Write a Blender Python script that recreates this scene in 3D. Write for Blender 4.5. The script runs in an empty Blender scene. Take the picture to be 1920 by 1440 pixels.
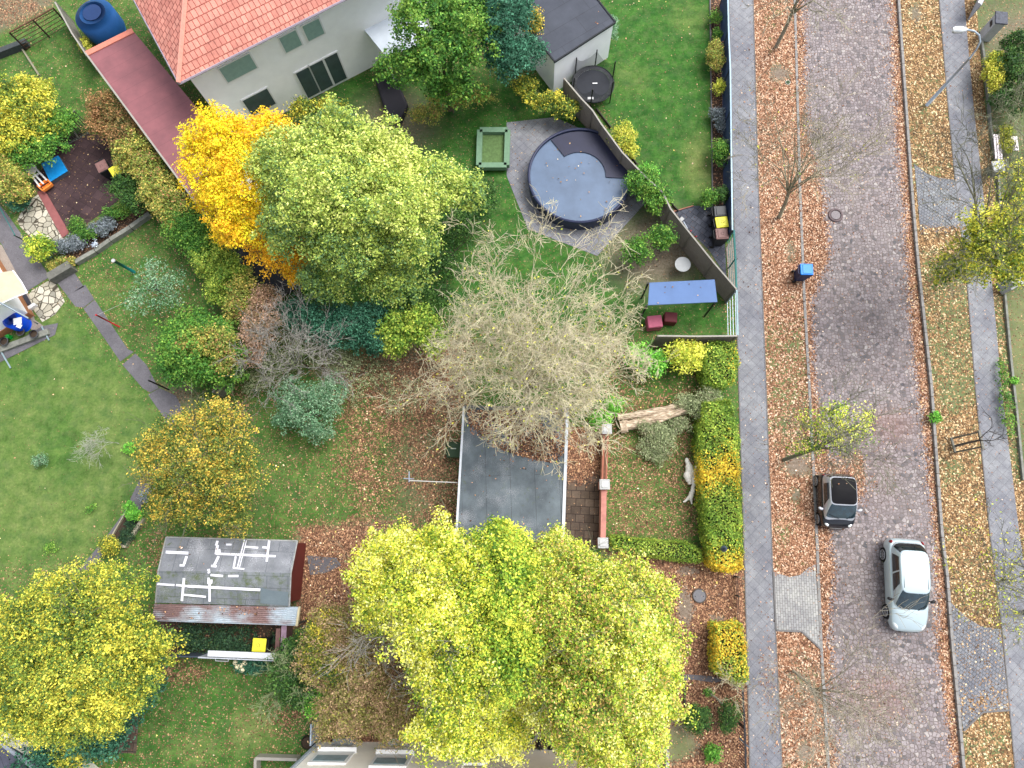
import bpy, bmesh, math, random
import numpy as np
from mathutils import Vector, Matrix
from mathutils.geometry import delaunay_2d_cdt
C = bpy.context.scene.collection
SC = bpy.context.scene
R = math.radians
rng = np.random.default_rng(7)
random.seed(7)

# ---------------------------------------------------------------- camera
H = 32.0                      # height of the drone above the gardens
F = 1280.0                    # focal length in pixels of the 1920 px photograph
NAD = (1000.0, 1005.0)        # pixel straight below the drone
n_c = Vector(((NAD[0]-960)/F, -(NAD[1]-720)/F, -1.0)).normalized()
Zc = -n_c
Xc = (Vector((1, 0, 0)) - Zc*Zc.x).normalized()
Yc = Zc.cross(Xc)
RW = Matrix((Xc, Yc, Zc))     # camera axes -> world axes
cam_d = bpy.data.cameras.new('camera')
cam = bpy.data.objects.new('camera', cam_d); C.objects.link(cam)
cam_d.sensor_width = 36.0; cam_d.lens = 24.0; cam_d.clip_start = 0.5; cam_d.clip_end = 2000
cam.matrix_world = Matrix.Translation((0, 0, H)) @ RW.to_4x4()
SC.camera = cam

# ---------------------------------------------------------------- sky, sun, exposure
SUN_EL, SUN_AZ = 60.0, 58.0
w = bpy.data.worlds.new("World"); SC.world = w; w.use_nodes = True
nt = w.node_tree; nt.nodes.clear()
sky = nt.nodes.new('ShaderNodeTexSky'); sky.sky_type = 'NISHITA'; sky.sun_disc = False
sky.sun_elevation = R(SUN_EL); sky.sun_rotation = R(SUN_AZ); sky.dust_density = 4.0; sky.ozone_density = 1.0; sky.air_density = 1.0
hs = nt.nodes.new('ShaderNodeHueSaturation'); hs.inputs['Saturation'].default_value = 0.35
bg = nt.nodes.new('ShaderNodeBackground'); bg.inputs[1].default_value = 0.145
wo = nt.nodes.new('ShaderNodeOutputWorld')
nt.links.new(sky.outputs[0], hs.inputs['Color']); nt.links.new(hs.outputs[0], bg.inputs[0]); nt.links.new(bg.outputs[0], wo.inputs[0])
sd = bpy.data.lights.new('sun', 'SUN'); sd.energy = 1.55; sd.angle = R(36); sd.color = (1.0, 0.965, 0.91)
sun = bpy.data.objects.new('sun', sd); C.objects.link(sun)
az = R(SUN_AZ)
sdir = Vector((math.sin(az)*math.cos(R(SUN_EL)), math.cos(az)*math.cos(R(SUN_EL)), math.sin(R(SUN_EL))))
sun.rotation_euler = (-sdir).to_track_quat('-Z', 'Y').to_euler()
SC.view_settings.view_transform = 'Standard'; SC.view_settings.look = 'None'
SC.view_settings.exposure = 0.95; SC.view_settings.gamma = 1.0
SC.cycles.max_bounces = 6; SC.cycles.diffuse_bounces = 3; SC.cycles.transparent_max_bounces = 8

# ---------------------------------------------------------------- photograph pixel -> place on the ground (or at height h)
RWn = np.array([list(Xc), list(Yc), list(Zc)])
def PN(px, py, h=0.0):
    px = np.asarray(px, float); py = np.asarray(py, float)
    r = np.stack([(px-960)/F, -(py-720)/F, -np.ones_like(px)], -1) @ RWn.T
    t = (h-H)/r[..., 2]
    return np.stack([t*r[..., 0], t*r[..., 1], np.zeros_like(t)+h], -1)
def P(px, py, h=0.0):
    return Vector(PN(px, py, h).tolist())
def U(x, y):                   # world ground point -> pixel (to paint wear and leaf litter on the ground sheets)
    q = np.stack([x, y, np.zeros_like(x)-H], -1) @ RWn
    return 960+F*q[..., 0]/-q[..., 2], 720-F*q[..., 1]/-q[..., 2]
def S(px, py, h=0.0):          # metres per pixel
    return ((P(px+1, py, h)-P(px-1, py, h)).length)/2

def lin(c):
    return tuple(((v/255)/12.92 if v/255 <= .04045 else (((v/255)+.055)/1.055)**2.4) for v in c[:3])
def L4(c, k=1.0):
    a = lin(c); return (min(a[0]*k, .95), min(a[1]*k, .95), min(a[2]*k, .95), 1.0)

# ---------------------------------------------------------------- material helpers
class NT:
    def __init__(s, name):
        s.m = bpy.data.materials.new(name); s.m.use_nodes = True; s.t = s.m.node_tree
        s.b = s.t.nodes['Principled BSDF']; s.o = s.t.nodes['Material Output']
    def n(s, typ, ins=None, **props):
        d = s.t.nodes.new('ShaderNode'+typ)
        for k, v in props.items(): setattr(d, k, v)
        for k, v in (ins or {}).items(): s.set(d.inputs[k], v)
        return d
    def set(s, sock, v):
        if isinstance(v, bpy.types.NodeSocket): s.t.links.new(v, sock)
        elif isinstance(v, bpy.types.Node): s.t.links.new(v.outputs[0], sock)
        else: sock.default_value = v
    def math(s, op, a, b=0.0, c=0.0, clamp=False):
        return s.n('Math', {0: a, 1: b, 2: c}, operation=op, use_clamp=clamp).outputs[0]
    def ramp(s, fac, stops, interp='LINEAR'):
        r = s.n('ValToRGB', {0: fac}); r.color_ramp.interpolation = interp
        e = r.color_ramp.elements
        while len(e) < len(stops): e.new(0.5)
        for i, (p, c) in enumerate(stops): e[i].position = p; e[i].color = c if len(c) == 4 else L4(c)
        return r.outputs[0]
    def mix(s, f, a, b, blend='MIX'):
        d = s.n('Mix', {}, data_type='RGBA', blend_type=blend)
        s.set(d.inputs[0], f); s.set(d.inputs[6], a); s.set(d.inputs[7], b); return d.outputs[2]
    def coords(s, scale=None, rotz=0.0, which='Object'):
        tc = s.n('TexCoord')
        mp = s.n('Mapping', {'Vector': tc.outputs[which]})
        if scale is not None: mp.inputs['Scale'].default_value = (scale,)*3 if not isinstance(scale, tuple) else scale
        mp.inputs['Rotation'].default_value = (0, 0, rotz)
        return mp.outputs[0]
    def noise(s, sc, det=4, rough=.55, vec=None, dist=0.0):
        return s.n('TexNoise', {'Vector': vec if vec is not None else s.coords(), 'Scale': sc, 'Detail': det, 'Roughness': rough, 'Distortion': dist}).outputs[0]
    def bump(s, h, st=.3, dist=.02):
        s.set(s.b.inputs['Normal'], s.n('Bump', {'Height': h, 'Strength': st, 'Distance': dist}).outputs[0])
    def attr(s, name): return s.n('Attribute', attribute_name=name)

def simple(name, col, rough=.6, var=.25, scale=6.0, metal=0.0, bump=0.0, k=.75, spec=.35, col2=None, coat=0.0):
    N = NT(name)
    a = L4(col, k*(1-var)); b = L4(col2 or col, k*(1+var))
    f = N.noise(scale, 5, .6)
    N.set(N.b.inputs['Base Color'], N.ramp(f, [(.3, a), (.7, b)]))
    N.b.inputs['Roughness'].default_value = rough; N.b.inputs['Metallic'].default_value = metal
    N.b.inputs['Specular IOR Level'].default_value = spec
    if coat: N.b.inputs['Coat Weight'].default_value = coat; N.b.inputs['Coat Roughness'].default_value = .08
    if bump: N.bump(f, bump, .02)
    return N.m

LEAFPAL = {
 'street': [(0, (74, 52, 40)), (.3, (120, 84, 62)), (.58, (158, 114, 88)), (.84, (202, 158, 126)), (1, (250, 224, 196))],
 'tan':    [(0, (70, 56, 42)), (.3, (112, 86, 60)), (.6, (150, 116, 80)), (.84, (196, 158, 112)), (1, (250, 230, 186))],
 'dark':   [(0, (66, 46, 36)), (.25, (98, 68, 52)), (.5, (124, 88, 68)), (.75, (160, 118, 92)), (1, (214, 172, 132))],
}
def ground_mat(name, kind, pal='street', lscale=13.0, k=.8):
    N = NT(name); co = N.coords()
    lit = N.attr('litter').outputs['Fac']; dry = N.attr('dry').outputs['Fac']; dirt = N.attr('dirt').outputs['Fac']
    hgt = None
    if kind == 'grass':
        n1 = N.noise(.35, 3, .6, co); n2 = N.noise(9, 6, .75, co); n3 = N.noise(45, 3, .8, co); n4 = N.noise(1.6, 5, .65, co)
        g = N.ramp(n4, [(.25, (44, 84, 30)), (.45, (60, 106, 40)), (.6, (82, 124, 52)), (.8, (116, 146, 74))])
        d = N.ramp(n4, [(.25, (92, 118, 56)), (.5, (122, 140, 78)), (.75, (156, 160, 104))])
        t = N.math('ADD', N.math('MULTIPLY', n1, .5), N.math('SUBTRACT', dry, .28), clamp=True)
        g = N.mix(t, g, d)
        deep = N.math('SUBTRACT', 1.0, N.math('MULTIPLY', dry, 6.5), clamp=True)
        g = N.mix(deep, g, N.mix(1.0, g, (.50, .84, .62, 1), 'MULTIPLY'))
        g = N.mix(N.math('MULTIPLY', N.ramp(n2, [(.35, (0, 0, 0, 1)), (.62, (1, 1, 1, 1))]), .75), g, N.mix(1.0, g, (.42, .5, .36, 1), 'MULTIPLY'))
        g = N.mix(N.math('MULTIPLY', N.ramp(n3, [(.42, (0, 0, 0, 1)), (.66, (1, 1, 1, 1))]), .7), g, N.mix(1.0, g, (1.55, 1.5, 1.4, 1), 'MULTIPLY'))
        g = N.mix(N.math('MULTIPLY', N.ramp(N.noise(2.6, 6, .75, co, .6), [(.46, (0, 0, 0, 1)), (.7, (1, 1, 1, 1))]), .3), g, L4((134, 132, 94)))
        g = N.mix(N.math('MULTIPLY', N.ramp(N.noise(1.1, 5, .7, N.coords(None, .7), .4), [(.5, (0, 0, 0, 1)), (.68, (1, 1, 1, 1))]), .4), g, L4((52, 92, 52)))
        soil = N.ramp(n2, [(.3, (96, 82, 70)), (.52, (136, 122, 108)), (.75, (168, 156, 144))])
        base = N.mix(dirt, g, soil); hgt = n3
    elif kind == 'cobble':
        wv = N.n('VectorMath', {0: co, 1: N.n('VectorMath', {0: N.n('TexNoise', {'Vector': co, 'Scale': 2.5}).outputs[1], 1: (.14, .14, .0)}, operation='MULTIPLY').outputs[0]}, operation='ADD').outputs[0]
        v = N.n('TexVoronoi', {'Vector': wv, 'Scale': 6.2, 'Randomness': .8}, feature='F1')
        e = N.n('TexVoronoi', {'Vector': wv, 'Scale': 6.2, 'Randomness': .8}, feature='DISTANCE_TO_EDGE')
        sep = N.n('SeparateColor', {0: v.outputs['Color']})
        c = N.ramp(sep.outputs[0], [(0, (88, 92, 98)), (.08, (116, 112, 114)), (.4, (144, 137, 139)), (.7, (156, 149, 151)), (.96, (170, 164, 164)), (1, (186, 182, 178))])
        nn = N.noise(26, 5, .85, co); c = N.mix(.75, c, N.mix(1.0, c, N.ramp(nn, [(.3, (.45, .43, .45, 1)), (.7, (1.5, 1.5, 1.5, 1))]), 'MULTIPLY'))
        big = N.noise(.6, 3, .6, co); c = N.mix(N.ramp(N.noise(.5, 3, .6, N.coords(None, 1.0)), [(.35, (0, 0, 0, 1)), (.7, (.4, .4, .4, 1))]), c, L4((152, 142, 138))); c = N.mix(1.0, c, N.ramp(big, [(.3, (.93, .90, .92, 1)), (.7, (1.06, 1.06, 1.06, 1))]), 'MULTIPLY')
        jn = N.ramp(e.outputs['Distance'], [(.015, (0, 0, 0, 1)), (.13, (1, 1, 1, 1))])
        worn = N.math('MULTIPLY', N.ramp(N.noise(.8, 2, .5, co), [(.35, (.45, .45, .45, 1)), (.65, (1, 1, 1, 1))]), 1.0)
        jcol = N.mix(worn, (.26, .225, .21, 1), (.15, .125, .115, 1))
        base = N.mix(jn, jcol, c); base = N.mix(dirt, base, L4((150, 104, 88))); hgt = jn
    elif kind in ('slab', 'terrace', 'setts', 'brickpave', 'hex', 'darkslab'):
        rot, sc, bw, bh, off, m, cols, mc = {
         'slab':      (R(46), 1.0, .34, .34, 0.0, .007, ((140, 142, 148), (148, 150, 156)), (104, 106, 112)),
         'terrace':   (R(30), 1.0, .5, .5, 0.0, .012, ((68, 52, 54), (84, 66, 68)), (52, 42, 44)),
         'setts':     (R(40), 1.0, .15, .15, 0.5, .018, ((132, 135, 142), (150, 153, 158)), (106, 108, 112)),
         'brickpave': (R(92), 1.0, .22, .11, 0.5, .010, ((162, 162, 162), (180, 180, 178)), (116, 114, 112)),
         'hex':       (R(3), 1.0, .42, .36, 0.5, .016, ((84, 72, 62), (112, 98, 86)), (50, 42, 38)),
         'darkslab':  (R(40), 1.0, .3, .3, 0.5, .012, ((84, 88, 98), (104, 108, 120)), (58, 60, 68)),
        }[kind]
        v = N.coords(None, rot)
        br = N.n('TexBrick', {'Vector': v, 'Color1': L4(cols[0]), 'Color2': L4(cols[1]), 'Mortar': L4(mc), 'Scale': sc, 'Mortar Size': m,
                              'Mortar Smooth': .3, 'Bias': 0.0, 'Brick Width': bw, 'Row Height': bh}, offset=off)
        nn = N.noise(3.0, 6, .7, co); base = N.mix(1.0, br.outputs[0], N.ramp(nn, [(.3, (.74, .74, .77, 1)), (.7, (1.15, 1.15, 1.13, 1))]), 'MULTIPLY')
        n5 = N.noise(38, 3, .8, co); base = N.mix(1.0, base, N.ramp(n5, [(.3, (.72, .72, .72, 1)), (.72, (1.25, 1.25, 1.25, 1))]), 'MULTIPLY')
        n6 = N.noise(.45, 3, .6, co); base = N.mix(1.0, base, N.ramp(n6, [(.35, (.8, .8, .84, 1)), (.62, (1.1, 1.1, 1.08, 1))]), 'MULTIPLY')
        base = N.mix(dirt, base, L4((110, 84, 66))); hgt = n5
    elif kind == 'flag':
        v = N.n('TexVoronoi', {'Vector': co, 'Scale': 2.9, 'Randomness': .9}, feature='F1')
        e = N.n('TexVoronoi', {'Vector': co, 'Scale': 2.9, 'Randomness': .9}, feature='DISTANCE_TO_EDGE')
        sep = N.n('SeparateColor', {0: v.outputs['Color']})
        c = N.ramp(sep.outputs[0], [(0, (150, 148, 136)), (.5, (186, 180, 162)), (1, (212, 206, 190))])
        nn = N.noise(12, 5, .7, co); c = N.mix(1.0, c, N.ramp(nn, [(.3, (.75, .75, .75, 1)), (.7, (1.15, 1.15, 1.15, 1))]), 'MULTIPLY')
        base = N.mix(N.ramp(e.outputs['Distance'], [(.03, (0, 0, 0, 1)), (.07, (1, 1, 1, 1))]), L4((74, 68, 58)), c); hgt = e.outputs['Distance']
    elif kind in ('concrete', 'gravel', 'soil', 'ground'):
        cols = {'concrete': ((96, 94, 100), (122, 120, 126)), 'gravel': ((120, 106, 98), (186, 176, 166)), 'soil': ((52, 42, 36), (92, 78, 66)), 'ground': ((70, 84, 48), (96, 104, 66))}[kind]
        nn = N.noise(30 if kind != 'concrete' else 18, 5, .85, co); n2 = N.noise(1.2, 5, .7, co)
        base = N.ramp(nn, [(.3, cols[0]), (.7, cols[1])])
        base = N.mix(1.0, base, N.ramp(n2, [(.3, (.75, .75, .75, 1)), (.7, (1.15, 1.15, 1.15, 1))]), 'MULTIPLY'); hgt = nn
    # fallen leaves lying on the surface: one Voronoi cell, one leaf
    wob = N.n('VectorMath', {0: co, 1: N.n('VectorMath', {0: N.n('TexNoise', {'Vector': co, 'Scale': 14.0, 'Detail': 2.0}).outputs[1], 1: (.06, .06, .06)}, operation='MULTIPLY').outputs[0]}, operation='ADD').outputs[0]
    for li, sc in enumerate((lscale, lscale*1.7)):
        v = N.n('TexVoronoi', {'Vector': wob, 'Scale': sc, 'Randomness': 1.0}, feature='F1')
        sep = N.n('SeparateColor', {0: v.outputs['Color']})
        patch = N.noise(1.3, 4, .65, co)
        dens = N.math('MULTIPLY', lit, N.math('ADD', N.math('MULTIPLY', patch, 2.3), -.12))
        has = N.math('LESS_THAN', sep.outputs[0], N.math('MULTIPLY', dens, 1.05 if li == 0 else .8))
        shp = N.math('LESS_THAN', v.outputs['Distance'], N.math('ADD', .26, N.math('MULTIPLY', lit, .55)))
        col = N.ramp(sep.outputs[1], LEAFPAL[pal])
        if li == 0:
            under = N.ramp(N.noise(40, 3, .8, co), [(.3, LEAFPAL[pal][0][1]), (.7, LEAFPAL[pal][2][1])])
            base = N.mix(N.ramp(dens, [(.62, (0, 0, 0, 1)), (.98, (.85, .85, .85, 1))]), base, under)
        base = N.mix(N.math('MULTIPLY', has, shp), base, col)
    base = N.mix(1.0, base, (k, k, k, 1), 'MULTIPLY')
    N.set(N.b.inputs['Base Color'], base)
    N.b.inputs['Roughness'].default_value = .85; N.b.inputs['Specular IOR Level'].default_value = .2
    if hgt is not None: N.bump(hgt, .55 if kind == 'cobble' else .35, .03)
    return N.m

# ---------------------------------------------------------------- mesh helpers
def tag(o, label=None, cat=None, group=None, kind=None):
    if label: o['label'] = label
    if cat: o['category'] = cat
    if group: o['group'] = group
    if kind: o['kind'] = kind
    return o
def thing(name, label, cat, loc=(0, 0, 0), rotz=0.0, group=None):
    o = bpy.data.objects.new(name, None); C.objects.link(o); o.location = loc; o.rotation_euler = (0, 0, rotz)
    o.empty_display_size = .2
    return tag(o, label, cat, group)
def raw_mesh(name, V, Fq, mat, smooth=False, cols=None, parent=None, local=False, fl=4):
    V = np.asarray(V, np.float32).reshape(-1, 3)
    if parent is not None and not local:
        V = V - np.array(parent_loc(parent), np.float32)
    Fq = np.asarray(Fq, np.int32)
    me = bpy.data.meshes.new(name)
    me.vertices.add(len(V)); me.vertices.foreach_set('co', V.ravel())
    n = len(Fq); me.loops.add(n*fl); me.polygons.add(n)
    me.loops.foreach_set('vertex_index', Fq.ravel())
    me.polygons.foreach_set('loop_start', np.arange(0, n*fl, fl, dtype=np.int32))
    me.polygons.foreach_set('use_smooth', np.full(n, smooth))
    if cols is not None:
        a = me.color_attributes.new('Col', 'FLOAT_COLOR', 'POINT')
        a.data.foreach_set('color', np.concatenate([cols, np.ones((len(cols), 1))], 1).astype(np.float32).ravel())
    me.update(); me.validate()
    if mat: me.materials.append(mat)
    o = bpy.data.objects.new(name, me); C.objects.link(o)
    if parent is not None: o.parent = parent
    return o
def parent_loc(p):
    l = Vector((0, 0, 0))
    while p is not None: l = l + p.location; p = p.parent
    return l

class MB:
    """collects simple solids into one mesh"""
    def __init__(s): s.v = []; s.f = []
    def add(s, vs, fs):
        b = len(s.v); s.v += [tuple(v) for v in vs]; s.f += [tuple(b+i for i in f) for f in fs]; return s
    def box(s, c, sz, rz=0.0, bev=0.0):
        x, y, z = sz[0]/2, sz[1]/2, sz[2]/2; ca, sa = math.cos(rz), math.sin(rz)
        if bev <= 0:
            pts = [(-x, -y, -z), (x, -y, -z), (x, y, -z), (-x, y, -z), (-x, -y, z), (x, -y, z), (x, y, z), (-x, y, z)]
            fs = [(0, 3, 2, 1), (4, 5, 6, 7), (0, 1, 5, 4), (1, 2, 6, 5), (2, 3, 7, 6), (3, 0, 4, 7)]
        else:
            b = min(bev, x*.9, y*.9, z*.9)
            def ring(zz, i): return [(-x+i, -y, zz), (x-i, -y, zz), (x, -y+i, zz), (x, y-i, zz), (x-i, y, zz), (-x+i, y, zz), (-x, y-i, zz), (-x, -y+i, zz)]
            def inr(zz): return [(px*(x-b)/x, py*(y-b)/y, zz) for px, py, _ in ring(zz, b)]
            rs = [inr(-z), ring(-z+b, b), ring(z-b, b), inr(z)]
            pts = sum(rs, []); fs = [tuple(range(7, -1, -1)), tuple(range(24, 32))]
            for r in range(3):
                for i in range(8): j = (i+1) % 8; fs.append((r*8+i, r*8+j, r*8+8+j, r*8+8+i))
        return s.add([(c[0]+p[0]*ca-p[1]*sa, c[1]+p[0]*sa+p[1]*ca, c[2]+p[2]) for p in pts], fs)
    def prism(s, poly, z0, z1, top=None):
        n = len(poly); a = sum(poly[i][0]*poly[(i+1) % n][1]-poly[(i+1) % n][0]*poly[i][1] for i in range(n))
        if a < 0: poly = poly[::-1]; top = top[::-1] if top else None
        tp = top or poly
        f0 = lambda z, i, q: z if not isinstance(z, (list, tuple)) else z[i]
        vs = [(q[0], q[1], z0) for q in poly]+[(q[0], q[1], (q[2] if len(q) > 2 and z1 is None else z1)) for q in tp]
        return s.add(vs, [tuple(range(n-1, -1, -1)), tuple(range(n, 2*n))]+[(i, (i+1) % n, n+(i+1) % n, n+i) for i in range(n)])
    def bar(s, a, b, wd, ht, up=Vector((0, 0, 1))):
        a, b = Vector(a), Vector(b); d = (b-a); d.normalize() if d.length else None
        sd = d.cross(up)
        if sd.length < 1e-4: sd = Vector((1, 0, 0))
        sd.normalize(); u = sd.cross(d); sd = sd*wd/2; u = u*ht/2
        vs = [a-sd-u, a+sd-u, a+sd+u, a-sd+u, b-sd-u, b+sd-u, b+sd+u, b-sd+u]
        return s.add(vs, [(0, 1, 2, 3), (7, 6, 5, 4), (0, 4, 5, 1), (1, 5, 6, 2), (2, 6, 7, 3), (3, 7, 4, 0)])
    def tube(s, pts, r, n=8, cap=True):
        pts = [Vector(p) for p in pts]; rs = r if isinstance(r, (list, tuple)) else [r]*len(pts); b = len(s.v)
        for i, p in enumerate(pts):
            d = (pts[min(i+1, len(pts)-1)]-pts[max(i-1, 0)]).normalized()
            up = Vector((0, 0, 1)) if abs(d.z) < .9 else Vector((1, 0, 0))
            x = d.cross(up).normalized(); y = d.cross(x)
            for k in range(n):
                t = 2*math.pi*k/n; s.v.append(tuple(p+(x*math.cos(t)+y*math.sin(t))*rs[i]))
        for i in range(len(pts)-1):
            for k in range(n): q = (k+1) % n; s.f.append((b+i*n+k, b+i*n+q, b+(i+1)*n+q, b+(i+1)*n+k))
        if cap:
            s.f.append(tuple(b+k for k in range(n))); s.f.append(tuple(b+(len(pts)-1)*n+k for k in range(n-1, -1, -1)))
        return s
    def cyl(s, c, r, h, n=20, r2=None):
        return s.tube([c, (c[0], c[1], c[2]+h)], [r, r if r2 is None else r2], n)
    def torus(s, c, Rr, r, n=32, m=8, sx=1.0, sy=1.0):
        b = len(s.v)
        for i in range(n):
            a = 2*math.pi*i/n
            for j in range(m):
                q = 2*math.pi*j/m; rr = Rr+r*math.cos(q); s.v.append((c[0]+rr*math.cos(a)*sx, c[1]+rr*math.sin(a)*sy, c[2]+r*math.sin(q)))
        for i in range(n):
            for j in range(m): s.f.append((b+i*m+j, b+((i+1) % n)*m+j, b+((i+1) % n)*m+(j+1) % m, b+i*m+(j+1) % m))
        return s
    def build(s, name, mat, parent=None, smooth=False, local=False, bevel=0.0):
        v = s.v
        if parent is not None and not local:
            l = parent_loc(parent); v = [(a-l.x, b-l.y, c-l.z) for a, b, c in v]
        me = bpy.data.meshes.new(name); me.from_pydata(v, [], s.f); me.update()
        if smooth:
            me.polygons.foreach_set('use_smooth', [True]*len(me.polygons))
        me.materials.append(mat)
        o = bpy.data.objects.new(name, me); C.objects.link(o)
        if parent is not None: o.parent = parent
        if bevel:
            m = o.modifiers.new('bevel', 'BEVEL'); m.width = bevel; m.segments = 2; m.limit_method = 'ANGLE'
        return o
def copy_tree(o, loc=None, rotz=None, parent=None):
    c = o.copy(); C.objects.link(c); c.parent = parent
    if loc is not None: c.location = loc
    if rotz is not None: c.rotation_euler = (0, 0, rotz)
    for ch in [x for x in SC.objects if x.parent == o]: copy_tree(ch, None, None, c)
    return c
def smoothstep(x): x = np.clip(x, 0, 1); return x*x*(3-2*x)

# painting of wear: list of (attribute, 'e', px, py, rx, ry, value) or (attribute, 'p', polygon, feather px, value)
def in_poly(px, py, poly):
    ins = np.zeros(px.shape, bool); n = len(poly)
    for i in range(n):
        x0, y0 = poly[i]; x1, y1 = poly[(i+1) % n]
        if y0 == y1: continue
        c = ((y0 > py) != (y1 > py)) & (px < (x1-x0)*(py-y0)/(y1-y0)+x0); ins ^= c
    return ins
def poly_dist(px, py, poly):
    d = np.full(px.shape, 1e9); n = len(poly)
    for i in range(n):
        x0, y0 = poly[i]; x1, y1 = poly[(i+1) % n]; dx, dy = x1-x0, y1-y0; l2 = dx*dx+dy*dy+1e-9
        t = np.clip(((px-x0)*dx+(py-y0)*dy)/l2, 0, 1); d = np.minimum(d, np.hypot(px-x0-t*dx, py-y0-t*dy))
    return d
def paint(x, y, paints, base):
    px, py = U(x, y); out = {k: np.full(x.shape, float(base.get(k, 0))) for k in ('litter', 'dry', 'dirt')}
    for p in paints:
        if p[1] == 'e':
            _, _, cx, cy, rx, ry, v = p; f = smoothstep(1.3-np.hypot((px-cx)/rx, (py-cy)/ry)*1.0)
            out[p[0]] = out[p[0]]*(1-f)+v*f
        else:
            _, _, poly, fe, v = p; d = poly_dist(px, py, poly); ins = in_poly(px, py, poly); sd_ = np.where(ins, d, -d)
            f = smoothstep(.5+sd_/(2*fe)); out[p[0]] = out[p[0]]*(1-f)+v*f
    return out
def set_attrs(me, vals):
    for k, a in vals.items():
        at = me.attributes.new(k, 'FLOAT', 'POINT'); at.data.foreach_set('value', a.astype(np.float32).ravel())
def finish_sheet(o, base, paints):
    me = o.data; n = len(me.vertices); co = np.empty(n*3, np.float32); me.vertices.foreach_get('co', co); co = co.reshape(-1, 3)
    set_attrs(me, paint(co[:, 0].astype(float), co[:, 1].astype(float), paints, base))
def strip(name, rows, z, mat, paints=(), base={}, nx=20, sub=40, ext=True, kind='structure'):
    """rows: (py, x_left, x_right) pixels; a long sheet, carried on beyond the frame"""
    ys = np.array([r[0] for r in rows], float); xl = np.array([r[1] for r in rows], float); xr = np.array([r[2] for r in rows], float)
    yy = np.linspace(ys[0], ys[-1], sub)
    A = PN(np.interp(yy, ys, xl), yy, 0); B = PN(np.interp(yy, ys, xr), yy, 0)
    if ext:
        A = np.vstack([A[0]+(A[0]-A[6])/np.linalg.norm(A[0]-A[6])*60, A, A[-1]+(A[-1]-A[-7])/np.linalg.norm(A[-1]-A[-7])*50])
        B = np.vstack([B[0]+(B[0]-B[6])/np.linalg.norm(B[0]-B[6])*60, B, B[-1]+(B[-1]-B[-7])/np.linalg.norm(B[-1]-B[-7])*50])
    t = np.linspace(0, 1, nx)[None, :, None]
    G = A[:, None]*(1-t)+B[:, None]*t; G[..., 2] = z; m, k = G.shape[:2]
    idx = np.arange(m*k).reshape(m, k); Fq = np.stack([idx[:-1, :-1], idx[1:, :-1], idx[1:, 1:], idx[:-1, 1:]], -1).reshape(-1, 4)
    o = raw_mesh(name, G.reshape(-1, 3), Fq, mat); finish_sheet(o, base, list(paints)); return tag(o, kind=kind)
def sheet(name, poly, z, mat, paints=(), base={}, step=.4, kind='structure', px=True, label=None):
    pts = [P(*p) for p in poly] if px else [Vector(p) for p in poly]
    pts = [(p.x, p.y) for p in pts]
    edge = []
    for i in range(len(pts)):
        a, b = Vector(pts[i]), Vector(pts[(i+1) % len(pts)]); n = max(1, int((b-a).length/step))
        edge += [tuple(a+(b-a)*j/n) for j in range(n)]
    xs = [p[0] for p in pts]; ys = [p[1] for p in pts]
    gx, gy = np.meshgrid(np.arange(min(xs), max(xs), step)+.013, np.arange(min(ys), max(ys), step)+.017)
    gx, gy = gx.ravel(), gy.ravel(); ok = in_poly(gx, gy, edge) & (poly_dist(gx, gy, pts) > step*.4)
    vs = edge+list(zip(gx[ok].tolist(), gy[ok].tolist())); ne = len(edge)
    r = delaunay_2d_cdt([Vector(v) for v in vs], [(i, (i+1) % ne) for i in range(ne)], [], 1, 1e-4)
    vv = [(v.x, v.y, z) for v in r[0]]
    me = bpy.data.meshes.new(name)
    fs = []
    for f in r[2]:
        a, b, c = [Vector(vv[i]) for i in f[:3]]
        fs.append(f if (b-a).cross(c-a).z > 0 else f[::-1])
    me.from_pydata(vv, [], fs); me.update(); me.materials.append(mat)
    o = bpy.data.objects.new(name, me); C.objects.link(o); finish_sheet(o, base, list(paints))
    if kind: tag(o, kind=kind)
    return o
# ================================================================= THE GROUND
YS = [0, 100, 200, 300, 360, 430, 500, 560, 640, 720, 860, 1000, 1080, 1200, 1300, 1440]
def line(pts): ys = [p[0] for p in pts]; xs = [p[1] for p in pts]; return lambda y: float(np.interp(y, ys, xs))
LKERB = line([(0, 1490), (360, 1500), (560, 1508), (720, 1517), (1000, 1531), (1220, 1540), (1440, 1553)])
RKERB = line([(0, 1685), (360, 1710), (500, 1722), (720, 1746), (1000, 1766), (1080, 1776), (1200, 1785), (1360, 1800), (1440, 1807)])
LP0 = line([(0, 1367), (360, 1375), (720, 1385), (1080, 1397), (1440, 1406)])
LP1 = line([(0, 1412), (360, 1422), (720, 1436), (1080, 1449), (1440, 1466)])
RP0 = line([(0, 1761), (180, 1776), (330, 1790), (540, 1814), (720, 1828), (1000, 1856), (1170, 1878), (1330, 1893), (1440, 1903)])
RP1 = line([(0, 1808), (180, 1823), (330, 1840), (540, 1861), (720, 1877), (1000, 1911), (1170, 1938), (1440, 1968)])

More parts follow.
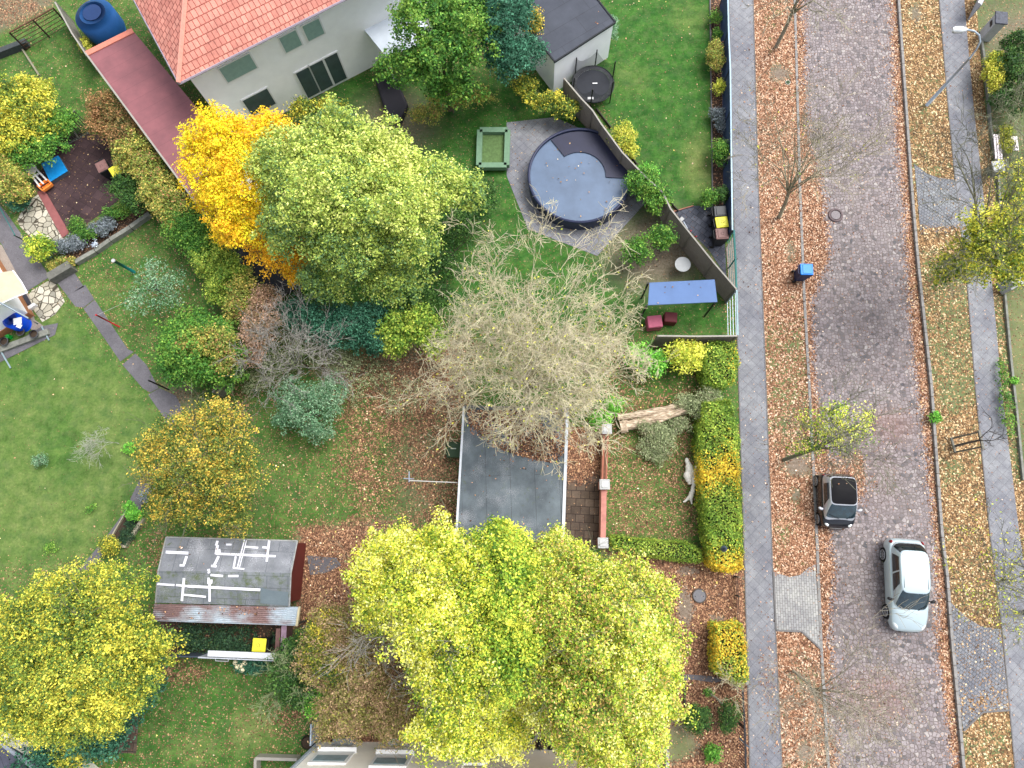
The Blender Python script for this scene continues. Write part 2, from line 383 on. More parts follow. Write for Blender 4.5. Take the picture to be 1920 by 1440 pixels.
M_grass = ground_mat('grass with fallen leaves', 'grass', 'dark')
M_verge_l = ground_mat('leafy verge', 'grass', 'street', 12)
M_verge_r = ground_mat('leafy tan verge', 'grass', 'tan', 11)
M_cob = ground_mat('cobble stones', 'cobble', 'street', 12)
M_slab = ground_mat('diagonal paving slabs', 'slab', 'street', 11)
M_setts = ground_mat('small setts', 'setts', 'tan', 11)
M_brickp = ground_mat('pale brick pavers', 'brickpave', 'street', 12)
M_terr = ground_mat('brown terrace slabs', 'terrace', 'tan', 9)
M_hex = ground_mat('mossy hexagon pavers', 'hex', 'dark', 12)
M_dslab = ground_mat('dark paving', 'darkslab', 'dark', 12)
M_flag = ground_mat('crazy paving', 'flag', 'tan', 12)
M_conc = ground_mat('worn concrete', 'concrete', 'tan', 10)
M_grav = ground_mat('gravel', 'gravel', 'tan', 14)
M_soil = ground_mat('garden soil', 'soil', 'dark', 12)
M_ground = ground_mat('outer ground', 'ground', 'dark', 12)

g = MB(); g.add([(-300, -300, -.19), (300, -300, -.19), (300, 300, -.19), (-300, 300, -.19)], [(0, 1, 2, 3)])
tag(g.build('ground', M_ground), kind='structure')

# road, with leaves drifted along both kerbs
edgeL = [(0, 1508), (200, 1513), (260, 1516), (300, 1532), (360, 1545), (430, 1555), (480, 1556), (520, 1540), (560, 1524), (640, 1524), (720, 1530), (830, 1545), (900, 1570), (1000, 1560), (1080, 1567), (1160, 1556), (1300, 1566), (1440, 1575)]
edgeR = [(1440, 1790), (1300, 1772), (1200, 1758), (1100, 1757), (1000, 1752), (860, 1740), (720, 1722), (600, 1708), (480, 1702), (360, 1693), (200, 1678), (0, 1670)]
polyL = [(1470, -20)]+[(x, y) for y, x in edgeL]+[(1575, 1600), (1500, 1600)]
polyR = [(1820, 1600), (1800, 1600)]+[(x, y) for y, x in edgeR]+[(1670, -30), (1710, -30)]
road_p = [('litter', 'p', polyL, 17, .98), ('litter', 'p', polyR, 17, .95), ('litter', 'e', 1585, 900, 50, 60, .75), ('litter', 'e', 1610, 885, 14, 50, .9),
          ('litter', 'e', 1660, 790, 60, 40, .12), ('dirt', 'e', 1670, 800, 55, 40, .3), ('dirt', 'e', 1640, 1310, 90, 60, .25), ('litter', 'e', 1620, 1330, 110, 80, .22), ('dirt', 'e', 1640, 880, 60, 80, .1)]
strip('road', [(y, LKERB(y), RKERB(y)) for y in YS], -.10, M_cob, road_p, {'litter': .09}, nx=44, sub=170)
pav_p = [('litter', 'e', 1440, 1300, 25, 120, .3), ('dirt', 'e', 1440, 1260, 18, 60, .12)]
strip('pavement', [(y, LP0(y), LP1(y)) for y in YS], .012, M_slab, pav_p, {'litter': .07}, nx=8, sub=120)
strip('pavement', [(y, RP0(y), RP1(y)) for y in YS], .012, M_slab, [('litter', 'e', 1860, 420, 60, 60, .2)], {'litter': .07}, nx=8, sub=120)
vl_p = [('litter', 'p', [(1420, 600), (1516, 600), (1535, 840), (1440, 840)], 40, .62), ('dry', 'e', 1480, 760, 60, 80, .8), ('litter', 'e', 1462, 138, 26, 18, .12), ('dirt', 'e', 1462, 138, 34, 22, 1), ('dirt', 'e', 1496, 872, 40, 34, 1), ('litter', 'e', 1496, 872, 34, 28, .1),
        ('dirt', 'e', 1492, 928, 14, 16, .9), ('litter', 'e', 1492, 928, 12, 14, .15), ('dirt', 'e', 1484, 470, 16, 30, .8), ('litter', 'e', 1484, 470, 10, 24, .35), ('litter', 'e', 1510, 1411, 18, 26, .12), ('dirt', 'e', 1510, 1411, 22, 30, 1),
        ('litter', 'e', 1450, 30, 26, 40, .7), ('dirt', 'e', 1510, 1280, 34, 44, .5), ('litter', 'e', 1510, 1280, 30, 40, .6), ('litter', 'e', 1470, 1000, 20, 40, .65)]
strip('grass_verge', [(y, LP1(y), LKERB(y)) for y in YS], 0, M_verge_l, vl_p, {'litter': .95, 'dirt': .3, 'dry': .4}, nx=18, sub=150)
vr_p = [('litter', 'p', [(1725, 480), (1835, 480), (1860, 760), (1750, 760)], 30, .55), ('litter', 'e', 1735, 300, 35, 60, .7), ('litter', 'e', 1740, 200, 30, 60, .7), ('litter', 'e', 1790, 740, 30, 40, .4), ('dirt', 'e', 1795, 830, 30, 24, 1), ('litter', 'e', 1790, 880, 26, 24, .5),
        ('litter', 'e', 1715, 25, 14, 18, .2), ('dirt', 'e', 1718, 28, 18, 26, .9), ('litter', 'e', 1850, 1400, 50, 40, .62)]
strip('grass_verge', [(y, RKERB(y), RP0(y)) for y in YS], 0, M_verge_r, vr_p, {'litter': .80, 'dry': .5, 'dirt': .35}, nx=16, sub=150)
strip('grass_verge', [(y, RP1(y), RP1(y)+22) for y in YS], 0, M_verge_r, [('litter', 'p', [(1860, 560), (1910, 560), (1950, 900), (1900, 900)], 10, .45)], {'litter': .85, 'dry': .2, 'dirt': .3}, nx=5, sub=80)
# ground right of the right-hand pavement
strip('garden_ground', [(y, RP1(y)+22, RP1(y)+500) for y in YS], 0, ground_mat('dark garden ground', 'grass', 'dark', 12),
      [('dirt', 'e', 1930, 70, 90, 60, .8), ('dry', 'e', 1915, 660, 40, 150, 1)], {'litter': .25, 'dry': .2, 'dirt': .35}, nx=20, sub=60)
# strip between fence line and left pavement edge (leafy from 640 down)
# everything left of the pavement: one big lawn sheet
lawn_p = [
 # top right garden: fresh green
 ('dry', 'p', [(1130, -10), (1335, -10), (1340, 390), (1265, 395), (1100, 150)], 10, .06), ('litter', 'p', [(1130, -10), (1335, -10), (1340, 390), (1265, 395), (1100, 150)], 10, .07),
 ('dry', 'e', 1310, 310, 30, 60, .95), ('dry', 'e', 1180, 150, 40, 30, .3), ('dry', 'e', 1290, 30, 40, 30, .3),
 # top left
 ('dry', 'p', [(-30, -30), (130, -30), (210, 200), (140, 260), (-30, 200)], 15, .15), ('litter', 'p', [(-30, -30), (130, -30), (210, 200), (140, 260), (-30, 200)], 15, .2), ('dirt', 'p', [(-60, -60), (110, -60), (100, 10), (-60, 90)], 8, .7), ('litter', 'e', 30, 20, 70, 40, .6),
 # lawn by the clothes poles
 ('dry', 'p', [(130, 500), (300, 405), (440, 560), (330, 700), (290, 710)], 12, .12), ('litter', 'e', 390, 560, 60, 80, .3), ('dry', 'e', 250, 470, 26, 20, .5), ('dry', 'e', 200, 540, 40, 26, .5),
 # large left lawn
 ('dry', 'p', [(-30, 680), (110, 560), (300, 780), (270, 900), (150, 1070), (-30, 1100)], 20, .56), ('dry', 'e', 40, 700, 60, 50, .2), ('dry', 'e', 180, 640, 60, 70, .3), ('dry', 'e', 110, 830, 60, 80, .25), ('dry', 'e', 190, 780, 50, 60, .65), ('dry', 'e', 60, 960, 90, 60, .7),
 ('litter', 'e', 60, 1090, 110, 50, .3), ('litter', 'p', [(-30, 680), (110, 560), (300, 780), (270, 900), (150, 1040), (-30, 1060)], 20, .03),
 # middle garden
 ('dry', 'e', 570, 900, 110, 110, .2), ('litter', 'e', 570, 880, 90, 90, .33), ('litter', 'p', [(640, 680), (870, 640), (880, 1000), (700, 1010), (640, 900)], 40, .64), ('dirt', 'p', [(680, 640), (880, 640), (880, 800), (760, 760)], 40, .75), ('dirt', 'e', 640, 690, 60, 30, .8), ('dirt', 'e', 800, 880, 70, 120, .45),
 ('litter', 'p', [(560, 990), (700, 980), (720, 1160), (620, 1200), (560, 1170)], 22, .97), ('dirt', 'p', [(560, 1000), (720, 980), (720, 1190), (560, 1180)], 20, .9),
 ('litter', 'e', 300, 1030, 50, 40, .45), ('litter', 'p', [(600, 1150), (1300, 1060), (1300, 1400), (600, 1400)], 30, .9), ('dirt', 'p', [(600, 1150), (1300, 1060), (1300, 1400), (600, 1400)], 30, .9),
 ('litter', 'e', 440, 760, 30, 60, .5), ('dirt', 'e', 330, 740, 40, 30, .7), ('litter', 'e', 730, 860, 50, 50, .5), ('litter', 'e', 750, 950, 60, 40, .4),
 # lower left lawn
 ('dry', 'p', [(270, 1240), (590, 1240), (590, 1460), (200, 1460)], 20, .1), ('litter', 'p', [(300, 1240), (590, 1240), (590, 1460), (200, 1460)], 20, .3), ('litter', 'e', 340, 1260, 60, 30, .6), ('dry', 'e', 470, 1370, 50, 50, .75), ('litter', 'e', 540, 1340, 40, 50, .6), ('dry', 'e', 370, 1400, 50, 30, .45),
 # right garden
 ('litter', 'p', [(1130, 650), (1330, 650), (1330, 1010), (1140, 1010)], 10, .5), ('dry', 'p', [(1130, 820), (1330, 820), (1330, 1010), (1140, 1010)], 20, .3), ('litter', 'e', 1230, 700, 70, 40, .3), ('dry', 'e', 1190, 950, 50, 50, .5), ('dirt', 'e', 1325, 960, 12, 100, .7), ('dirt', 'e', 1325, 660, 90, 14, .8),
 # bottom right front yard
 ('litter', 'p', [(1130, 1030), (1395, 1050), (1410, 1460), (1230, 1460), (1230, 1100)], 8, .95), ('dirt', 'p', [(1130, 1030), (1395, 1050), (1410, 1460), (1220, 1460), (1230, 1100)], 8, 1),
 ('litter', 'e', 1285, 1140, 18, 44, .12), ('litter', 'e', 1265, 1395, 52, 44, .1), ('dry', 'e', 1265, 1400, 50, 60, .9), ('dirt', 'e', 1275, 1400, 36, 44, .4), ('litter', 'e', 1290, 1070, 26, 12, .3), ('litter', 'e', 1345, 1160, 20, 8, .4),
 # blurred garden
 ('dry', 'p', [(620, 140), (1060, 150), (1260, 400), (1370, 620), (900, 600), (560, 560)], 20, .05), ('litter', 'p', [(620, 140), (1060, 150), (1260, 400), (1370, 620), (900, 600), (560, 560)], 20, .15), ('dirt', 'e', 1230, 470, 110, 90, .9), ('dirt', 'e', 740, 230, 90, 70, .7),
]
ys = np.linspace(-40, 1480, 190)
A = PN(np.full(ys.shape, -60.0), ys, 0); B = PN(np.array([LP0(y) for y in ys]), ys, 0)
A[:, 0] -= np.linspace(2, 2, len(ys))
A = np.vstack([A[:1]+[[0, 30, 0]], A, A[-1:]+[[0, -26, 0]]])
e0 = (B[0]-B[8])/np.linalg.norm(B[0]-B[8]); e1 = (B[-1]-B[-9])/np.linalg.norm(B[-1]-B[-9])
B = np.vstack([B[:1]+e0*30, B, B[-1:]+e1*26])
t = np.linspace(0, 1, 200)[None, :, None]; G = A[:, None]*(1-t)+B[:, None]*t; G[..., 2] = 0; m, k = G.shape[:2]
idx = np.arange(m*k).reshape(m, k); Fq = np.stack([idx[:-1, :-1], idx[1:, :-1], idx[1:, 1:], idx[:-1, 1:]], -1).reshape(-1, 4)
lawn = raw_mesh('lawn', G.reshape(-1, 3), Fq, M_grass); finish_sheet(lawn, {'litter': .3, 'dry': .15}, lawn_p); tag(lawn, kind='structure')

# kerbs: individual granite lengths read as one line of kerb
M_kerb = simple('granite kerb', (150, 148, 146), .85, .25, 5)
def kerb(name, fn, y0, y1, wd=.11, top=.006, mat=M_kerb, step=24):
    b = MB(); ys_ = list(np.arange(y0, y1, step))+[y1]
    pts = [P(fn(y), y) for y in ys_]
    if y0 <= 0: pts = [pts[0]+(pts[0]-pts[3]).normalized()*20]+pts
    if y1 >= 1440: pts = pts+[pts[-1]+(pts[-1]-pts[-4]).normalized()*20]
    for i in range(len(pts)-1):
        d = (pts[i+1]-pts[i]).normalized()*.012
        b.bar(pts[i]+d+Vector((0, 0, top-.12)), pts[i+1]-d+Vector((0, 0, top-.12)), wd, .24+.004*(i % 2))
    return tag(b.build(name, mat), kind='structure')
kerb('kerb', LKERB, 0, 1440, .12, .03)
kerb('kerb', RKERB, 0, 1440, .12, .04)
M_edge = simple('thin concrete edging', (120, 118, 118), .9, .2, 5)
kerb('pavement_edging', LP1, 0, 1440, .05, .022, M_edge)
kerb('pavement_edging', RP0, 0, 1440, .05, .022, M_edge)
kerb('pavement_edging', LP0, 0, 1440, .05, .022, M_edge)

# driveway crossings
sheet('driveway', [(1450, 1072), (1462, 1076), (1480, 1082), (1500, 1078), (1516, 1064), (1529, 1058), (1539, 1216), (1503, 1183), (1455, 1181)], .02, M_brickp, [('litter', 'p', [(1440, 1050), (1540, 1050), (1540, 1072), (1440, 1080)], 6, .6)], {'litter': .03}, .15)
sheet('driveway', [(1714, 308), (1738, 326), (1760, 334), (1789, 337), (1812, 430), (1780, 436), (1726, 440)], .02, M_setts, [('litter', 'p', [(1720, 425), (1830, 425), (1830, 450), (1720, 450)], 8, .8)], {'litter': .1}, .15)
sheet('driveway', [(1781, 1128), (1812, 1158), (1838, 1174), (1876, 1180), (1892, 1331), (1842, 1333), (1806, 1368), (1795, 1300)], .02, M_setts, [('litter', 'e', 1850, 1320, 60, 30, .5)], {'litter': .26}, .15)
b = MB()
for a_, b_ in (((1806, 1370), (1842, 1335)), ((1842, 1335), (1893, 1331)), ((1455, 1182), (1503, 1184)), ((1503, 1184), (1540, 1218)), ((1450, 1072), (1455, 1182))):
    b.bar(P(*a_)+Vector((0, 0, .0)), P(*b_), .07, .09)
tag(b.build('driveway_edging', M_edge), kind='structure')

# left garden surfaces
sheet('terrace', [(118, 262), (150, 250), (200, 255), (216, 330), (232, 368), (195, 398), (150, 428), (128, 442), (78, 362), (60, 345)], .02, M_terr, [], {'litter': .08}, .25)
sheet('crazy_paving', [(33, 412), (52, 378), (72, 365), (98, 390), (122, 432), (118, 452), (60, 446), (38, 425)], .024, M_flag, [], {'litter': .02}, .3)
b = MB(); b.prism([P(*p).to_2d() for p in ((70, 360), (84, 356), (131, 437), (118, 447))], 0, .05)
tag(b.build('brick_edging', simple('red concrete edging', (150, 92, 92), .9, .12, 4)), kind='structure')
sheet('crazy_paving', [(50, 560), (60, 545), (96, 524), (108, 535), (122, 566), (104, 590), (80, 604), (66, 585)], .024, M_flag, [], {'litter': .02}, .3)
sheet('path', [(-60, 300), (0, 384), (20, 410), (48, 450), (94, 519), (52, 546), (30, 520), (6, 462), (-60, 370)], .018, M_conc, [], {'litter': .02}, .4)
for i, q in enumerate([[(106, 528), (136, 506), (158, 538), (126, 554)], [(126, 555), (160, 534), (177, 561), (157, 577), (142, 575)], [(157, 579), (178, 562), (240, 655), (251, 660), (226, 678), (200, 640)],
                       [(230, 684), (254, 663), (275, 684), (298, 728), (282, 736), (268, 728)], [(278, 740), (300, 728), (330, 742), (345, 772), (318, 800), (300, 772)],
                       [(290, 872), (302, 880), (262, 958), (238, 992), (218, 1004), (170, 1070), (148, 1068), (200, 1006), (232, 962), (262, 900)]]):
    sheet('garden_path', q, .02, M_conc, [], {'litter': .02}, .25)
sheet('garden_path', [(576, 1042), (632, 1046), (640, 1060), (612, 1074), (582, 1078)], .03, M_conc, [], {'litter': .3}, .25)
sheet('garden_path', [(564, 1172), (602, 1174), (600, 1196), (564, 1196)], .03, M_conc, [], {'litter': .3}, .25)
sheet('garden_path', [(1258, 1270), (1290, 1264), (1336, 1268), (1356, 1276), (1340, 1280), (1300, 1274), (1262, 1278)], .03, M_conc, [], {'litter': .1}, .25)
sheet('brick_paving', [(222, 1368), (262, 1330), (256, 1412), (208, 1412)], .02, M_hex, [], {'litter': .1}, .25)
sheet('flower_bed', [(126, 468), (150, 440), (212, 402), (250, 382), (280, 396), (272, 408), (142, 498), (118, 492)], .02, M_soil, [], {'litter': .4}, .3)
sheet('paved_yard', [(1060, 800), (1128, 800), (1126, 1022), (1056, 1022)], .02, M_hex, [('litter', 'p', [(1050, 780), (1150, 780), (1135, 880), (1090, 910), (1050, 900)], 18, .85), ('dirt', 'p', [(1050, 780), (1150, 780), (1135, 880), (1050, 890)], 18, .8)], {'litter': .08}, .2)
sheet('paved_yard', [(1264, 396), (1300, 386), (1356, 388), (1362, 520), (1330, 470), (1290, 430)], .02, M_dslab, [], {'litter': .04}, .3)
sheet('gravel_strip', [(1361, 465), (1377, 440), (1382, 545), (1366, 525)], .024, M_grav, [], {'litter': .2}, .3)
sheet('flower_bed', [(1331, -10), (1364, -10), (1374, 400), (1337, 400)], .02, M_soil, [], {'litter': .45}, .3)
sheet('patio', [(950, 230), (1040, 220), (1130, 260), (1220, 370), (1120, 480), (990, 430), (950, 330)], .02, ground_mat('pale patio', 'slab', 'tan', 9), [], {'litter': .1}, .5)
sheet('gravel_strip', [(-20, 452), (4, 460), (36, 520), (56, 556), (66, 600), (92, 618), (84, 640), (40, 600), (-20, 520)], .03, M_grav, [], {'litter': .0}, .3)
sheet('paved_yard', [(40, 636), (80, 612), (110, 606), (104, 628), (60, 650), (0, 680), (-20, 690), (-20, 660)], .034, M_conc, [], {'litter': .02}, .3)
sheet('ivy_yard', [(300, 1160), (545, 1172), (540, 1232), (310, 1226)], .02, M_soil, [], {'litter': .35}, .3)

# road details
M_iron = simple('worn cast iron', (126, 120, 124), .6, .2, 20, metal=.3)
M_ring = simple('stone ring', (112, 98, 100), .85, .25, 8)
mh = thing('manhole_cover', 'round grey cover with a stone ring set in the cobbled road', 'manhole cover', P(1568, 402)+Vector((0, 0, -.1)))
MB().torus((0, 0, .0), .31, .075, 28, 6).build('ring', M_ring, mh, local=True)
MB().cyl((0, 0, -.02), .23, .06, 28).build('lid', M_iron, mh, local=True)
mh = thing('manhole_cover', 'round concrete lid with two small lifting holes in the leafy front yard', 'manhole cover', P(1311, 1117))
MB().cyl((0, 0, -.02), .27, .07, 32).build('lid', simple('lid concrete', (122, 122, 128), .8, .12, 16), mh, local=True)
MB().torus((0, 0, .03), .29, .035, 32, 6).build('ring', simple('dark ring', (92, 84, 78), .9, .2, 10), mh, local=True)
mh_ = simple('black hole', (18, 18, 18), .9, .1)
for x_ in (-.19, .17): MB().cyl((x_, -.02, .045), .022, .01, 8).build('lifting_hole', mh_, mh, local=True)
mh = thing('water_cap', 'small round valve cap with a pale rim among orange leaves on the verge', 'valve cap', P(1477, 155))
MB().torus((0, 0, .02), .12, .02, 20, 6).build('rim', simple('pale rim', (196, 196, 186), .7, .1), mh, local=True)
MB().cyl((0, 0, 0), .11, .03, 16).build('cap', simple('mossy cap', (64, 84, 58), .9, .3, 20), mh, local=True)

# ================================================================= FOLIAGE
def leaf_mat(name, trans=.28, rough=.55):
    N = NT(name); col = N.attr('Col').outputs['Color']
    g = N.n('NewGeometry'); v = N.math('ADD', N.math('MULTIPLY', N.math('POWER', g.outputs['Random Per Island'], 1.4), .95), .6)
    col = N.mix(1.0, col, N.n('CombineColor', {0: v, 1: v, 2: v}).outputs[0], 'MULTIPLY')
    N.set(N.b.inputs['Base Color'], col); N.b.inputs['Roughness'].default_value = rough; N.b.inputs['Specular IOR Level'].default_value = .25
    tr = N.n('BsdfTranslucent', {'Color': col}); mx = N.n('MixShader', {0: trans, 1: N.b.outputs[0], 2: tr.outputs[0]})
    N.t.links.new(mx.outputs[0], N.o.inputs[0]); return N.m
M_leaf = leaf_mat('leaves')
M_dead = leaf_mat('fallen leaves', .05, .8)
M_bark = simple('bark', (110, 98, 82), .9, .35, 14, bump=.3)
M_bark_g = simple('grey green bark', (124, 124, 104), .9, .3, 14, bump=.3)
M_bark_p = simple('pale lichen twigs', (206, 192, 178), .85, .25, 3, col2=(204, 198, 156), k=.85)
M_bark_b = simple('silvery twigs', (160, 156, 150), .85, .3, 5)
M_bark_br = simple('brown twigs', (150, 118, 92), .85, .3, 5)
PAL = {
 'YG': [(255, 244, 140), (240, 222, 80), (204, 204, 62), (158, 180, 52), (112, 146, 44), (66, 100, 34)],
 'YG2': [(252, 238, 140), (226, 214, 84), (186, 194, 62), (142, 170, 52), (102, 138, 44), (206, 164, 98), (66, 100, 36)],
 'LIME': [(232, 226, 84), (190, 202, 66), (146, 174, 54), (106, 146, 46), (70, 112, 38)],
 'OLIVE': [(240, 216, 84), (204, 192, 64), (158, 166, 56), (118, 140, 52), (84, 112, 46), (58, 88, 46)],
 'AUT': [(246, 206, 84), (224, 180, 70), (184, 168, 66), (144, 150, 62), (104, 126, 54), (74, 100, 44), (64, 92, 40)],
 'TEAL': [(84, 140, 112), (62, 116, 90), (44, 92, 70), (34, 74, 56)],
 'BGREEN': [(150, 178, 146), (118, 156, 120), (86, 130, 92), (60, 100, 68)],
 'GREEN': [(140, 174, 70), (98, 148, 56), (70, 122, 46), (50, 96, 38)],
 'DGREEN': [(96, 130, 58), (66, 104, 46), (46, 82, 38), (36, 64, 34)],
 'BRIGHT': [(150, 206, 80), (110, 182, 64), (78, 150, 52)],
 'RUST': [(184, 138, 96), (162, 122, 80), (138, 112, 66), (112, 108, 58), (86, 92, 50)],
 'BEIGE': [(206, 170, 148), (184, 148, 122), (158, 132, 100), (128, 120, 80)],
 'MIXH': [(204, 180, 92), (166, 168, 78), (130, 150, 66), (96, 126, 56), (184, 130, 92)],
 'HEDGE': [(188, 198, 82), (142, 168, 62), (106, 142, 52), (70, 110, 42)],
 'GOLD': [(248, 214, 72), (230, 190, 54), (196, 172, 54), (140, 152, 50)],
 'YELLOW': [(255, 230, 40), (254, 214, 24), (248, 196, 20), (238, 178, 30)],
 'SAGE': [(174, 182, 142), (146, 158, 114), (116, 132, 90), (160, 154, 126)],
 'BROWN': [(184, 154, 122), (160, 136, 98), (136, 128, 76), (112, 120, 60), (168, 164, 78)],
 'WILLOW': [(200, 204, 118), (170, 182, 84), (144, 162, 68), (112, 138, 62), (94, 124, 80)],
 'LAV': [(150, 158, 166), (120, 130, 136), (98, 108, 112), (76, 92, 78)],
 'IVY': [(70, 104, 72), (48, 80, 56), (36, 62, 44), (84, 110, 60)],
 'LEMON': [(238, 228, 100), (206, 206, 76), (164, 182, 62), (116, 146, 50)],
}
def pal_col(pal, t, k=1.25):
    k = k*.9
    a = np.array([lin(c) for c in PAL[pal]])*k; a = a*.97+a.mean(1, keepdims=True)*.03; n = len(a); x = np.clip(t, 0, .9999)*(n-1); i = x.astype(int); f = (x-i)[:, None]
    return np.clip(a[i]*(1-f)+a[np.minimum(i+1, n-1)]*f, 0, .9)
def leaves_mesh(name, pos, nrm, size, cols, parent, mat=None, asp=.6, fold=True):
    n = len(pos); nrm = nrm/(np.linalg.norm(nrm, axis=1, keepdims=True)+1e-9)
    r = rng.normal(size=(n, 3)); u = r-(r*nrm).sum(1, keepdims=True)*nrm; u /= np.linalg.norm(u, axis=1, keepdims=True)+1e-9; v = np.cross(nrm, u)
    L = (size*rng.uniform(.65, 1.35, n))[:, None]; Wd = L*asp
    V = np.stack([pos-u*L*.5, pos+v*Wd*.5+nrm*L*.06-u*L*.08, pos+u*L*.5, pos-v*Wd*.5+nrm*L*.06-u*L*.08], 1).reshape(-1, 3)
    return raw_mesh(name, V, np.arange(4*n).reshape(n, 4), mat or M_leaf, False, np.repeat(cols, 4, axis=0), parent)
def blob_points(blobs, clump, per, lower=-.25, holes=0.0, fill=.45):
    P_, N_, T_, CC = [], [], [], []
    for bl in blobs:
        px, py, h, rx, ry, rz = bl[:6]; s = S(px, py, h); c = np.array(P(px, py, h)); a, b_ = rx*s, ry*s
        area = 2*math.pi*((a*b_)**.8+(a*rz)**.8+(b_*rz)**.8)/3*(2 if rz > 1.5 else 1.6)
        nc = max(6, int(area/(clump**2*.62)))
        d = rng.normal(size=(nc*3, 3)); d /= np.linalg.norm(d, axis=1, keepdims=True); d = d[d[:, 2] > lower][:nc]
        ph = rng.uniform(0, 6, 3); bump = 1+.2*np.sin(d[:, 0]*4+ph[0])*np.sin(d[:, 1]*5+ph[1])+.12*np.sin(d[:, 0]*11+ph[2])*np.sin(d[:, 1]*9+ph[0])+.1*rng.normal(size=len(d))
        inner = rng.random(len(d)) < fill*.6
        rad = np.where(inner, rng.uniform(.35, .8, len(d)), rng.uniform(.74, 1.04, len(d)))*bump
        cc = c+d*rad[:, None]*np.array([a, b_, rz]); keep = rng.random(len(cc)) >= holes; cc = cc[keep]; d = d[keep]
        tt = rng.normal(.44, .13, len(cc))+.13*np.sin(cc[:, 0]*1.3+ph[0])*np.sin(cc[:, 1]*1.1+ph[1])+.1*np.sin(cc[:, 0]*3.1+cc[:, 1]*2.3)+(bl[6] if len(bl) > 6 else 0.0)
        m = per; q = rng.normal(size=(len(cc), m, 3)); q /= np.linalg.norm(q, axis=2, keepdims=True); q *= (rng.random((len(cc), m, 1))**.5)*clump*rng.uniform(.4, 1.3, (len(cc), 1, 1))
        q[..., 2] *= .6
        p = cc[:, None]+q; nn = q/clump*.8+d[:, None]*.16+np.array([0, 0, .95])+rng.normal(size=q.shape)*.6
        P_.append(p.reshape(-1, 3)); N_.append(nn.reshape(-1, 3)); T_.append((tt[:, None]+rng.normal(0, .27, (len(cc), m))).ravel()); CC.append(cc)
    return np.vstack(P_), np.vstack(N_), np.concatenate(T_), np.vstack(CC)
def limbs(mb, base, tops, r0, mid=None, n=6):
    base = Vector(base)
    for tp in tops:
        tp = Vector(tp); m_ = mid if mid is not None else base.lerp(tp, .4)
        a = Vector(m_).lerp(tp, .5)+Vector((random.uniform(-.2, .2), random.uniform(-.2, .2), random.uniform(.1, .35)))
        mb.tube([m_, a, tp], [r0*.5, r0*.3, r0*.08], 5, False)
def plant(name, label, cat, blobs, pal, size=.13, clump=.42, per=26, group=None, base=None, trunk=True, r0=None, k=1.25, holes=0.0, bark=None, fill=.45, lower=-.25, nl=9, asp=.6, zmin=.03, tw=0, dt=0.0):
    """trunk with limbs into a crown of leaf clumps; blobs are ellipsoids (px, py, height, rx px, ry px, rz m, tint)"""
    bx = sum(b[0] for b in blobs)/len(blobs); by = sum(b[1] for b in blobs)/len(blobs); hm = max(b[2] for b in blobs)
    cw = P(bx, by, sum(b[2] for b in blobs)/len(blobs))
    bp = P(*base) if base else Vector((cw.x, cw.y, 0))
    t_ = thing(name, label, cat, bp, 0, group)
    pos, nrm, tt, cc = blob_points(blobs, clump, per, lower, holes, fill)
    ok = pos[:, 2] > zmin; pos, nrm, tt = pos[ok], nrm[ok], tt[ok]
    if trunk:
        mb = MB(); r0 = r0 or max(.03, hm*.028); mid = bp.lerp(cw, .45); mid.z = cw.z*.5
        mb.tube([bp-Vector((0, 0, .1)), bp.lerp(mid, .5)+Vector((.04, -.03, 0)), mid], [r0*1.25, r0, r0*.75], 8)
        sel = [cc[i] for i in rng.choice(len(cc), min(nl, len(cc)), replace=False)]
        limbs(mb, bp, sel, r0, mid)
        if tw:
            V, Fc = [], []
            for i in rng.choice(len(cc), min(tw, len(cc)), replace=False):
                dd = cc[i]-np.array(mid); twigs(V, Fc, cc[i]-dd/np.linalg.norm(dd)*.5, dd+rng.normal(0, .3, 3)+[0, 0, .4], .95, .02, 2, .2, .5, 3, 3, .008)
            mb.add([tuple(v) for v in V], Fc)  # loose crown twigs merged into the trunk mesh
        mb.build('trunk', bark or (M_bark_g if tw else M_bark), t_, smooth=True)

    leaves_mesh('crown' if hm > 1.6 else 'foliage', pos, nrm, size, pal_col(pal, tt+dt, k), t_, asp=asp)
    return t_
def twigs(mb_v, mb_f, p, d, ln, r, depth, up=.15, spread=.5, segs=3, nb=3, rmin=.006):
    """branching wood as 3-sided tapering prisms"""
    d = d/np.linalg.norm(d); pts = [p]; cur = d.copy()
    for i in range(segs):
        cur = cur+rng.normal(0, .16, 3)+np.array([0, 0, up*.12]); cur /= np.linalg.norm(cur); pts.append(pts[-1]+cur*ln/segs)
    b = len(mb_v)
    for i, q in enumerate(pts):
        rr = max(rmin*.6, r*(1-.65*i/segs)); x = np.cross(cur, [0.3, .2, 1.0]); x /= np.linalg.norm(x)+1e-9; y = np.cross(cur, x)
        for k_ in range(3): a = 2.0944*k_; mb_v.append(q+(x*math.cos(a)+y*math.sin(a))*rr)
    for i in range(segs):
        for k_ in range(3): j = (k_+1) % 3; mb_f.append((b+i*3+k_, b+i*3+j, b+i*3+3+j, b+i*3+3+k_))
    if depth <= 0: return
    for i in range(nb):
        f = rng.uniform(.3, 1.0) if i < nb-1 else 1.0; ii = min(segs-1, int(f*segs)); q = pts[ii]+(pts[ii+1]-pts[ii])*(f*segs-ii)
        nd = cur+rng.normal(0, spread, 3); nd[2] += up*.5
        twigs(mb_v, mb_f, q, nd, ln*rng.uniform(.55, .8), max(rmin, r*.5), depth-1, up, spread, max(2, segs-(depth < 2)), nb, rmin)
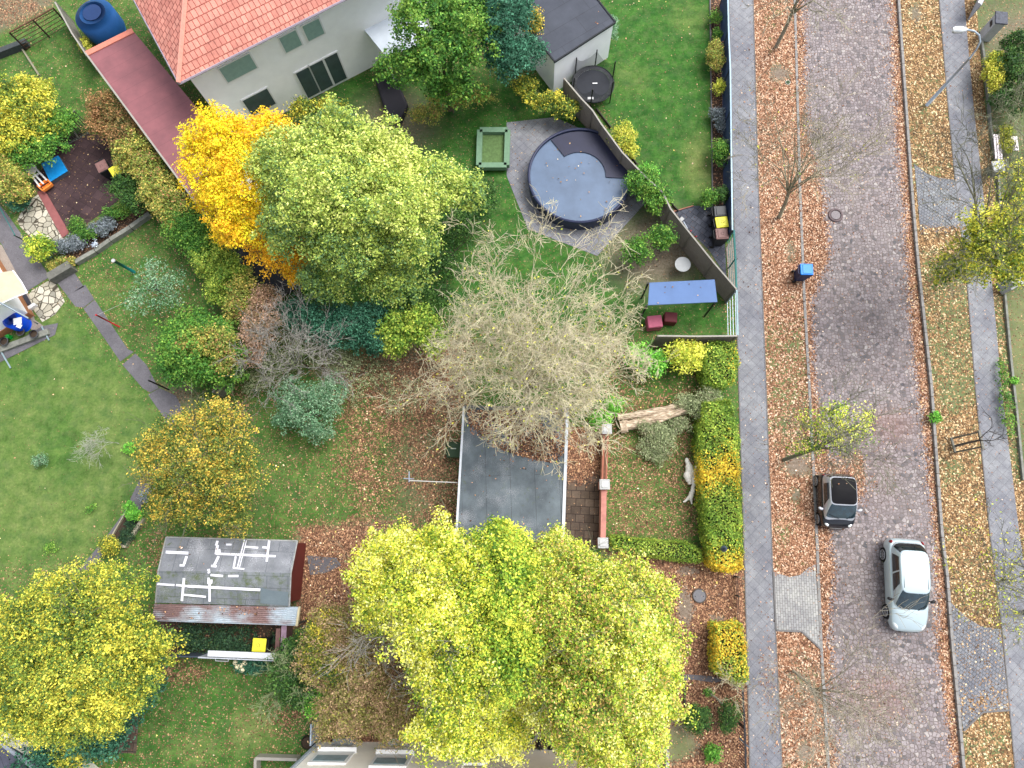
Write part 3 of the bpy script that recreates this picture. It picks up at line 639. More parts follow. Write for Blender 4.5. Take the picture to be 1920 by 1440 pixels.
def bare_tree(name, label, cat, base, trunk_top, htop, targets, pal_leaves=None, r0=.12, ln=1.5, depth=3, nb=3, mat=None, group=None, rmin=.008, spread=.5, leaves=0, lsize=.1, forks=None):
    """base px; trunk_top (px, py, h); targets: list of (px, py, h) main limb ends"""
    bp = P(*base); t_ = thing(name, label, cat, bp, 0, group); tp = P(*trunk_top)
    mb = MB(); mb.tube([bp-Vector((0, 0, .1)), bp.lerp(tp, .5)+Vector((.05, .02, 0)), tp], [r0*1.2, r0, r0*.8], 9)
    V, Fc = [], []; ends = []
    for tg in targets:
        e = P(*tg); m_ = tp.lerp(e, .5)+Vector((random.uniform(-.2, .2), random.uniform(-.2, .2), .25))
        mb.tube([tp.lerp(bp, random.uniform(0, .25)), m_, e], [r0*.45, r0*.28, max(rmin, r0*.12)], 6, False)
        dd = np.array(e-tp)
        for f in (.45, .65, .85, 1.0):
            q = np.array(m_.lerp(e, (f-.5)*2) if f > .5 else tp.lerp(m_, f*2)); k0 = len(V)
            twigs(V, Fc, q, dd/np.linalg.norm(dd)+rng.normal(0, .45, 3), ln*rng.uniform(.7, 1.1), max(rmin, r0*.14), depth, .15, spread, 3, nb, rmin)
            ends += V[k0+9::12]
    mb.build('trunk', mat or M_bark_g, t_, smooth=True)
    raw_mesh('branches', np.array(V), np.array(Fc), mat or M_bark_g, False, None, t_)
    if leaves and pal_leaves:
        E = np.array(ends); pick = E[rng.integers(0, len(E), leaves)]+rng.normal(0, .1, (leaves, 3))
        leaves_mesh('crown', pick, rng.normal(size=pick.shape)+[0, 0, .8], lsize, pal_col(pal_leaves, rng.normal(.4, .25, leaves)), t_)
    return t_
def hedge(name, label, cat, poly, h, pal_fn, size=.1, dens=420, group=None, wob=.12, trunk_r=.03):
    """clipped hedge: leaves over the top and sides, a dark solid core inside"""
    c = P(sum(p[0] for p in poly)/len(poly), sum(p[1] for p in poly)/len(poly), 0); t_ = thing(name, label, cat, c, 0, group)
    wp = [P(p[0], p[1], h) for p in poly]; xs = [p.x for p in wp]; ys_ = [p.y for p in wp]; wq = [(p.x, p.y) for p in wp]
    n = int((max(xs)-min(xs))*(max(ys_)-min(ys_))*dens); x = rng.uniform(min(xs), max(xs), n); y = rng.uniform(min(ys_), max(ys_), n)
    ok = in_poly(x, y, wq); x, y = x[ok], y[ok]; d = poly_dist(x, y, wq)
    und = wob*(np.sin(x*2.3)*np.sin(y*1.9)+.6*np.sin(x*6.1+y*4.7)); z = h-np.where(d < .22, (.22-d)**2*5, 0)+und-rng.random(len(x))**2*.3
    top = np.stack([x, y, z], 1); tn = np.stack([rng.normal(0, .5, len(x)), rng.normal(0, .5, len(x)), np.ones(len(x))], 1)
    S_, SN = [], []
    for i in range(len(wq)):
        a, b_ = np.array(wq[i]), np.array(wq[(i+1) % len(wq)]); l = np.linalg.norm(b_-a); m_ = int(l*h*dens*.8)
        if m_ < 1: continue
        t = rng.random(m_); q = a+(b_-a)*t[:, None]; nn = np.array([(b_-a)[1], -(b_-a)[0]])/l; inw = np.array([np.mean(xs), np.mean(ys_)])-(a+b_)/2
        if nn@inw > 0: nn = -nn
        zz = rng.uniform(.02, h, m_); off = rng.normal(0, .05, m_)+wob*.5*np.sin(q[:, 0]*5+q[:, 1]*5+zz*3)-rng.random(m_)*.12
        S_.append(np.stack([q[:, 0]+nn[0]*off, q[:, 1]+nn[1]*off, zz], 1)); SN.append(np.stack([nn[0]+rng.normal(0, .4, m_), nn[1]+rng.normal(0, .4, m_), rng.uniform(0, 1, m_)], 1))
    pos = np.vstack([top]+S_); nr = np.vstack([tn]+SN); q = pos; px, py = U(q[:, 0], q[:, 1])
    leaves_mesh('foliage', pos, nr, size, pal_fn(px, py, len(pos), q), t_)
    mb = MB(); cx, cy = c.x, c.y
    mb.prism([((a-cx)*.8+cx if abs(a-cx) < 3 else a-math.copysign(.4, a-cx), (b_-cy)*.8+cy if abs(b_-cy) < 3 else b_-math.copysign(.4, b_-cy)) for a, b_ in wq], .02, h*.72)
    mb.build('stems', M_core, t_); return t_  # solid core block; inner shade of the hedge put into its dark colour
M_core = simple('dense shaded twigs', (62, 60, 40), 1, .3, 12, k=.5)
# ================================================================= BUILT THINGS
def onwall(px, py, A, B, off=0.0):
    """point where the view of this pixel meets the upright wall through A and B"""
    r = RW @ Vector(((px-960)/F, -(py-720)/F, -1.0))
    n = Vector((B.y-A.y, -(B.x-A.x), 0)).normalized()
    if n.dot(Vector((0, 0, 0))-A) < 0: n = -n          # towards the middle of the view
    o = Vector((0, 0, H)); t = (A-o).dot(n)/r.dot(n); return o+r*t+n*off, n
M_white = simple('white render wall', (244, 246, 250), .8, .04, 2, k=.96)
M_cream = simple('cream render wall', (244, 240, 230), .8, .05, 2, k=.96)
M_glass = simple('dark window glass', (70, 84, 92), .08, .2, 2, spec=.8)
M_frame = simple('white window frame', (232, 234, 236), .5, .03, 4, k=.85)
M_dark = simple('dark metal', (40, 44, 50), .45, .2, 10, metal=.4)
M_steel = simple('galvanised steel', (176, 190, 204), .45, .12, 10, metal=.3, k=.9)
M_tape = simple('white sealing tape', (232, 232, 244), .6, .05, 8, k=.9)
M_wood_g = simple('weathered grey boards', (128, 126, 116), .85, .3, 8, bump=.2)
M_wood_d = simple('dark weathered boards', (72, 70, 62), .9, .3, 10)
M_brick = simple('pinkish brick', (178, 122, 104), .9, .18, 9)
M_stone = simple('grey wall stone', (136, 138, 130), .9, .3, 5, bump=.3)
M_capst = simple('pale concrete cap', (192, 194, 194), .85, .12, 12)
M_teal = simple('teal painted steel', (10, 116, 112), .5, .1, 10)
M_black = simple('black plastic', (26, 27, 30), .45, .15, 8)
M_redp = simple('red paint', (190, 30, 44), .5, .1, 8)

def felt(name, a, b, moss=.0, seams=None, rot=0.0, speck=.0):
    N = NT(name); co = N.coords(None, rot); n1 = N.noise(1.1, 6, .65, co); n2 = N.noise(40, 3, .8, co)
    c = N.ramp(n1, [(.3, a), (.7, b)]); c = N.mix(1.0, c, N.ramp(n2, [(.3, (.8, .8, .8, 1)), (.7, (1.16, 1.16, 1.16, 1))]), 'MULTIPLY')
    if seams:
        br = N.n('TexBrick', {'Vector': co, 'Color1': (1, 1, 1, 1), 'Color2': (.86, .87, .88, 1), 'Mortar': (.35, .35, .36, 1), 'Scale': 1.0, 'Mortar Size': .012, 'Mortar Smooth': .6, 'Bias': 0.0, 'Brick Width': seams[0], 'Row Height': seams[1]}, offset=.37)
        c = N.mix(1.0, c, br.outputs[0], 'MULTIPLY')
    if moss:
        mo = N.ramp(N.noise(2.4, 7, .8, co), [(.62-moss*.12, (0, 0, 0, 1)), (.68, (1, 1, 1, 1))]); c = N.mix(mo, c, L4((82, 96, 44)))
    if speck:
        sp = N.ramp(N.math('MULTIPLY', N.noise(30, 2, .9, co), N.noise(.9, 2, .5, co)), [(.30, (0, 0, 0, 1)), (.36, (1, 1, 1, 1))]); c = N.mix(N.math('MULTIPLY', sp, speck), c, L4((190, 192, 200)))
    N.set(N.b.inputs['Base Color'], N.mix(1.0, c, (.8, .8, .8, 1), 'MULTIPLY')); N.b.inputs['Roughness'].default_value = .7; N.bump(n2, .25, .01); return N.m

def bin_(name, label, loc, rotz, lid, body, group=None, badge=True):
    t = thing(name, label, 'wheelie bin', loc, rotz, group)
    b = MB(); b.prism([(-.22, -.24), (.22, -.24), (.22, .2), (-.22, .2)], .06, .98, top=[(-.27, -.33), (.27, -.33), (.27, .25), (-.27, .25)]); b.box((0, -.04, .975), (.57, .62, .05), 0, .015)
    b.build('body', body, t, local=True)
    l = MB(); l.box((0, -.03, 1.03), (.56, .6, .055), 0, .04); l.box((0, -.05, 1.067), (.44, .44, .03), 0, .02)
    lo = l.build('lid', lid, t, local=True)
    if badge: MB().torus((0, -.05, 1.083), .07, .012, 20, 5).build('emblem', simple('emblem '+lid.name, (150, 140, 60) if 'yellow' in lid.name else (120, 90, 90), .6, .05), lo, local=True)
    MB().tube([(-.22, .3, 1.0), (-.2, .36, 1.02), (.2, .36, 1.02), (.22, .3, 1.0)], .018, 6).build('handle', body, t, local=True)
    for s_ in (-1, 1): MB().tube([(s_*.24, .24, .1), (s_*.3, .24, .1)], .1, 14).build('wheel', M_black, t, local=True)
    return t
L_yel = simple('yellow lid plastic', (240, 232, 70), .45, .04, 3, k=.9); L_brn = simple('brown lid plastic', (140, 104, 100), .5, .08, 3); L_blk = simple('charcoal lid plastic', (56, 60, 66), .45, .1, 3)
L_blu = simple('blue bin plastic', (0, 128, 226), .4, .05, 3, k=.95); B_blu = simple('dark blue bin body', (20, 44, 90), .5, .1, 3); B_blk = simple('black bin body', (40, 42, 46), .5, .1, 3)
G1 = 'household bins in the paved corner'
bin_('wheelie_bin', 'bright blue wheelie bin standing at the cobbled kerb', P(1496, 520), R(88), L_blu, B_blu, badge=False)
bin_('wheelie_bin', 'charcoal wheelie bin behind the yellow one in the fenced corner', P(1339, 414), R(92), L_blk, B_blk, G1, False)
bin_('wheelie_bin', 'yellow lidded bin between charcoal and brown bins by the fence', P(1342, 434), R(96), L_yel, B_blk, G1)
bin_('wheelie_bin', 'brown lidded bin below the yellow one in the fenced corner', P(1342, 455), R(92), L_brn, B_blk, G1)
bin_('wheelie_bin', 'brown lidded bin on the dark terrace at the hedge', P(213, 330), R(30), L_brn, B_blk)
bin_('wheelie_bin', 'yellow lidded bin half under the hedge beside the brown bin', P(238, 338), R(35), L_yel, B_blk, badge=False)
bin_('wheelie_bin', 'yellow lidded bin in the ivy yard behind the shed', P(504, 1203), R(-92), L_yel, B_blk)

# --- street lamp
t = thing('street_lamp', 'tall galvanised lamp post with curved arm over the right pavement', 'street lamp', P(1738, 197))
bp = P(1738, 197); LH = 0
def top_at(base, px):          # height of an upright over base whose image reaches column px
    lo, hi = 0, 20
    for _ in range(40):
        mid = (lo+hi)/2; v = Vector((base.x, base.y, mid-H)); q = RW.transposed() @ v
        if 960+F*q.x/-q.z < px: lo = mid
        else: hi = mid
    return lo
hp = top_at(bp, 1818)
pts = [bp, bp+Vector((0, 0, hp))]; hh = hp
arm = [(1830, 94, hh+.55), (1838, 78, hh+.9), (1836, 66, hh+1.15), (1826, 58, hh+1.3), (1812, 55.5, hh+1.35)]
MB().tube([bp-Vector((0, 0, .2)), bp+Vector((0, 0, 1.6)), bp+Vector((0, 0, 1.62)), bp+Vector((0, 0, hp))], [.085, .085, .065, .05], 14).build('pole', M_steel, t, smooth=True)
MB().tube([bp+Vector((0, 0, hp-.01))]+[P(*a) for a in arm], .042, 10).build('arm', M_steel, t, smooth=True)
a0, a1 = P(*arm[-1]), P(1786, 55.5, hh+1.38); d = (a1-a0)
hd = MB(); hd.tube([a0-d*.05, a0+d*.08, a0+d*.35, a0+d*.8, a0+d], [.05, .085, .135, .14, .07], 14); hd.build('lamp_head', simple('lamp housing', (236, 240, 244), .4, .03, k=.9), t, smooth=True)
lg = MB(); lg.bar(a0+d*.2-Vector((0, 0, .1)), a0+d*.93-Vector((0, 0, .1)), .2, .09); lg.build('lamp_glass', simple('lamp glass', (170, 178, 182), .2, .05), t, bevel=.03)

# --- cars
def car(name, label, cat, pf, pr, L, W, Hh, pr_, mats):
    a, b_ = pf, pr; c = (a+b_)/2; hd_ = math.atan2((a-b_).y, (a-b_).x); t = thing(name, label, cat, (c.x, c.y, -.095), hd_)
    st = pr_['st']; V = []; nr = 0
    def sec(hw, zb, zs, zt):
        h_ = [(0, zb), (hw*.82, zb), (hw*.96, zb+.1), (hw, zb+(zs-zb)*.45), (hw*.985, zs-.1), (hw*.93, zs), (hw*.62, zs+(zt-zs)*.8), (0, zt)]
        return h_+[(-y, z) for y, z in h_[-2:0:-1]]
    secs = []
    for (fx, fw, zb, zs, zt) in st: secs.append([(fx*L/2, y, z) for y, z in sec(fw*W/2, zb, zs, zt)])
    n = len(secs[0]); m = MB(); V = sum(secs, []); Fs = []
    for i in range(len(secs)-1):
        for k in range(n): j = (k+1) % n; Fs.append((i*n+k, (i+1)*n+k, (i+1)*n+j, i*n+j))
    Fs.append(tuple(range(n))); Fs.append(tuple(range((len(secs)-1)*n+n-1, (len(secs)-1)*n-1, -1)))
    m.add(V, Fs); body = m.build('body', mats['body'], t, True, True)
    ss = body.modifiers.new('s', 'SUBSURF'); ss.levels = 2; ss.render_levels = 2
    wr = pr_['wr']; cut = MB()
    for wx in pr_['wx']: cut.tube([(wx, -W, wr), (wx, -W/2+.2, wr)], wr+.055, 24); cut.tube([(wx, W/2-.2, wr), (wx, W, wr)], wr+.055, 24)
    co = cut.build('wheel_arches', mats['trim'], t, False, True); bo = body.modifiers.new('b', 'BOOLEAN'); bo.object = co; bo.solver = 'EXACT'
    dg = bpy.context.evaluated_depsgraph_get(); dg.update(); me = bpy.data.meshes.new_from_object(body.evaluated_get(dg)); body.modifiers.clear(); body.data = me
    if not len(me.materials): me.materials.append(mats['body'])
    bpy.data.objects.remove(co)
    for wx in pr_['wx']:
        for s_ in (-1, 1):
            y0 = s_*(W/2-.03); w_ = MB(); w_.tube([(wx, y0-s_*.2, wr), (wx, y0-s_*.01, wr), (wx, y0, wr)], [wr, wr, wr*.86], 28); wo_ = w_.build('wheel', mats['tyre'], t, True, True)
            wo_.modifiers.new('w', 'WEIGHTED_NORMAL')
            rm = MB(); rm.tube([(wx, y0-s_*.02, wr), (wx, y0+s_*.004, wr)], wr*.22, 14)
            for k in range(7):
                an = 2*math.pi*k/7; rm.bar((wx+math.cos(an)*wr*.12, y0+s_*.002, wr+math.sin(an)*wr*.12), (wx+math.cos(an)*wr*.64, y0+s_*.002, wr+math.sin(an)*wr*.64), .05, .02, Vector((0, 1, 0)))
            b2 = len(rm.v); rm.torus((0, 0, 0), wr*.66, .022, 28, 6); rm.v[b2:] = [(wx+x, y0+s_*.004+z, wr+y) for x, y, z in rm.v[b2:]]
            rm.build('rim', mats['rim'], wo_, False, True)
    # greenhouse
    g_ = pr_['gh']; e = g_['e']
    def ring(th, cx, a_, bb): c_, s_ = math.cos(th), math.sin(th); return (cx+a_*math.copysign(abs(c_)**(2/e), c_), bb*math.copysign(abs(s_)**(2/e), s_))
    def Gp(th, q, off=0.0):
        x0, y0 = ring(th, (g_['bf']+g_['br'])/2, (g_['bf']-g_['br'])/2, g_['by']); x1, y1 = ring(th, (g_['tf']+g_['tr'])/2, (g_['tf']-g_['tr'])/2, g_['ty'])
        sl = (x0-(g_['br']))/(g_['bf']-g_['br']); z0 = g_['zr']+(g_['zf']-g_['zr'])*sl-.0; z1 = g_['zt']-.02*abs(2*sl-1)
        bul = math.sin(q*math.pi)*.035; x = x0+(x1-x0)*q; y = y0+(y1-y0)*q; ln = math.hypot(x1-x0, y1-y0)+1e-6
        rx, ry = (x-(g_['bf']+g_['br'])/2), y*2; rl = math.hypot(rx, ry)+1e-6; z = z0+(z1-z0)*q
        nz = .35; return Vector((x+(bul+off)*rx/rl, y+(bul+off)*ry/rl, z+off*.8))
    def Cap(th, s_, off=0.0):
        p = Gp(th, 1.0); cx = (g_['tf']+g_['tr'])/2; return Vector((cx+(p.x-cx)*s_, p.y*s_, p.z+.065*(1-s_**2.2)+off))
    NT_ = 96; cb = MB(); layers = [[Gp(2*math.pi*k/NT_, q) for k in range(NT_)] for q in (-.25, 0, .15, .35, .55, .75, .9, 1.0)]+[[Cap(2*math.pi*k/NT_, s_) for k in range(NT_)] for s_ in (.96, .85, .6, .3)]
    vs = sum(layers, []); fs = []
    for i in range(len(layers)-1):
        for k in range(NT_): j = (k+1) % NT_; fs.append((i*NT_+k, i*NT_+j, (i+1)*NT_+j, (i+1)*NT_+k))
    fs.append(tuple((len(layers)-1)*NT_+k for k in range(NT_))); cb.add(vs, fs); cb.build('cabin_frame', mats['frame'], t, True, True)
    def patch(nm, mat, t0, t1, q0, q1, off=.007, nn=22):
        p = MB(); vs = []; fs = []
        for i in range(nn+1):
            for j in range(7):
                th = t0+(t1-t0)*i/nn; vs.append(Gp(th, q0(i/nn)+(q1(i/nn)-q0(i/nn))*j/6 if callable(q0) else q0+(q1-q0)*j/6, off))
        for i in range(nn):
            for j in range(6): fs.append((i*7+j, (i+1)*7+j, (i+1)*7+j+1, i*7+j+1))
        p.add(vs, fs); return p.build(nm, mat, t, True, True)
    ty = lambda f: math.asin(min(1, f**(e/2))); tx = lambda f: math.acos(math.copysign(abs(f)**(e/2), f))
    patch('windscreen', mats['screen'], -ty(.9), ty(.9), .08, .97)
    patch('rear_window', mats['glass'], math.pi-ty(.9), math.pi+ty(.9), *g_['rq'])
    for s_ in (1, -1):
        for (f0, f1) in g_['sw']: patch('side_window', mats['glass'], s_*tx(f0), s_*tx(f1), .1, .84)
        yb = s_*(g_['by']+.16); mr = MB(); ctr = (g_['bf']-.42, yb, g_['zf']+.06); mr.box(ctr, (.12, .22, .13), s_*.35, .04); mr.bar((ctr[0], s_*(g_['by']-.02), ctr[2]-.04), (ctr[0], yb, ctr[2]-.02), .05, .03); mr.build('wing_mirror', mats['mirror'], t, True, True)
    def cap_patch(nm, mat, s1, off=.006):
        p = MB(); vs = [Cap(0, 0, off)]; fs = []
        rs = (s1*.35, s1*.7, s1*.93, s1)
        for s_ in rs: vs += [Cap(2*math.pi*k/NT_, s_, off) for k in range(NT_)]
        for k in range(NT_): fs.append((0, 1+k, 1+(k+1) % NT_))
        for i in range(3):
            for k in range(NT_): j = (k+1) % NT_; fs.append((1+i*NT_+k, 1+(i+1)*NT_+k, 1+(i+1)*NT_+j, 1+i*NT_+j))
        p.add(vs, fs); return p.build(nm, mat, t, True, True)
    if 'roof' in mats: cap_patch('roof_panel', mats['roof'], .965)
    else:
        for s_ in (-1, 1):
            p = MB(); p.tube([(g_['tr']+.12+.2*k, s_*(g_['ty']*.84), Cap(0, .0).z-.012-.028) for k in range(int((g_['tf']-g_['tr']-.2)/.2)+1)], .011, 5); p.build('roof_seam', mats['trim'], t, False, True)
        MB().tube([(g_['tr']+.2, 0, g_['zt']+.04), (g_['tr']+.08, 0, g_['zt']+.16)], .012, 6).build('aerial', mats['trim'], t, False, True)
    for s_ in (1, -1):
        for nm, key in (('headlight', 'hl'), ('tail_light', 'tl')):
            cx, cy, cz, sx, sy, sz, rz = pr_[key]; ico = bmesh.new(); bmesh.ops.create_uvsphere(ico, u_segments=18, v_segments=12, radius=1.0)
            vs = []; ca, sa = math.cos(rz*s_), math.sin(rz*s_)
            for v in ico.verts: x, y, z = v.co.x*sx, v.co.y*sy, v.co.z*sz; vs.append((cx+x*ca-y*sa, s_*cy+x*sa+y*ca, cz+z))
            m2 = MB(); m2.add(vs, [tuple(v.index for v in f.verts) for f in ico.faces]); ico.free(); m2.build(nm, mats[nm], t, True, True)
        w_ = MB(); p0 = Gp(s_*ty(.35) if s_ > 0 else -ty(.1), .05, .02); p1 = Gp(s_*ty(.75), .3, .025); w_.tube([p0, p1], .012, 5); w_.build('wiper', mats['trim'], t, False, True)
    pl = MB(); pl.box((L/2+.0, 0, .42), (.03, .5, .11)); pl.build('number_plate', mats['plate'], t, False, True)
    gb = MB(); gb.box((L/2-.05, 0, .56), (.1, W*.5, .05), 0, .02); gb.build('grille', mats['trim'], t, False, True)
    return t, Gp, Cap
def paintm(name, col, metal=.3, rough=.3, k=.9): return simple(name, col, rough, .02, 1, metal=metal, spec=.5, coat=.6, k=k)
M_tyre = simple('tyre rubber', (24, 24, 26), .8, .1); M_rim = simple('alloy rim', (186, 188, 192), .35, .05, metal=.6)
M_lamp = simple('headlight glass', (232, 240, 244), .1, .03, spec=.8, k=.9); M_tail = simple('red tail light', (150, 20, 30), .2, .1, spec=.7); M_plate = simple('number plate', (230, 230, 226), .5, .02)
M_scr = simple('windscreen glass', (28, 54, 66), .07, .5, 3.2, spec=.8, coat=.3, k=.85); M_cgl = simple('car side glass', (24, 34, 40), .06, .3, 2, spec=.9)
st_h = [(-1.0, .62, .42, .62, .64), (-.975, .80, .26, .80, .86), (-.90, .94, .2, .90, .96), (-.75, 1.0, .2, .93, .97), (-.4, 1.0, .2, .93, .96), (0, 1.0, .2, .92, .96), (.35, 1.0, .2, .90, .97), (.55, .99, .2, .86, .95), (.75, .96, .2, .78, .88), (.9, .86, .22, .70, .78), (.975, .70, .28, .60, .66), (1.0, .52, .4, .52, .55)]
car('hatchback_car', 'silver white hatchback with dark rear window parked on the cobbles facing down the street', 'car', P(1710, 1182, .8), P(1701, 1015, .8), 3.95, 1.66, 1.5,
    dict(st=st_h, wr=.31, wx=(-1.22, 1.2), gh=dict(e=5.6, bf=1.04, br=-1.80, by=.74, tf=.28, tr=-1.42, ty=.60, zf=.92, zr=.95, zt=1.44, rq=(.15, .9), sw=((.50, -.02), (-.08, -.66))),
         hl=(1.63, .60, .66, .25, .10, .10, -.5), tl=(-1.80, .67, .80, .09, .06, .14, .5)),
    dict(body=paintm('silver white paint', (196, 214, 220), .4, .3), frame=paintm('silver white roof paint', (200, 218, 226), .4, .3), trim=M_black, tyre=M_tyre, rim=M_rim, screen=M_scr, glass=M_cgl, mirror=M_black, headlight=M_lamp, tail_light=M_tail, plate=M_plate))
st_s = [(-1.0, .66, .42, .66, .68), (-.965, .82, .28, .84, .9), (-.86, .96, .22, .95, 1.0), (-.6, 1.0, .2, .97, 1.0), (0, 1.0, .2, .95, .98), (.45, 1.0, .2, .93, .99), (.68, .98, .2, .88, .96), (.84, .93, .22, .78, .86), (.95, .82, .28, .62, .70), (1.0, .62, .38, .52, .56)]
M_blkp = paintm('black car paint', (22, 26, 36), .2, .25); M_silf = paintm('silver safety cell paint', (196, 200, 210), .4, .3)
tcar, Gs, Cs = car('small_car', 'tiny black two seat car with silver frame parked among leaves at the left kerb', 'car', P(1575, 985, .8), P(1570, 892, .8), 2.42, 1.52, 1.5,
    dict(st=st_s, wr=.29, wx=(-.86, .84), gh=dict(e=7.0, bf=.82, br=-1.12, by=.69, tf=.22, tr=-.98, ty=.57, zf=.95, zr=1.0, zt=1.47, rq=(.3, .9), sw=((.46, -.55),)),
         hl=(1.02, .52, .72, .15, .085, .07, -.55), tl=(-1.12, .60, .80, .05, .06, .10, .4)),
    dict(body=M_blkp, frame=M_silf, roof=simple('black glass roof', (14, 14, 20), .55, .1, spec=.1), trim=M_black, tyre=M_tyre, rim=M_rim, screen=M_scr, glass=M_cgl, mirror=M_silf, headlight=M_lamp, tail_light=M_tail, plate=M_plate))

# --- garage in the middle
GH = 2.5
t = thing('flat_roof_garage', 'low garage with grey felt roof and white metal edges, half buried in leaves', 'garage', P(960, 900))
gp = [P(870, 762, GH), P(1064, 766, GH), P(1055, 1021, GH), P(855, 1016, GH)]
gz = [(p.x, p.y) for p in gp]
cx = sum(p[0] for p in gz)/4; cy = sum(p[1] for p in gz)/4; ins = lambda q, d: [(x-math.copysign(d, x-cx), y-math.copysign(d, y-cy)) for x, y in q]
MB().prism(ins(gz, .12), 0, GH-.12).build('wall', M_cream, t)
MB().prism(gz, GH-.12, GH).build('roof', felt('grey garage felt', (70, 80, 88), (112, 124, 132), .36, (30, 1.05), R(88), .4), t)
for i, j, w_ in ((3, 0, .09), (1, 2, .13), (2, 3, .08), (0, 1, .08)):
    a, b_ = Vector((*gz[i], GH+.03)), Vector((*gz[j], GH+.03)); MB().bar(a, b_, w_, .07).build('edge_trim', simple('white edge trim', (206, 212, 220), .5, .12, 6, k=.85) if i in (3, 1) else M_edge, t)
# box of green plastic beside it, wall aerial
t = thing('compost_bin', 'dark green square box with a pale handle beside the garage', 'box', P(852, 843))
MB().box(P(851, 844)+Vector((0, 0, .3)), (.62, .66, .6), 0, .04).build('body', simple('dark green plastic', (24, 58, 28), .5, .15), t)
MB().box(P(851, 844, .62)+Vector((0, 0, .01)), (.66, .7, .05), 0, .02).build('lid', simple('dark green lid', (34, 68, 34), .5, .15), t); MB().box(P(850, 841, .67)+Vector((0, 0, .0)), (.26, .05, .03), 0, .01).build('handle', simple('pale handle', (200, 214, 200), .5, .05), t)
t = thing('washing_post', 'slim white pole with a crossed head above the leafy lawn by the garage', 'pole', P(857, 906))
a, b_ = P(858, 905, 2.2), P(767, 901, 2.35); MB().tube([a, b_], .022, 6).build('pole', simple('white pole', (214, 214, 210), .5, .1), t)
MB().tube([P(767, 884, 2.35), P(767, 904, 2.35)], .022, 6).tube([P(757, 897, 2.35), P(776, 898, 2.35)], .018, 6).build('crossbar', simple('blue grey bar', (170, 186, 206), .5, .1), t)

# --- low brick wall with three capped pillars
wall = thing('garden_wall', 'low brick wall with open rails above and solid brick below, between three pillars', 'wall', P(1133, 910))
A0, A1, A2 = P(1137, 803, 1.0), P(1133, 908, 1.0), P(1131, 1018, 1.0)
MB().bar(A1-Vector((0, 0, .53)), A2-Vector((0, 0, .53)), .22, .9).build('brickwork', M_brick, wall)
b = MB(); b.bar(A1-Vector((0, 0, .06)), A2-Vector((0, 0, .06)), .235, .035); n_ = 7
b.build('coping', simple('pink coping bricks', (204, 140, 128), .85, .2, 3), wall)
for o_ in (-.09, .09): MB().bar(A0+Vector((o_, 0, -.1)), A1+Vector((o_, 0, -.1)), .075, .09).build('rail', simple('red brown rail', (168, 104, 82), .7, .15, 4), wall)
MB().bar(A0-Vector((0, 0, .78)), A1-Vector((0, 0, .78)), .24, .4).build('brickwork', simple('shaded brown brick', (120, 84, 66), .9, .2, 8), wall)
def pillar(label, px, py):
    t = thing('wall_pillar', label, 'pillar', P(px, py, 0), 0, 'pillars along the brick wall'); p = P(px, py, 1.25); t.location = (p.x, p.y, 0)
    MB().box((0, 0, .56), (.36, .36, 1.12)).build('brickwork', M_brick, t, local=True); MB().box((0, 0, 1.17), (.46, .46, .09), 0, .02).build('cap', M_capst, t, local=True)
    MB().box((0, 0, 1.23), (.30, .30, .025), 0, .01).build('cap_inset', simple('worn cap top', (204, 206, 206), .9, .15, 12), t, local=True); return t
pl = pillar('capped pillar at the top end of the brick wall beside the fallen trunk', 1138, 804)
for lb, q in (('capped pillar in the middle of the brick wall', (1134, 908)), ('capped pillar where the brick wall meets the low hedge', (1131, 1018))):
    c_ = copy_tree(pl, (*P(*q, 1.25).to_2d(), 0)); c_['label'] = lb

# --- shed with taped roof and lean-to
t = thing('garden_shed', 'garden shed with grey roof patched in white tape and a dark red side wall', 'shed', P(430, 1070))
e0 = [P(312, 1007, 2.15), P(558, 1014, 2.15)]; rg = [P(297, 1070, 2.5), P(546, 1074, 2.5)]; e1 = [P(292, 1130, 2.15), P(543, 1137, 2.15)]
roofm = [felt('old grey shed felt', (104, 108, 116), (146, 150, 158), .25, (1.0, 1.0), R(2), .7), felt('mossy shed felt', (100, 106, 114), (140, 146, 152), 1.2, (.9, .5), R(2), .35)]
for (q, m_) in (((e0[0], e0[1], rg[1], rg[0]), roofm[0]), ((rg[0], rg[1], e1[1], e1[0]), roofm[1])):
    MB().add([tuple(p-Vector((0, 0, .05))) for p in q]+[tuple(p) for p in q], [(0, 1, 2, 3), (7, 6, 5, 4), (0, 4, 5, 1), (1, 5, 6, 2), (2, 6, 7, 3), (3, 7, 4, 0)]).build('roof', m_, t)
fb = [e0[0]+Vector((.12, -.12, 0)), e0[1]+Vector((-.32, -.12, 0)), e1[1]+Vector((-.26, .1, 0)), e1[0]+Vector((.12, .1, 0))]
MB().prism([p.to_2d() for p in fb], 0, 2.08).build('wall', simple('dark red shed boards', (104, 40, 34), .7, .12, 3), t)
def rp(px, py, up=.012):
    """point of the shed roof seen at this pixel"""
    s_ = (py-(1007+(px-312)*.028))/64.0; k_ = s_ if s_ <= 1 else 2-s_
    return P(px, py, 2.15+.35*max(0, min(1, k_))+up)
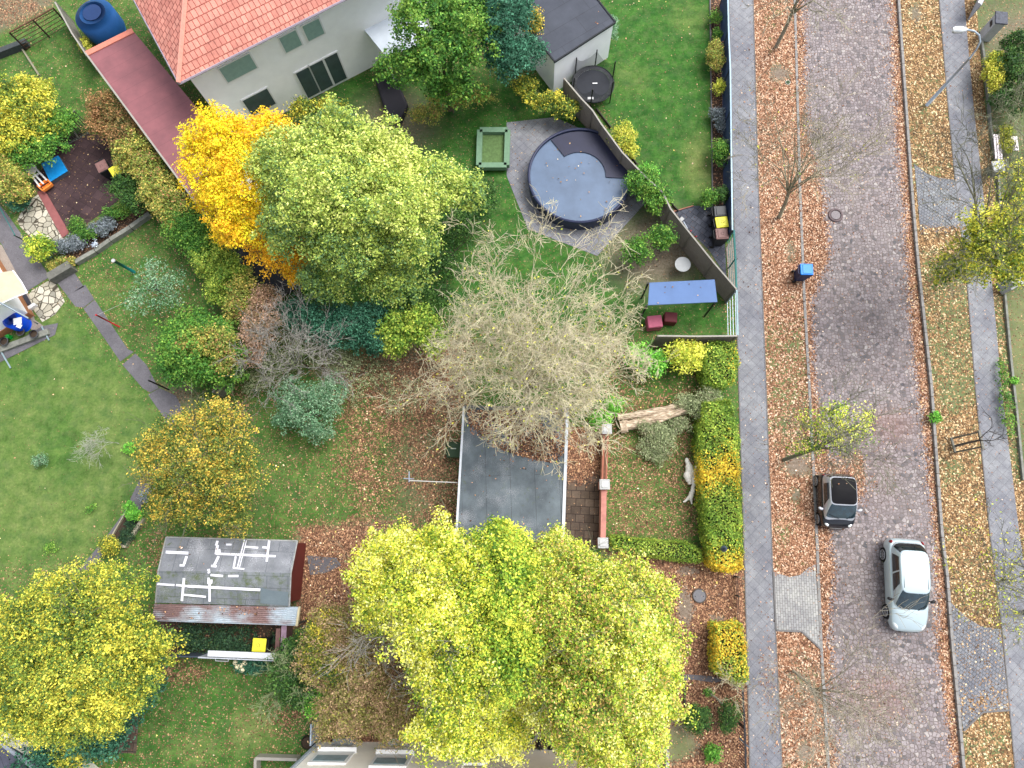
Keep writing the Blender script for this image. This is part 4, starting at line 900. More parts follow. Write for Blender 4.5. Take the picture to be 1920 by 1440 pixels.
tapes = [((311, 1035), (353, 1037), 5), ((350, 1043), (345, 1058), 4.5), ((337, 1060), (346, 1060), 4), ((408, 1014), (405, 1023), 4.5), ((408, 1022), (405, 1039), 5), ((411, 1030), (412, 1038), 4), ((405, 1038), (517, 1043), 4), ((424, 1021), (434, 1021), 3.5), ((460, 1025), (484, 1027), 3.5),
  ((492, 1026), (504, 1027), 3.5), ((505, 1012), (500, 1053), 4), ((410, 1043), (400, 1063), 4.5), ((400, 1061), (395, 1095), 5), ((396, 1061), (406, 1062), 4), ((391, 1067), (392, 1075), 4.5), ((391, 1083), (391, 1095), 4), ((395, 1078), (418, 1080), 4), ((428, 1080), (447, 1080), 4),
  ((295, 1095), (327, 1097), 3.5), ((330, 1097), (352, 1099), 3.5), ((352, 1099), (488, 1106), 4.5), ((345, 1084), (341, 1127), 4.5), ((393, 1095), (393, 1128), 4), ((344, 1115), (386, 1119), 3.5), ((442, 1043), (438, 1065), 3.5), ((437, 1065), (458, 1067), 3), ((459, 1010), (445, 1064), 2), ((463, 1010), (449, 1064), 1.5)]
for (a_, b_, w_) in tapes:
    a3, b3 = rp(*a_), rp(*b_); MB().bar(a3, b3, w_*.023, .014).build('tape_strip', M_tape, t)
MB().add([tuple(p) for p in (rp(492, 1064, .008), rp(544, 1066, .008), rp(541, 1070.5, .008), rp(540, 1136, .008), rp(488, 1131, .008), rp(490, 1070.5, .008))], [(0, 1, 2, 3, 4, 5)]).build('roof_patch', felt('blue grey new felt', (98, 112, 120), (112, 126, 134), 0), t)
b = MB()
for a_, b_ in ((e0[0], e0[1]), (e0[1], rg[1]), (rg[1], e1[1]), (e0[0], rg[0]), (rg[0], e1[0])): b.bar(a_+Vector((0, 0, .015)), b_+Vector((0, 0, .015)), .05, .03)
b.build('roof_edge', simple('pale roof edging', (160, 162, 160), .8, .3, 8), t)
# lean-to
t = thing('lean_to_roof', 'rusty corrugated metal lean-to roof along the shed, partly covered in leaves', 'lean-to', P(420, 1160))
N = NT('rusty corrugated metal'); co = N.coords(); n1 = N.noise(.55, 3, .6, N.coords((1, 1.6, 1))); n2 = N.noise(14, 4, .8, co)
rust = N.ramp(n2, [(.3, (118, 92, 90)), (.7, (172, 144, 142))]); zinc = N.ramp(n2, [(.3, (168, 188, 204)), (.7, (222, 232, 240))])
N.set(N.b.inputs['Base Color'], N.mix(1.0, N.mix(N.ramp(n1, [(.40, (0, 0, 0, 1)), (.56, (1, 1, 1, 1))]), rust, zinc), (.75, .75, .75, 1), 'MULTIPLY')); N.b.inputs['Roughness'].default_value = .6
a_, b_, c_, d_ = P(290, 1132, 2.05), P(562, 1138, 2.05), P(557, 1173, 1.85), P(284, 1164, 1.85); nr_ = 72; V = []; Fs = []
for i in range(nr_+1):
    f = i/nr_; l_, r_ = a_.lerp(d_, f), b_.lerp(c_, f); zz = .035*math.sin(f*2*math.pi*9); V += [l_+Vector((0, 0, zz)), r_+Vector((0, 0, zz))]
for i in range(nr_): Fs.append((2*i, 2*i+2, 2*i+3, 2*i+1))
MB().add(V, Fs).build('corrugated_sheet', N.m, t, smooth=True)
MB().bar(b_+Vector((.0, 0, .02)), c_+Vector((0, 0, .02)), .09, .12).build('side_board', simple('cream painted board', (220, 208, 172), .7, .1), t)
MB().bar(d_+Vector((0, .02, -.06)), c_+Vector((0, .02, -.06)), .06, .08).build('front_beam', M_steel, t)
for q in (d_.lerp(c_, .04), d_.lerp(c_, .5), d_.lerp(c_, .97)): MB().bar(Vector((q.x, q.y, 0)), q-Vector((0, 0, .1)), .08, .08, Vector((0, 1, 0))).build('post', M_wood_d, t)
# yard screen walls
t = thing('screen_wall', 'pale corrugated screen along the lower side of the ivy yard', 'wall', P(430, 1228))
MB().bar(P(387, 1227, .8), P(532, 1233, .8), .05, 1.55).build('panel', simple('pale ribbed panel', (190, 196, 206), .6, .2, 18), t)
MB().bar(P(325, 1227, .55), P(388, 1228, .55), .05, 1.05).build('low_panel', simple('dark blue grey panel', (70, 80, 94), .7, .2, 8), t)
MB().bar(P(390, 1225, 1.62), P(534, 1231, 1.62), .24, .05).build('cap', simple('whitish ribbed cap', (214, 218, 226), .6, .16, 26), t)
t = thing('beam_wall', 'narrow wall with a purple brown top joining the lean-to and the screen', 'wall', P(530, 1205))
MB().bar(P(534, 1174, .8), P(531, 1230, .8), .18, 1.6).build('wall', simple('dull brick', (112, 84, 80), .9, .2), t); MB().bar(P(533, 1172, 1.63), P(530, 1231, 1.63), .22, .05).build('coping', simple('purple brown coping', (146, 122, 140), .8, .12), t)
t = thing('cold_frame', 'thin white metal frame lying under the pale screen wall', 'frame', P(413, 1236))
b = MB(); qs = [P(404, 1230, .3), P(404, 1239, .3), P(428, 1240, .3), P(428, 1232, .3)]
for i in range(3): b.tube([qs[i], qs[i+1]], .02, 5)
b.build('bars', M_frame, t)
t = thing('blue_tub', 'small triangular dark tub with light blue lid beside the beam wall', 'tub', P(543, 1206))
MB().prism([P(538, 1200).to_2d(), P(553, 1202).to_2d(), P(540, 1212).to_2d()], 0, .4).build('body', M_black, t); MB().box(P(541, 1204, .43), (.14, .1, .04), .1, .01).build('lid', simple('light blue', (70, 190, 220), .5, .05), t)
# raised bed frame
t = thing('raised_bed', 'narrow plank framed bed with dark soil beside the garden path', 'raised bed', P(243, 985))
q = [P(240, 960), P(272, 972), P(236, 1026), P(212, 1008)]
for i, m_ in ((1, .16), (2, .06), (3, .05)): MB().bar(q[i]+Vector((0, 0, .1)), q[(i+1) % 4]+Vector((0, 0, .1)), m_, .2).build('plank', simple('silvered plank', (176, 168, 148), .85, .2, 8), t)
MB().prism([p.to_2d() for p in q], .01, .07).build('soil', M_soil, t)
# board leaning by the dense bush
t = thing('leaning_board', 'weathered grey board panel standing behind the dense bush', 'board', P(440, 722))
MB().bar(P(446, 696, .6), P(408, 740, .6), .09, 1.1).build('panel', M_wood_g, t); MB().bar(P(446, 693, 1.2), P(407, 738, 1.2), .14, .05).build('top_rail', simple('mossy rail', (134, 136, 108), .9, .2), t)

# poles
def pole(name, label, base, top, h, r, mat, capm=None):
    t = thing(name, label, 'pole', P(*base)); tp = P(*top, h); bp_ = P(*base)
    MB().tube([bp_-Vector((0, 0, .1)), tp], r, 10).build('pole', mat, t, smooth=True)
    MB().tube([tp, tp+(tp-bp_).normalized()*.05], r*1.25, 10).build('cap', capm or mat, t); return t
pole('washing_post', 'thick teal square-topped washing post on the left lawn', (252, 510), (213, 489), 1.75, .075, M_teal, M_capst)
pole('washing_post', 'thin red washing post beside the concrete path', (224, 613), (181, 591), 1.65, .035, M_redp)
pole('washing_post', 'black post leaning over the path above the autumn tree', (317, 731), (280, 714), 1.6, .035, M_black)
t = thing('washing_line', 'thin pale line strung between red and teal posts', 'line', P(220, 560)); MB().tube([P(181, 591, 1.6), P(250, 560, 1.5), P(330, 530, 1.6)], .006, 4).build('line', M_capst, t)
pole('fence_post', 'dark green tall post with arm beside the concrete path, left of the round bush', (60, 458), (28, 442), 1.2, .03, simple('dark green paint', (20, 70, 60), .5, .1))
pole('fence_post', 'short dark green stake under the round bush', (111, 492), (96, 482), .8, .03, simple('dark green stake', (20, 80, 66), .5, .1))
t = thing('green_rail', 'thin green rail slanting over the concrete path at the left edge', 'rail', P(20, 420)); MB().tube([P(-10, 372, 1.2), P(28, 441, 1.2)], .02, 6).build('rail', M_teal, t)

# stone wall
t = thing('stone_wall', 'low grey stone wall between flower bed and lawn', 'wall', P(200, 460))
MB().bar(P(96, 523, .28), P(136, 499, .28), .42, .56).build('end_block', simple('dark stone block', (112, 112, 106), .9, .25, 6), t)
for a_, b_ in (((143, 493), (180, 472)), ((181, 471), (208, 452)), ((209, 451), (246, 428)), ((247, 427), (282, 402))): MB().bar(P(*a_, .14), P(*b_, .14), .22, .3).build('stone_course', M_stone, t)
t = thing('stone_wall', 'short stone kerb wall above the yard beside the white house corner', 'wall', P(30, 655)); MB().bar(P(-20, 664, .1), P(92, 622, .1), .3, .2).build('stone_course', M_stone, t)

# --- white house at the left edge
t = thing('white_house', 'corner of a white house with orange plinth and curved canopy at the left edge', 'house', P(20, 590))
hc = P(64, 592); hA = P(0, 488); hB = P(-20, 640)
dA = (hA-hc).normalized(); dB = Vector((dA.y, -dA.x, 0)); dB = dB if dB.dot(hB-hc) > 0 else -dB
MB().prism([hc.to_2d(), (hc+dA*7).to_2d(), (hc+dA*7+dB*7).to_2d(), (hc+dB*7).to_2d()], 0.45, 4.2).build('wall', M_white, t)
o_ = -(dA+dB)*.03; MB().prism([(hc+o_).to_2d(), (hc+o_+dA*7).to_2d(), (hc+dA*7+dB*7).to_2d(), (hc+o_+dB*7).to_2d()], 0, .45).build('plinth', simple('orange brown plinth', (176, 122, 84), .8, .1), t)
MB().prism([(hc-(dA+dB)*.4).to_2d(), (hc-(dA+dB)*.4+dA*8).to_2d(), (hc+dA*8+dB*8).to_2d(), (hc-(dA+dB)*.4+dB*8).to_2d()], 4.2, 4.35).build('roof', simple('grey roof edge', (130, 140, 150), .6, .1), t) if False else None
cn = MB(); cps = [(-30, 600), (0, 583), (12, 641), (0, 640)]
N_ = 9; V = []; Fs = []
for i in range(N_):
    f = i/(N_-1); a3 = P(-26, 520, 2.6).lerp(P(14, 502, 2.6), f); b3 = P(-12, 578, 2.6).lerp(P(41, 544, 2.6), f); z_ = -.35*f*f; V += [a3+Vector((0, 0, z_)), a3.lerp(b3, .5)+Vector((0, 0, z_)), b3+Vector((0, 0, z_))]
for i in range(N_-1):
    for j in range(2): Fs.append((i*3+j, i*3+j+1, i*3+3+j+1, i*3+3+j))
cn.add(V, Fs).build('canopy', simple('smoky canopy glass', (196, 188, 164), .3, .1, 2), t)
b = MB(); b.tube([V[(N_-1)*3], V[(N_-1)*3+1]+Vector((.05, 0, 0)), V[-1]], .035, 6).tube([V[2+3*i] for i in range(N_)], .03, 6); b.build('canopy_frame', M_frame, t)
MB().tube([P(-10, 562, 3.2), P(52, 596, 2.4), P(70, 607, .3)], .04, 8).build('downpipe', simple('zinc pipe', (140, 154, 164), .5, .1, metal=.4), t)
MB().prism([P(44, 556).to_2d(), P(50, 552).to_2d(), P(60, 570).to_2d(), P(54, 574).to_2d()], .02, .09).build('doormat', simple('dark mat', (60, 62, 72), .95, .2, 20), t)
MB().prism([P(52, 580).to_2d(), P(68, 570).to_2d(), P(72, 574).to_2d(), P(56, 585).to_2d()], 0, .2).build('step', M_frame, t)
t = thing('rain_barrel', 'bright blue rain barrel with white sheets on top at the white house corner', 'barrel', P(47, 612)); bb = P(47, 610)
MB().tube([bb, bb+Vector((0, 0, .3)), bb+Vector((0, 0, .95)), bb+Vector((0, 0, 1.0))], [.36, .42, .42, .3], 24).build('barrel', simple('bright blue plastic', (0, 74, 214), .35, .05, k=.9), t, smooth=True)
MB().box(P(33, 602, 1.03), (.4, .34, .02), .2).box(P(36, 611, 1.06), (.25, .2, .02), -.4).build('sheet', M_frame, t)
for nm, lb, q, r_, m_ in (('bucket', 'black round bucket beside the blue rain barrel', (63, 626), .2, M_black), ('bucket', 'dark tub against the orange plinth left of the barrel', (38, 622), .19, M_black), ('bucket', 'dark tub at the far left edge by the plinth', (7, 640), .2, M_black)):
    t = thing(nm, lb, 'bucket', P(*q), 0, 'tubs along the house plinth'); MB().tube([P(*q), P(*q, .42)], [r_*.8, r_], 20, False).build('tub', m_, t); MB().torus(P(*q, .42), r_, .02, 24, 6).build('rim', simple('grey rim', (90, 92, 98), .5, .1), t); MB().cyl(P(*q, .3), r_*.92, .02, 20).build('contents', M_soil, t)
t = thing('watering_can', 'small bright green watering can between the tubs', 'watering can', P(20, 633)); wc = P(20, 633)
MB().tube([wc, wc+Vector((0, 0, .24))], [.12, .10], 16).build('body', simple('bright green plastic', (20, 170, 60), .5, .05), t); MB().tube([wc+Vector((.1, 0, .05)), wc+Vector((.26, .02, .26))], .018, 6).build('spout', simple('bright green spout', (20, 170, 60), .5, .05), t); MB().tube([wc+Vector((-.1, 0, .2)), wc+Vector((-.05, 0, .34)), wc+Vector((.07, 0, .25))], .014, 6).build('handle', simple('green handle', (20, 150, 50), .5, .05), t)
for lb, a_, b_ in (('thin steel rail lying over the slabs below the barrel', (78, 612), (92, 638)), ('thin steel rail on the lawn at the far left edge', (0, 656), (20, 690))):
    t = thing('metal_rail', lb, 'rail', P(*a_), 0, 'steel rails by the white house'); MB().bar(P(*a_, .1), P(*b_, .1), .06, .04).build('bar', simple('pale steel bar', (150, 172, 180), .5, .1), t)

# --- play things on the terrace
t = thing('sandpit_cover', 'blue square lid on a low sandpit at the terrace edge', 'sandpit', P(103, 315)); q = [P(78, 307, .3), P(109, 292, .3), P(126, 320, .3), P(94, 340, .3)]
MB().prism([p.to_2d() for p in q], .02, .26).build('box', simple('grey box', (96, 100, 110), .8, .1), t); c_ = sum(q, Vector())/4
MB().prism([(c_+(p-c_)*1.04).to_2d() for p in q], .26, .31).build('lid', simple('blue lid', (10, 140, 214), .5, .06, 2, k=.9), t, bevel=.03)
t = thing('toy_slide', 'white plastic frame with round top and an orange tray on the terrace', 'toy', P(70, 325)); b = MB(); b.tube([P(56, 315), P(56, 315, .62)], .14, 12).tube([P(56, 315, .6), P(56, 315, .66)], .30, 28); b.build('round_table', simple('greyish white plastic', (214, 214, 208), .6, .12, 5, k=.85), t)
for a_, b_ in (((60, 330), (75, 350)), ((69, 318), (88, 338)), ((64, 326), (82, 345)), ((62, 332), (75, 324))): MB().bar(P(*a_, .45), P(*b_, .35), .08, .06).build('bar', M_frame, t)
for q in ((62, 331), (71, 321), (74, 349), (86, 337)): MB().tube([P(*q), P(*q, .4)], .03, 6).build('leg', M_frame, t)
q = [P(71, 349, .3), P(90, 337, .3), P(98, 346, .3), P(81, 358, .3)]; c_ = sum(q, Vector())/4
tr = MB().prism([(c_+(p-c_)*.8).to_2d() for p in q], .12, .16).build('tray', simple('orange plastic', (236, 132, 50), .5, .06, k=.9), t); b = MB()
for i in range(4): b.bar(q[i], q[(i+1) % 4], .06, .14)
b.build('tray_rim', simple('bright orange rim', (250, 150, 70), .5, .04, k=.9), tr)
t = thing('wooden_gate', 'dark plank gate with diagonal brace between terrace and upper lawn', 'gate', P(145, 245)); ga, gb_ = P(124, 272), P(178, 243)
for k in range(13): f = (k+.5)/13; p = ga.lerp(gb_, f); MB().bar(p+Vector((0, 0, .05)), p+Vector((-.35, .35, 1.15)), .17, .03, Vector((1, 1, .3))).build('board', M_wood_d, t)
MB().bar(ga.lerp(gb_, .45)+Vector((.03, -.03, .1)), ga.lerp(gb_, .62)+Vector((-.33, .33, 1.2)), .08, .05).build('brace', M_wood_g, t); MB().bar(ga+Vector((-.35, .35, 1.17)), gb_+Vector((-.35, .35, 1.17)), .06, .05).build('top_rail', M_wood_g, t); MB().bar(ga, gb_, .12, .12).build('sill', M_stone, t)

# --- fences
def fence(name, label, cat, pts, h, boards, mat, post=None, gap=.0, rail=None, group=None, postw=.09, vertical=False, every=1.9):
    """pts are pixels of the TOP line; boards and posts hang below it"""
    tp = [P(*p, h) for p in pts]; t = thing(name, label, cat, Vector((tp[0].x, tp[0].y, 0)), 0, group)
    for i in range(len(tp)-1):
        a, b_ = tp[i], tp[i+1]; b = MB()
        if vertical:
            l = (b_-a).length; n = max(1, int(l/vertical))
            for k in range(n): q = a.lerp(b_, (k+.5)/n); b.box((q.x, q.y, (h-.04)/2+.02), (vertical*(1-gap), .025, h-.1), math.atan2((b_-a).y, (b_-a).x))
        else:
            bh = h/boards
            for k in range(boards): z = bh*(k+.5); b.bar(Vector((a.x, a.y, z)), Vector((b_.x, b_.y, z)), .022, bh*(1-gap))
        b.build('panel', mat, t)
    for i in range(len(tp)-1):
        l = (tp[i+1]-tp[i]).length; n = max(1, round(l/every))
        for k in range(n+(i == len(tp)-2)): q = tp[i].lerp(tp[i+1], k/n); MB().box((q.x, q.y, (h+.03)/2), (postw, postw, h+.03)).build('post', post or mat, t)
    if rail:
        b = MB()
        for i in range(len(tp)-1): b.bar(tp[i]+Vector((0, 0, .03)), tp[i+1]+Vector((0, 0, .03)), .07, .04)
        b.build('top_rail', rail, t)
    return t
M_gf = simple('grey composite boards', (136, 128, 122), .8, .12, 6); M_gfp = simple('light grey rail', (170, 166, 158), .7, .1)
fence('board_fence', 'long curving grey board fence from the white garage down to the pavement', 'fence', [(1058, 148), (1090, 186), (1111, 208), (1127, 233), (1167, 287), (1210, 332), (1242, 361), (1257, 392), (1295, 440), (1337, 492), (1380, 542)], 1.75, 11, M_gf, M_gf, .14, M_gfp)
fence('board_fence', 'straight grey board fence above the hedge with a flat top rail', 'fence', [(1382, 630), (1308, 631), (1234, 630)], 1.75, 11, M_gf, M_gf, .14, M_gfp)
fence('mesh_fence', 'thin steel mesh fence along the pavement beside the blue grey canopy', 'fence', [(1381, 545), (1383, 629)], 1.75, 4, M_steel, M_steel, .95, simple('blue grey rail', (150, 180, 186), .5, .1), postw=.05)
fence('mesh_fence', 'teal steel fence with slanting posts beside the gravel strip', 'fence', [(1376, 432), (1379, 485), (1381, 543)], 1.2, 4, M_teal, M_teal, .9, M_teal, postw=.05, every=1.1)
M_bluf = simple('dark blue fence slats', (62, 80, 120), .6, .35, 1.4)
fence('slat_fence', 'dark blue slatted privacy fence with pale top rail along the pavement', 'fence', [(1364, -30), (1366, 60), (1369, 130), (1371, 290), (1373, 432)], 1.5, 4, M_bluf, M_dark, .12, simple('pale blue rail', (176, 204, 226), .4, .1), vertical=.14, every=2.2, postw=.06)
fence('iron_fence', 'black iron railing beside the pavement at the leafy front yard', 'fence', [(1392, 1290), (1396, 1365), (1399, 1470)], .9, 1, M_dark, M_dark, .8, M_dark, vertical=.12, every=1.7, postw=.05)
fence('low_fence', 'low rusty fence with a short gate panel above the clipped hedge block', 'fence', [(1384, 1082), (1386, 1118), (1388, 1172)], .5, 2, simple('rusty brown rail', (110, 84, 70), .8, .2, 8), M_wood_d, .7, None, every=1.2, postw=.06)
fence('wire_fence', 'brown wire mesh fence across the top left corner', 'fence', [(18, 62), (62, 38), (100, 16)], 1.3, 6, simple('brown wire', (86, 60, 44), .8, .2), simple('dark fence post', (56, 40, 34), .8, .2), .88, simple('brown top rail', (96, 66, 48), .8, .2), postw=.06, every=2.4)
fence('board_fence', 'narrow grey board fence running down to the red roof at top left', 'fence', [(104, 5), (135, 62), (163, 104)], 1.5, 9, M_wood_g, M_wood_g, .12, M_gfp)
t = thing('stone_wall', 'dark low wall below the wire fence at the left edge', 'wall', P(20, 95)); MB().bar(P(-20, 108, .2), P(52, 80, .2), .3, .4).build('stone_course', simple('dark mossy stone', (70, 76, 78), .9, .25), t)
t = thing('timber_edge', 'thin timber edging strip across the top left lawn', 'edging', P(60, 120)); MB().bar(P(42, 92, .06), P(74, 142, .06), .08, .12).build('plank', simple('pale timber', (150, 146, 124), .85, .2), t)
t = thing('lawn_edging', 'thin stone edging between fresh lawn and the flower bed', 'edging', P(1333, 200)); MB().bar(P(1331, -20, .03), P(1336, 395, .03), .06, .1).build('edging_stone', M_edge, t)
t = thing('lawn_edging', 'dark timber edging along the curving board fence', 'edging', P(1180, 290))
b = MB()
for a_, b_ in (((1118, 204), (1146, 240)), ((1180, 290), (1214, 334)), ((1238, 358), (1272, 396))): b.bar(P(*a_, .08), P(*b_, .08), .05, .16)
b.build('plank', M_wood_d, t)
t = thing('paving_edging', 'pinkish edging at the corner of dark paving', 'edging', P(1265, 397)); MB().bar(P(1262, 397, .04), P(1300, 386, .04), .05, .08).bar(P(1262, 397, .045), P(1292, 436, .045), .05, .08).build('edging_stone', M_brick, t)
for lb, q in (('small red tool handle leaning on the fence near the bins', ((1292, 440), (1296, 432))), ('second red tool handle on the dark paving below the first', ((1298, 446), (1306, 443)))):
    t = thing('tool_handle', lb, 'tool', P(*q[0]), 0, 'red tools by the fence'); MB().tube([P(*q[0], .5), P(*q[1], .9)], .03, 6).build('handle', M_redp, t); MB().tube([P(*q[0]), P(*q[0], .5)], .018, 6).build('shaft', M_wood_g, t)
t = thing('garden_tap', 'small pale frame against the fence above the red tools', 'frame', P(1280, 415)); MB().box(P(1277, 412, .45), (.3, .18, .05), .8, .01).build('shelf', M_capst, t); MB().tube([P(1282, 416, .4), P(1289, 428, .4)], .02, 6).tube([P(1282, 416, .4), P(1282, 416)], .02, 6).tube([P(1289, 428, .4), P(1289, 428)], .02, 6).build('leg', M_steel, t)

# --- white garage at the top
t = thing('white_garage', 'white walled garage with dark flat felt roof beside the trampoline', 'garage', P(1080, 60)); gh_ = 2.6
r0_, r1_, r2_ = P(1154, 42, gh_), P(1040, 116, gh_), P(941, -16, gh_); r3_ = r0_+(r2_-r1_); q = [r0_, r1_, r2_, r3_]; c_ = sum(q, Vector())/4
MB().prism([p.to_2d() for p in q], gh_-.12, gh_).build('roof', felt('dark blue felt', (52, 58, 72), (70, 76, 90), 0, (2.4, 1.0), R(-33)), t)
MB().prism([(c_+(p-c_)*.965).to_2d() for p in q], 0, gh_-.12).build('wall', M_white, t)
for i in range(4): MB().bar(q[i]+Vector((0, 0, .01)), q[(i+1) % 4]+Vector((0, 0, .01)), .07, .06).build('edge_trim', M_dark, t)
# trampoline
def trampoline(label, c, r, h, ph, seed, net=True):
    t = thing('trampoline', label, 'trampoline', (c.x, c.y, 0)); MB().torus((0, 0, h), r, .035, 40, 8).build('rim', M_dark, t, local=True)
    MB().cyl((0, 0, h-.02), r*.80, .02, 40).build('mat', simple('black jumping mat %d' % seed, (38, 42, 52), .7, .15, 3), t, local=True)
    b = MB(); n = 48; vs = []
    for k in range(n): a = 2*math.pi*k/n; vs += [(r*.80*math.cos(a), r*.80*math.sin(a), h+.01), (r*.985*math.cos(a), r*.985*math.sin(a), h+.02)]
    b.add(vs, [(2*k, 2*k+1, (2*k+3) % (2*n), (2*k+2) % (2*n)) for k in range(n)]); b.build('spring_cover', simple('dark spring cover %d' % seed, (60, 62, 68), .7, .45, 9), t, local=True)
    N = NT('safety net %d' % seed); tp = N.n('BsdfTransparent'); mx = N.n('MixShader', {0: .35, 1: tp.outputs[0], 2: N.b.outputs[0]}); N.b.inputs['Base Color'].default_value = (.03, .035, .04, 1); N.t.links.new(mx.outputs[0], N.o.inputs[0])
    for k in range(6):
        a = ph+2*math.pi*k/6; x, y = r*1.05*math.cos(a), r*1.05*math.sin(a); MB().tube([(x, y, 0), (x, y, h+ (1.15 if net else .0))], .032, 8).build('post', M_black, t, local=True)
    if net:
        b = MB(); pts = []
        for k in range(48):
            a = 2*math.pi*k/48; f = abs(((k*6/48) % 1)-.5)*2; pts.append((a, h+.55+.55*f**2))
        vs = [];
        for a, z in pts: a2 = a+ph; vs += [(r*1.0*math.cos(a2), r*1.0*math.sin(a2), h+.03), (r*1.02*math.cos(a2), r*1.02*math.sin(a2), z)]
        b.add(vs, [(2*k, 2*k+1, (2*k+3) % 96, (2*k+2) % 96) for k in range(48)]); b.build('safety_net', N.m, t, local=True)
    return t
tt_ = trampoline('round black trampoline with safety net beside the white garage', P(1110, 172), 1.08, .62, .4, 1)
for q in ((.1, .02, .25, .06), (-.15, -.85, .30, .13)): MB().box((q[0], q[1], .66), (q[2], q[3], .02)).build('white_label', M_frame, tt_, local=True)
trampoline('dark round trampoline behind the hedge under orange leaves', P(522, 500), 1.9, .7, .2, 2)

# --- terracotta house (behind the privacy blur of the photograph)
t = thing('tiled_house', 'white house with salmon tiled hip roof and green shutters', 'house', P(560, 150))
EH = 5.4; E0 = P(335, 155, EH); E1d = (P(640, 0, EH)-E0); E1d.z = 0; E1d.normalize(); E3d = Vector((-E1d.y, E1d.x, 0)); LL, WWd = 13.0, 9.5
cor = [E0, E0+E1d*LL, E0+E1d*LL+E3d*WWd, E0+E3d*WWd]; rz_ = 3.4
rA = E0+E1d*WWd*.5+E3d*WWd*.5+Vector((0, 0, rz_)); rB = E0+E1d*(LL-WWd*.5)+E3d*WWd*.5+Vector((0, 0, rz_))
N = NT('salmon roof tiles'); co = N.coords(None, math.atan2(E1d.y, E1d.x)*-1); wv = N.n('TexBrick', {'Vector': co, 'Color1': L4((212, 136, 122)), 'Color2': L4((234, 160, 144)), 'Mortar': L4((156, 84, 72)), 'Scale': 1.0, 'Mortar Size': .02, 'Brick Width': .24, 'Row Height': .28, 'Mortar Smooth': .5})
N.set(N.b.inputs['Base Color'], N.mix(1.0, N.mix(1.0, wv.outputs[0], N.ramp(N.noise(1.6, 7, .8, co), [(.3, (.62, .64, .64, 1)), (.7, (1.18, 1.15, 1.12, 1))]), 'MULTIPLY'), (.85, .85, .85, 1), 'MULTIPLY')); N.b.inputs['Roughness'].default_value = .8; N.bump(wv.outputs['Fac'], .5, .03)
ro = MB().add([*cor, rA, rB], [(0, 1, 5, 4), (1, 2, 5), (2, 3, 4, 5), (3, 0, 4)]).build('roof', N.m, t)
b = MB()
for a_, b_ in ((cor[0], rA), (cor[1], rB), (cor[2], rB), (cor[3], rA), (rA, rB)): b.tube([a_+Vector((0, 0, .03)), b_+Vector((0, 0, .03))], .11, 6)
b.build('ridge_tiles', simple('light ridge tiles', (238, 168, 150), .8, .1, 8), ro)
b = MB()
for i in range(4): b.tube([cor[i]-Vector((0, 0, .06)), cor[(i+1) % 4]-Vector((0, 0, .06))], .07, 6)
b.build('gutter', simple('zinc gutter', (170, 160, 176), .5, .1), ro)
wc_ = [p+(E1d*(.45 if i in (0, 3) else -.45)+E3d*(.45 if i in (0, 1) else -.45)) for i, p in enumerate(cor)]
MB().prism([p.to_2d() for p in wc_], 0, EH-.02).build('wall', M_white, t)
WA, WB = Vector((wc_[0].x, wc_[0].y, 0)), Vector((wc_[1].x, wc_[1].y, 0)); wn = -E3d
def window(px, z0, wd, ht, shut=None):
    p, n_ = onwall(px[0], px[1], WA, WB); p.z = z0+ht/2; p += wn*.02; ang = math.atan2(E1d.y, E1d.x)
    f = MB().box((0, 0, 0), (.01, .01, .01)); f = MB(); f.box(p, (wd, .08, ht), ang); fo = f.build('window', M_frame, t)
    MB().box(p+wn*.035, (wd-.14, .03, ht-.14), ang).build('pane', M_glass if not shut else shut, fo); return fo
M_shut = simple('pale green shutter', (150, 182, 176), .6, .1)
for px in ((442, 120), (548, 84), (590, 62)): window(px, 3.6, 1.0 if px[0] != 442 else 1.7, 1.1, M_shut)
for px in ((478, 178), (574, 148), (598, 132), (624, 116)): window(px, .9 if px[0] == 478 else .15, 1.5 if px[0] == 478 else .85, 1.35 if px[0] == 478 else 2.1)
t = thing('red_roof_garage', 'long low building with a flat dark red roof along the hedge', 'garage', P(330, 260)); q = [P(161, 100, 2.7), P(250, 58, 2.7), P(450, 300, 2.7), P(440, 380, 2.7), P(386, 405, 2.7)]
N = NT('dark red roof sheet'); co = N.coords(); st_ = N.n('TexWave', {'Vector': N.coords(None, R(-32)), 'Scale': .42, 'Distortion': 0.0}, wave_profile='SAW', bands_direction='Y')
c_ = N.ramp(N.noise(1.2, 5, .6, co), [(.3, (124, 78, 84)), (.7, (148, 92, 98))]); c_ = N.mix(N.ramp(st_.outputs['Fac'], [(.0, (1, 1, 1, 1)), (.03, (0, 0, 0, 1))]), c_, N.mix(1.0, c_, (.6, .6, .6, 1), 'MULTIPLY')); N.set(N.b.inputs['Base Color'], N.mix(1.0, c_, (.85, .85, .85, 1), 'MULTIPLY')); N.b.inputs['Roughness'].default_value = .7
MB().prism([p.to_2d() for p in q], 2.6, 2.7).build('roof', N.m, t); c3 = sum(q, Vector())/5; MB().prism([(c3+(p-c3)*.96).to_2d() for p in q], 0, 2.6).build('wall', M_cream, t)
MB().bar(q[0]+Vector((0, 0, .02)), q[4]+Vector((0, 0, .02)), .08, .08).build('gutter', M_gfp, t); MB().bar(q[0]+Vector((.05, -.05, .03)), q[1]+Vector((0, 0, .03)), .3, .05).build('verge_tiles', simple('salmon verge', (226, 140, 120), .8, .1), t)
t = thing('white_awning', 'pale awning roof attached to the tiled house', 'awning', P(740, 80)); MB().prism([P(*p, 2.6).to_2d() for p in ((672, 42), (760, 0), (802, 48), (786, 84), (722, 104))], 2.54, 2.6).build('canopy', simple('pale awning cloth', (204, 214, 226), .7, .08, 1.5, k=.85), t)
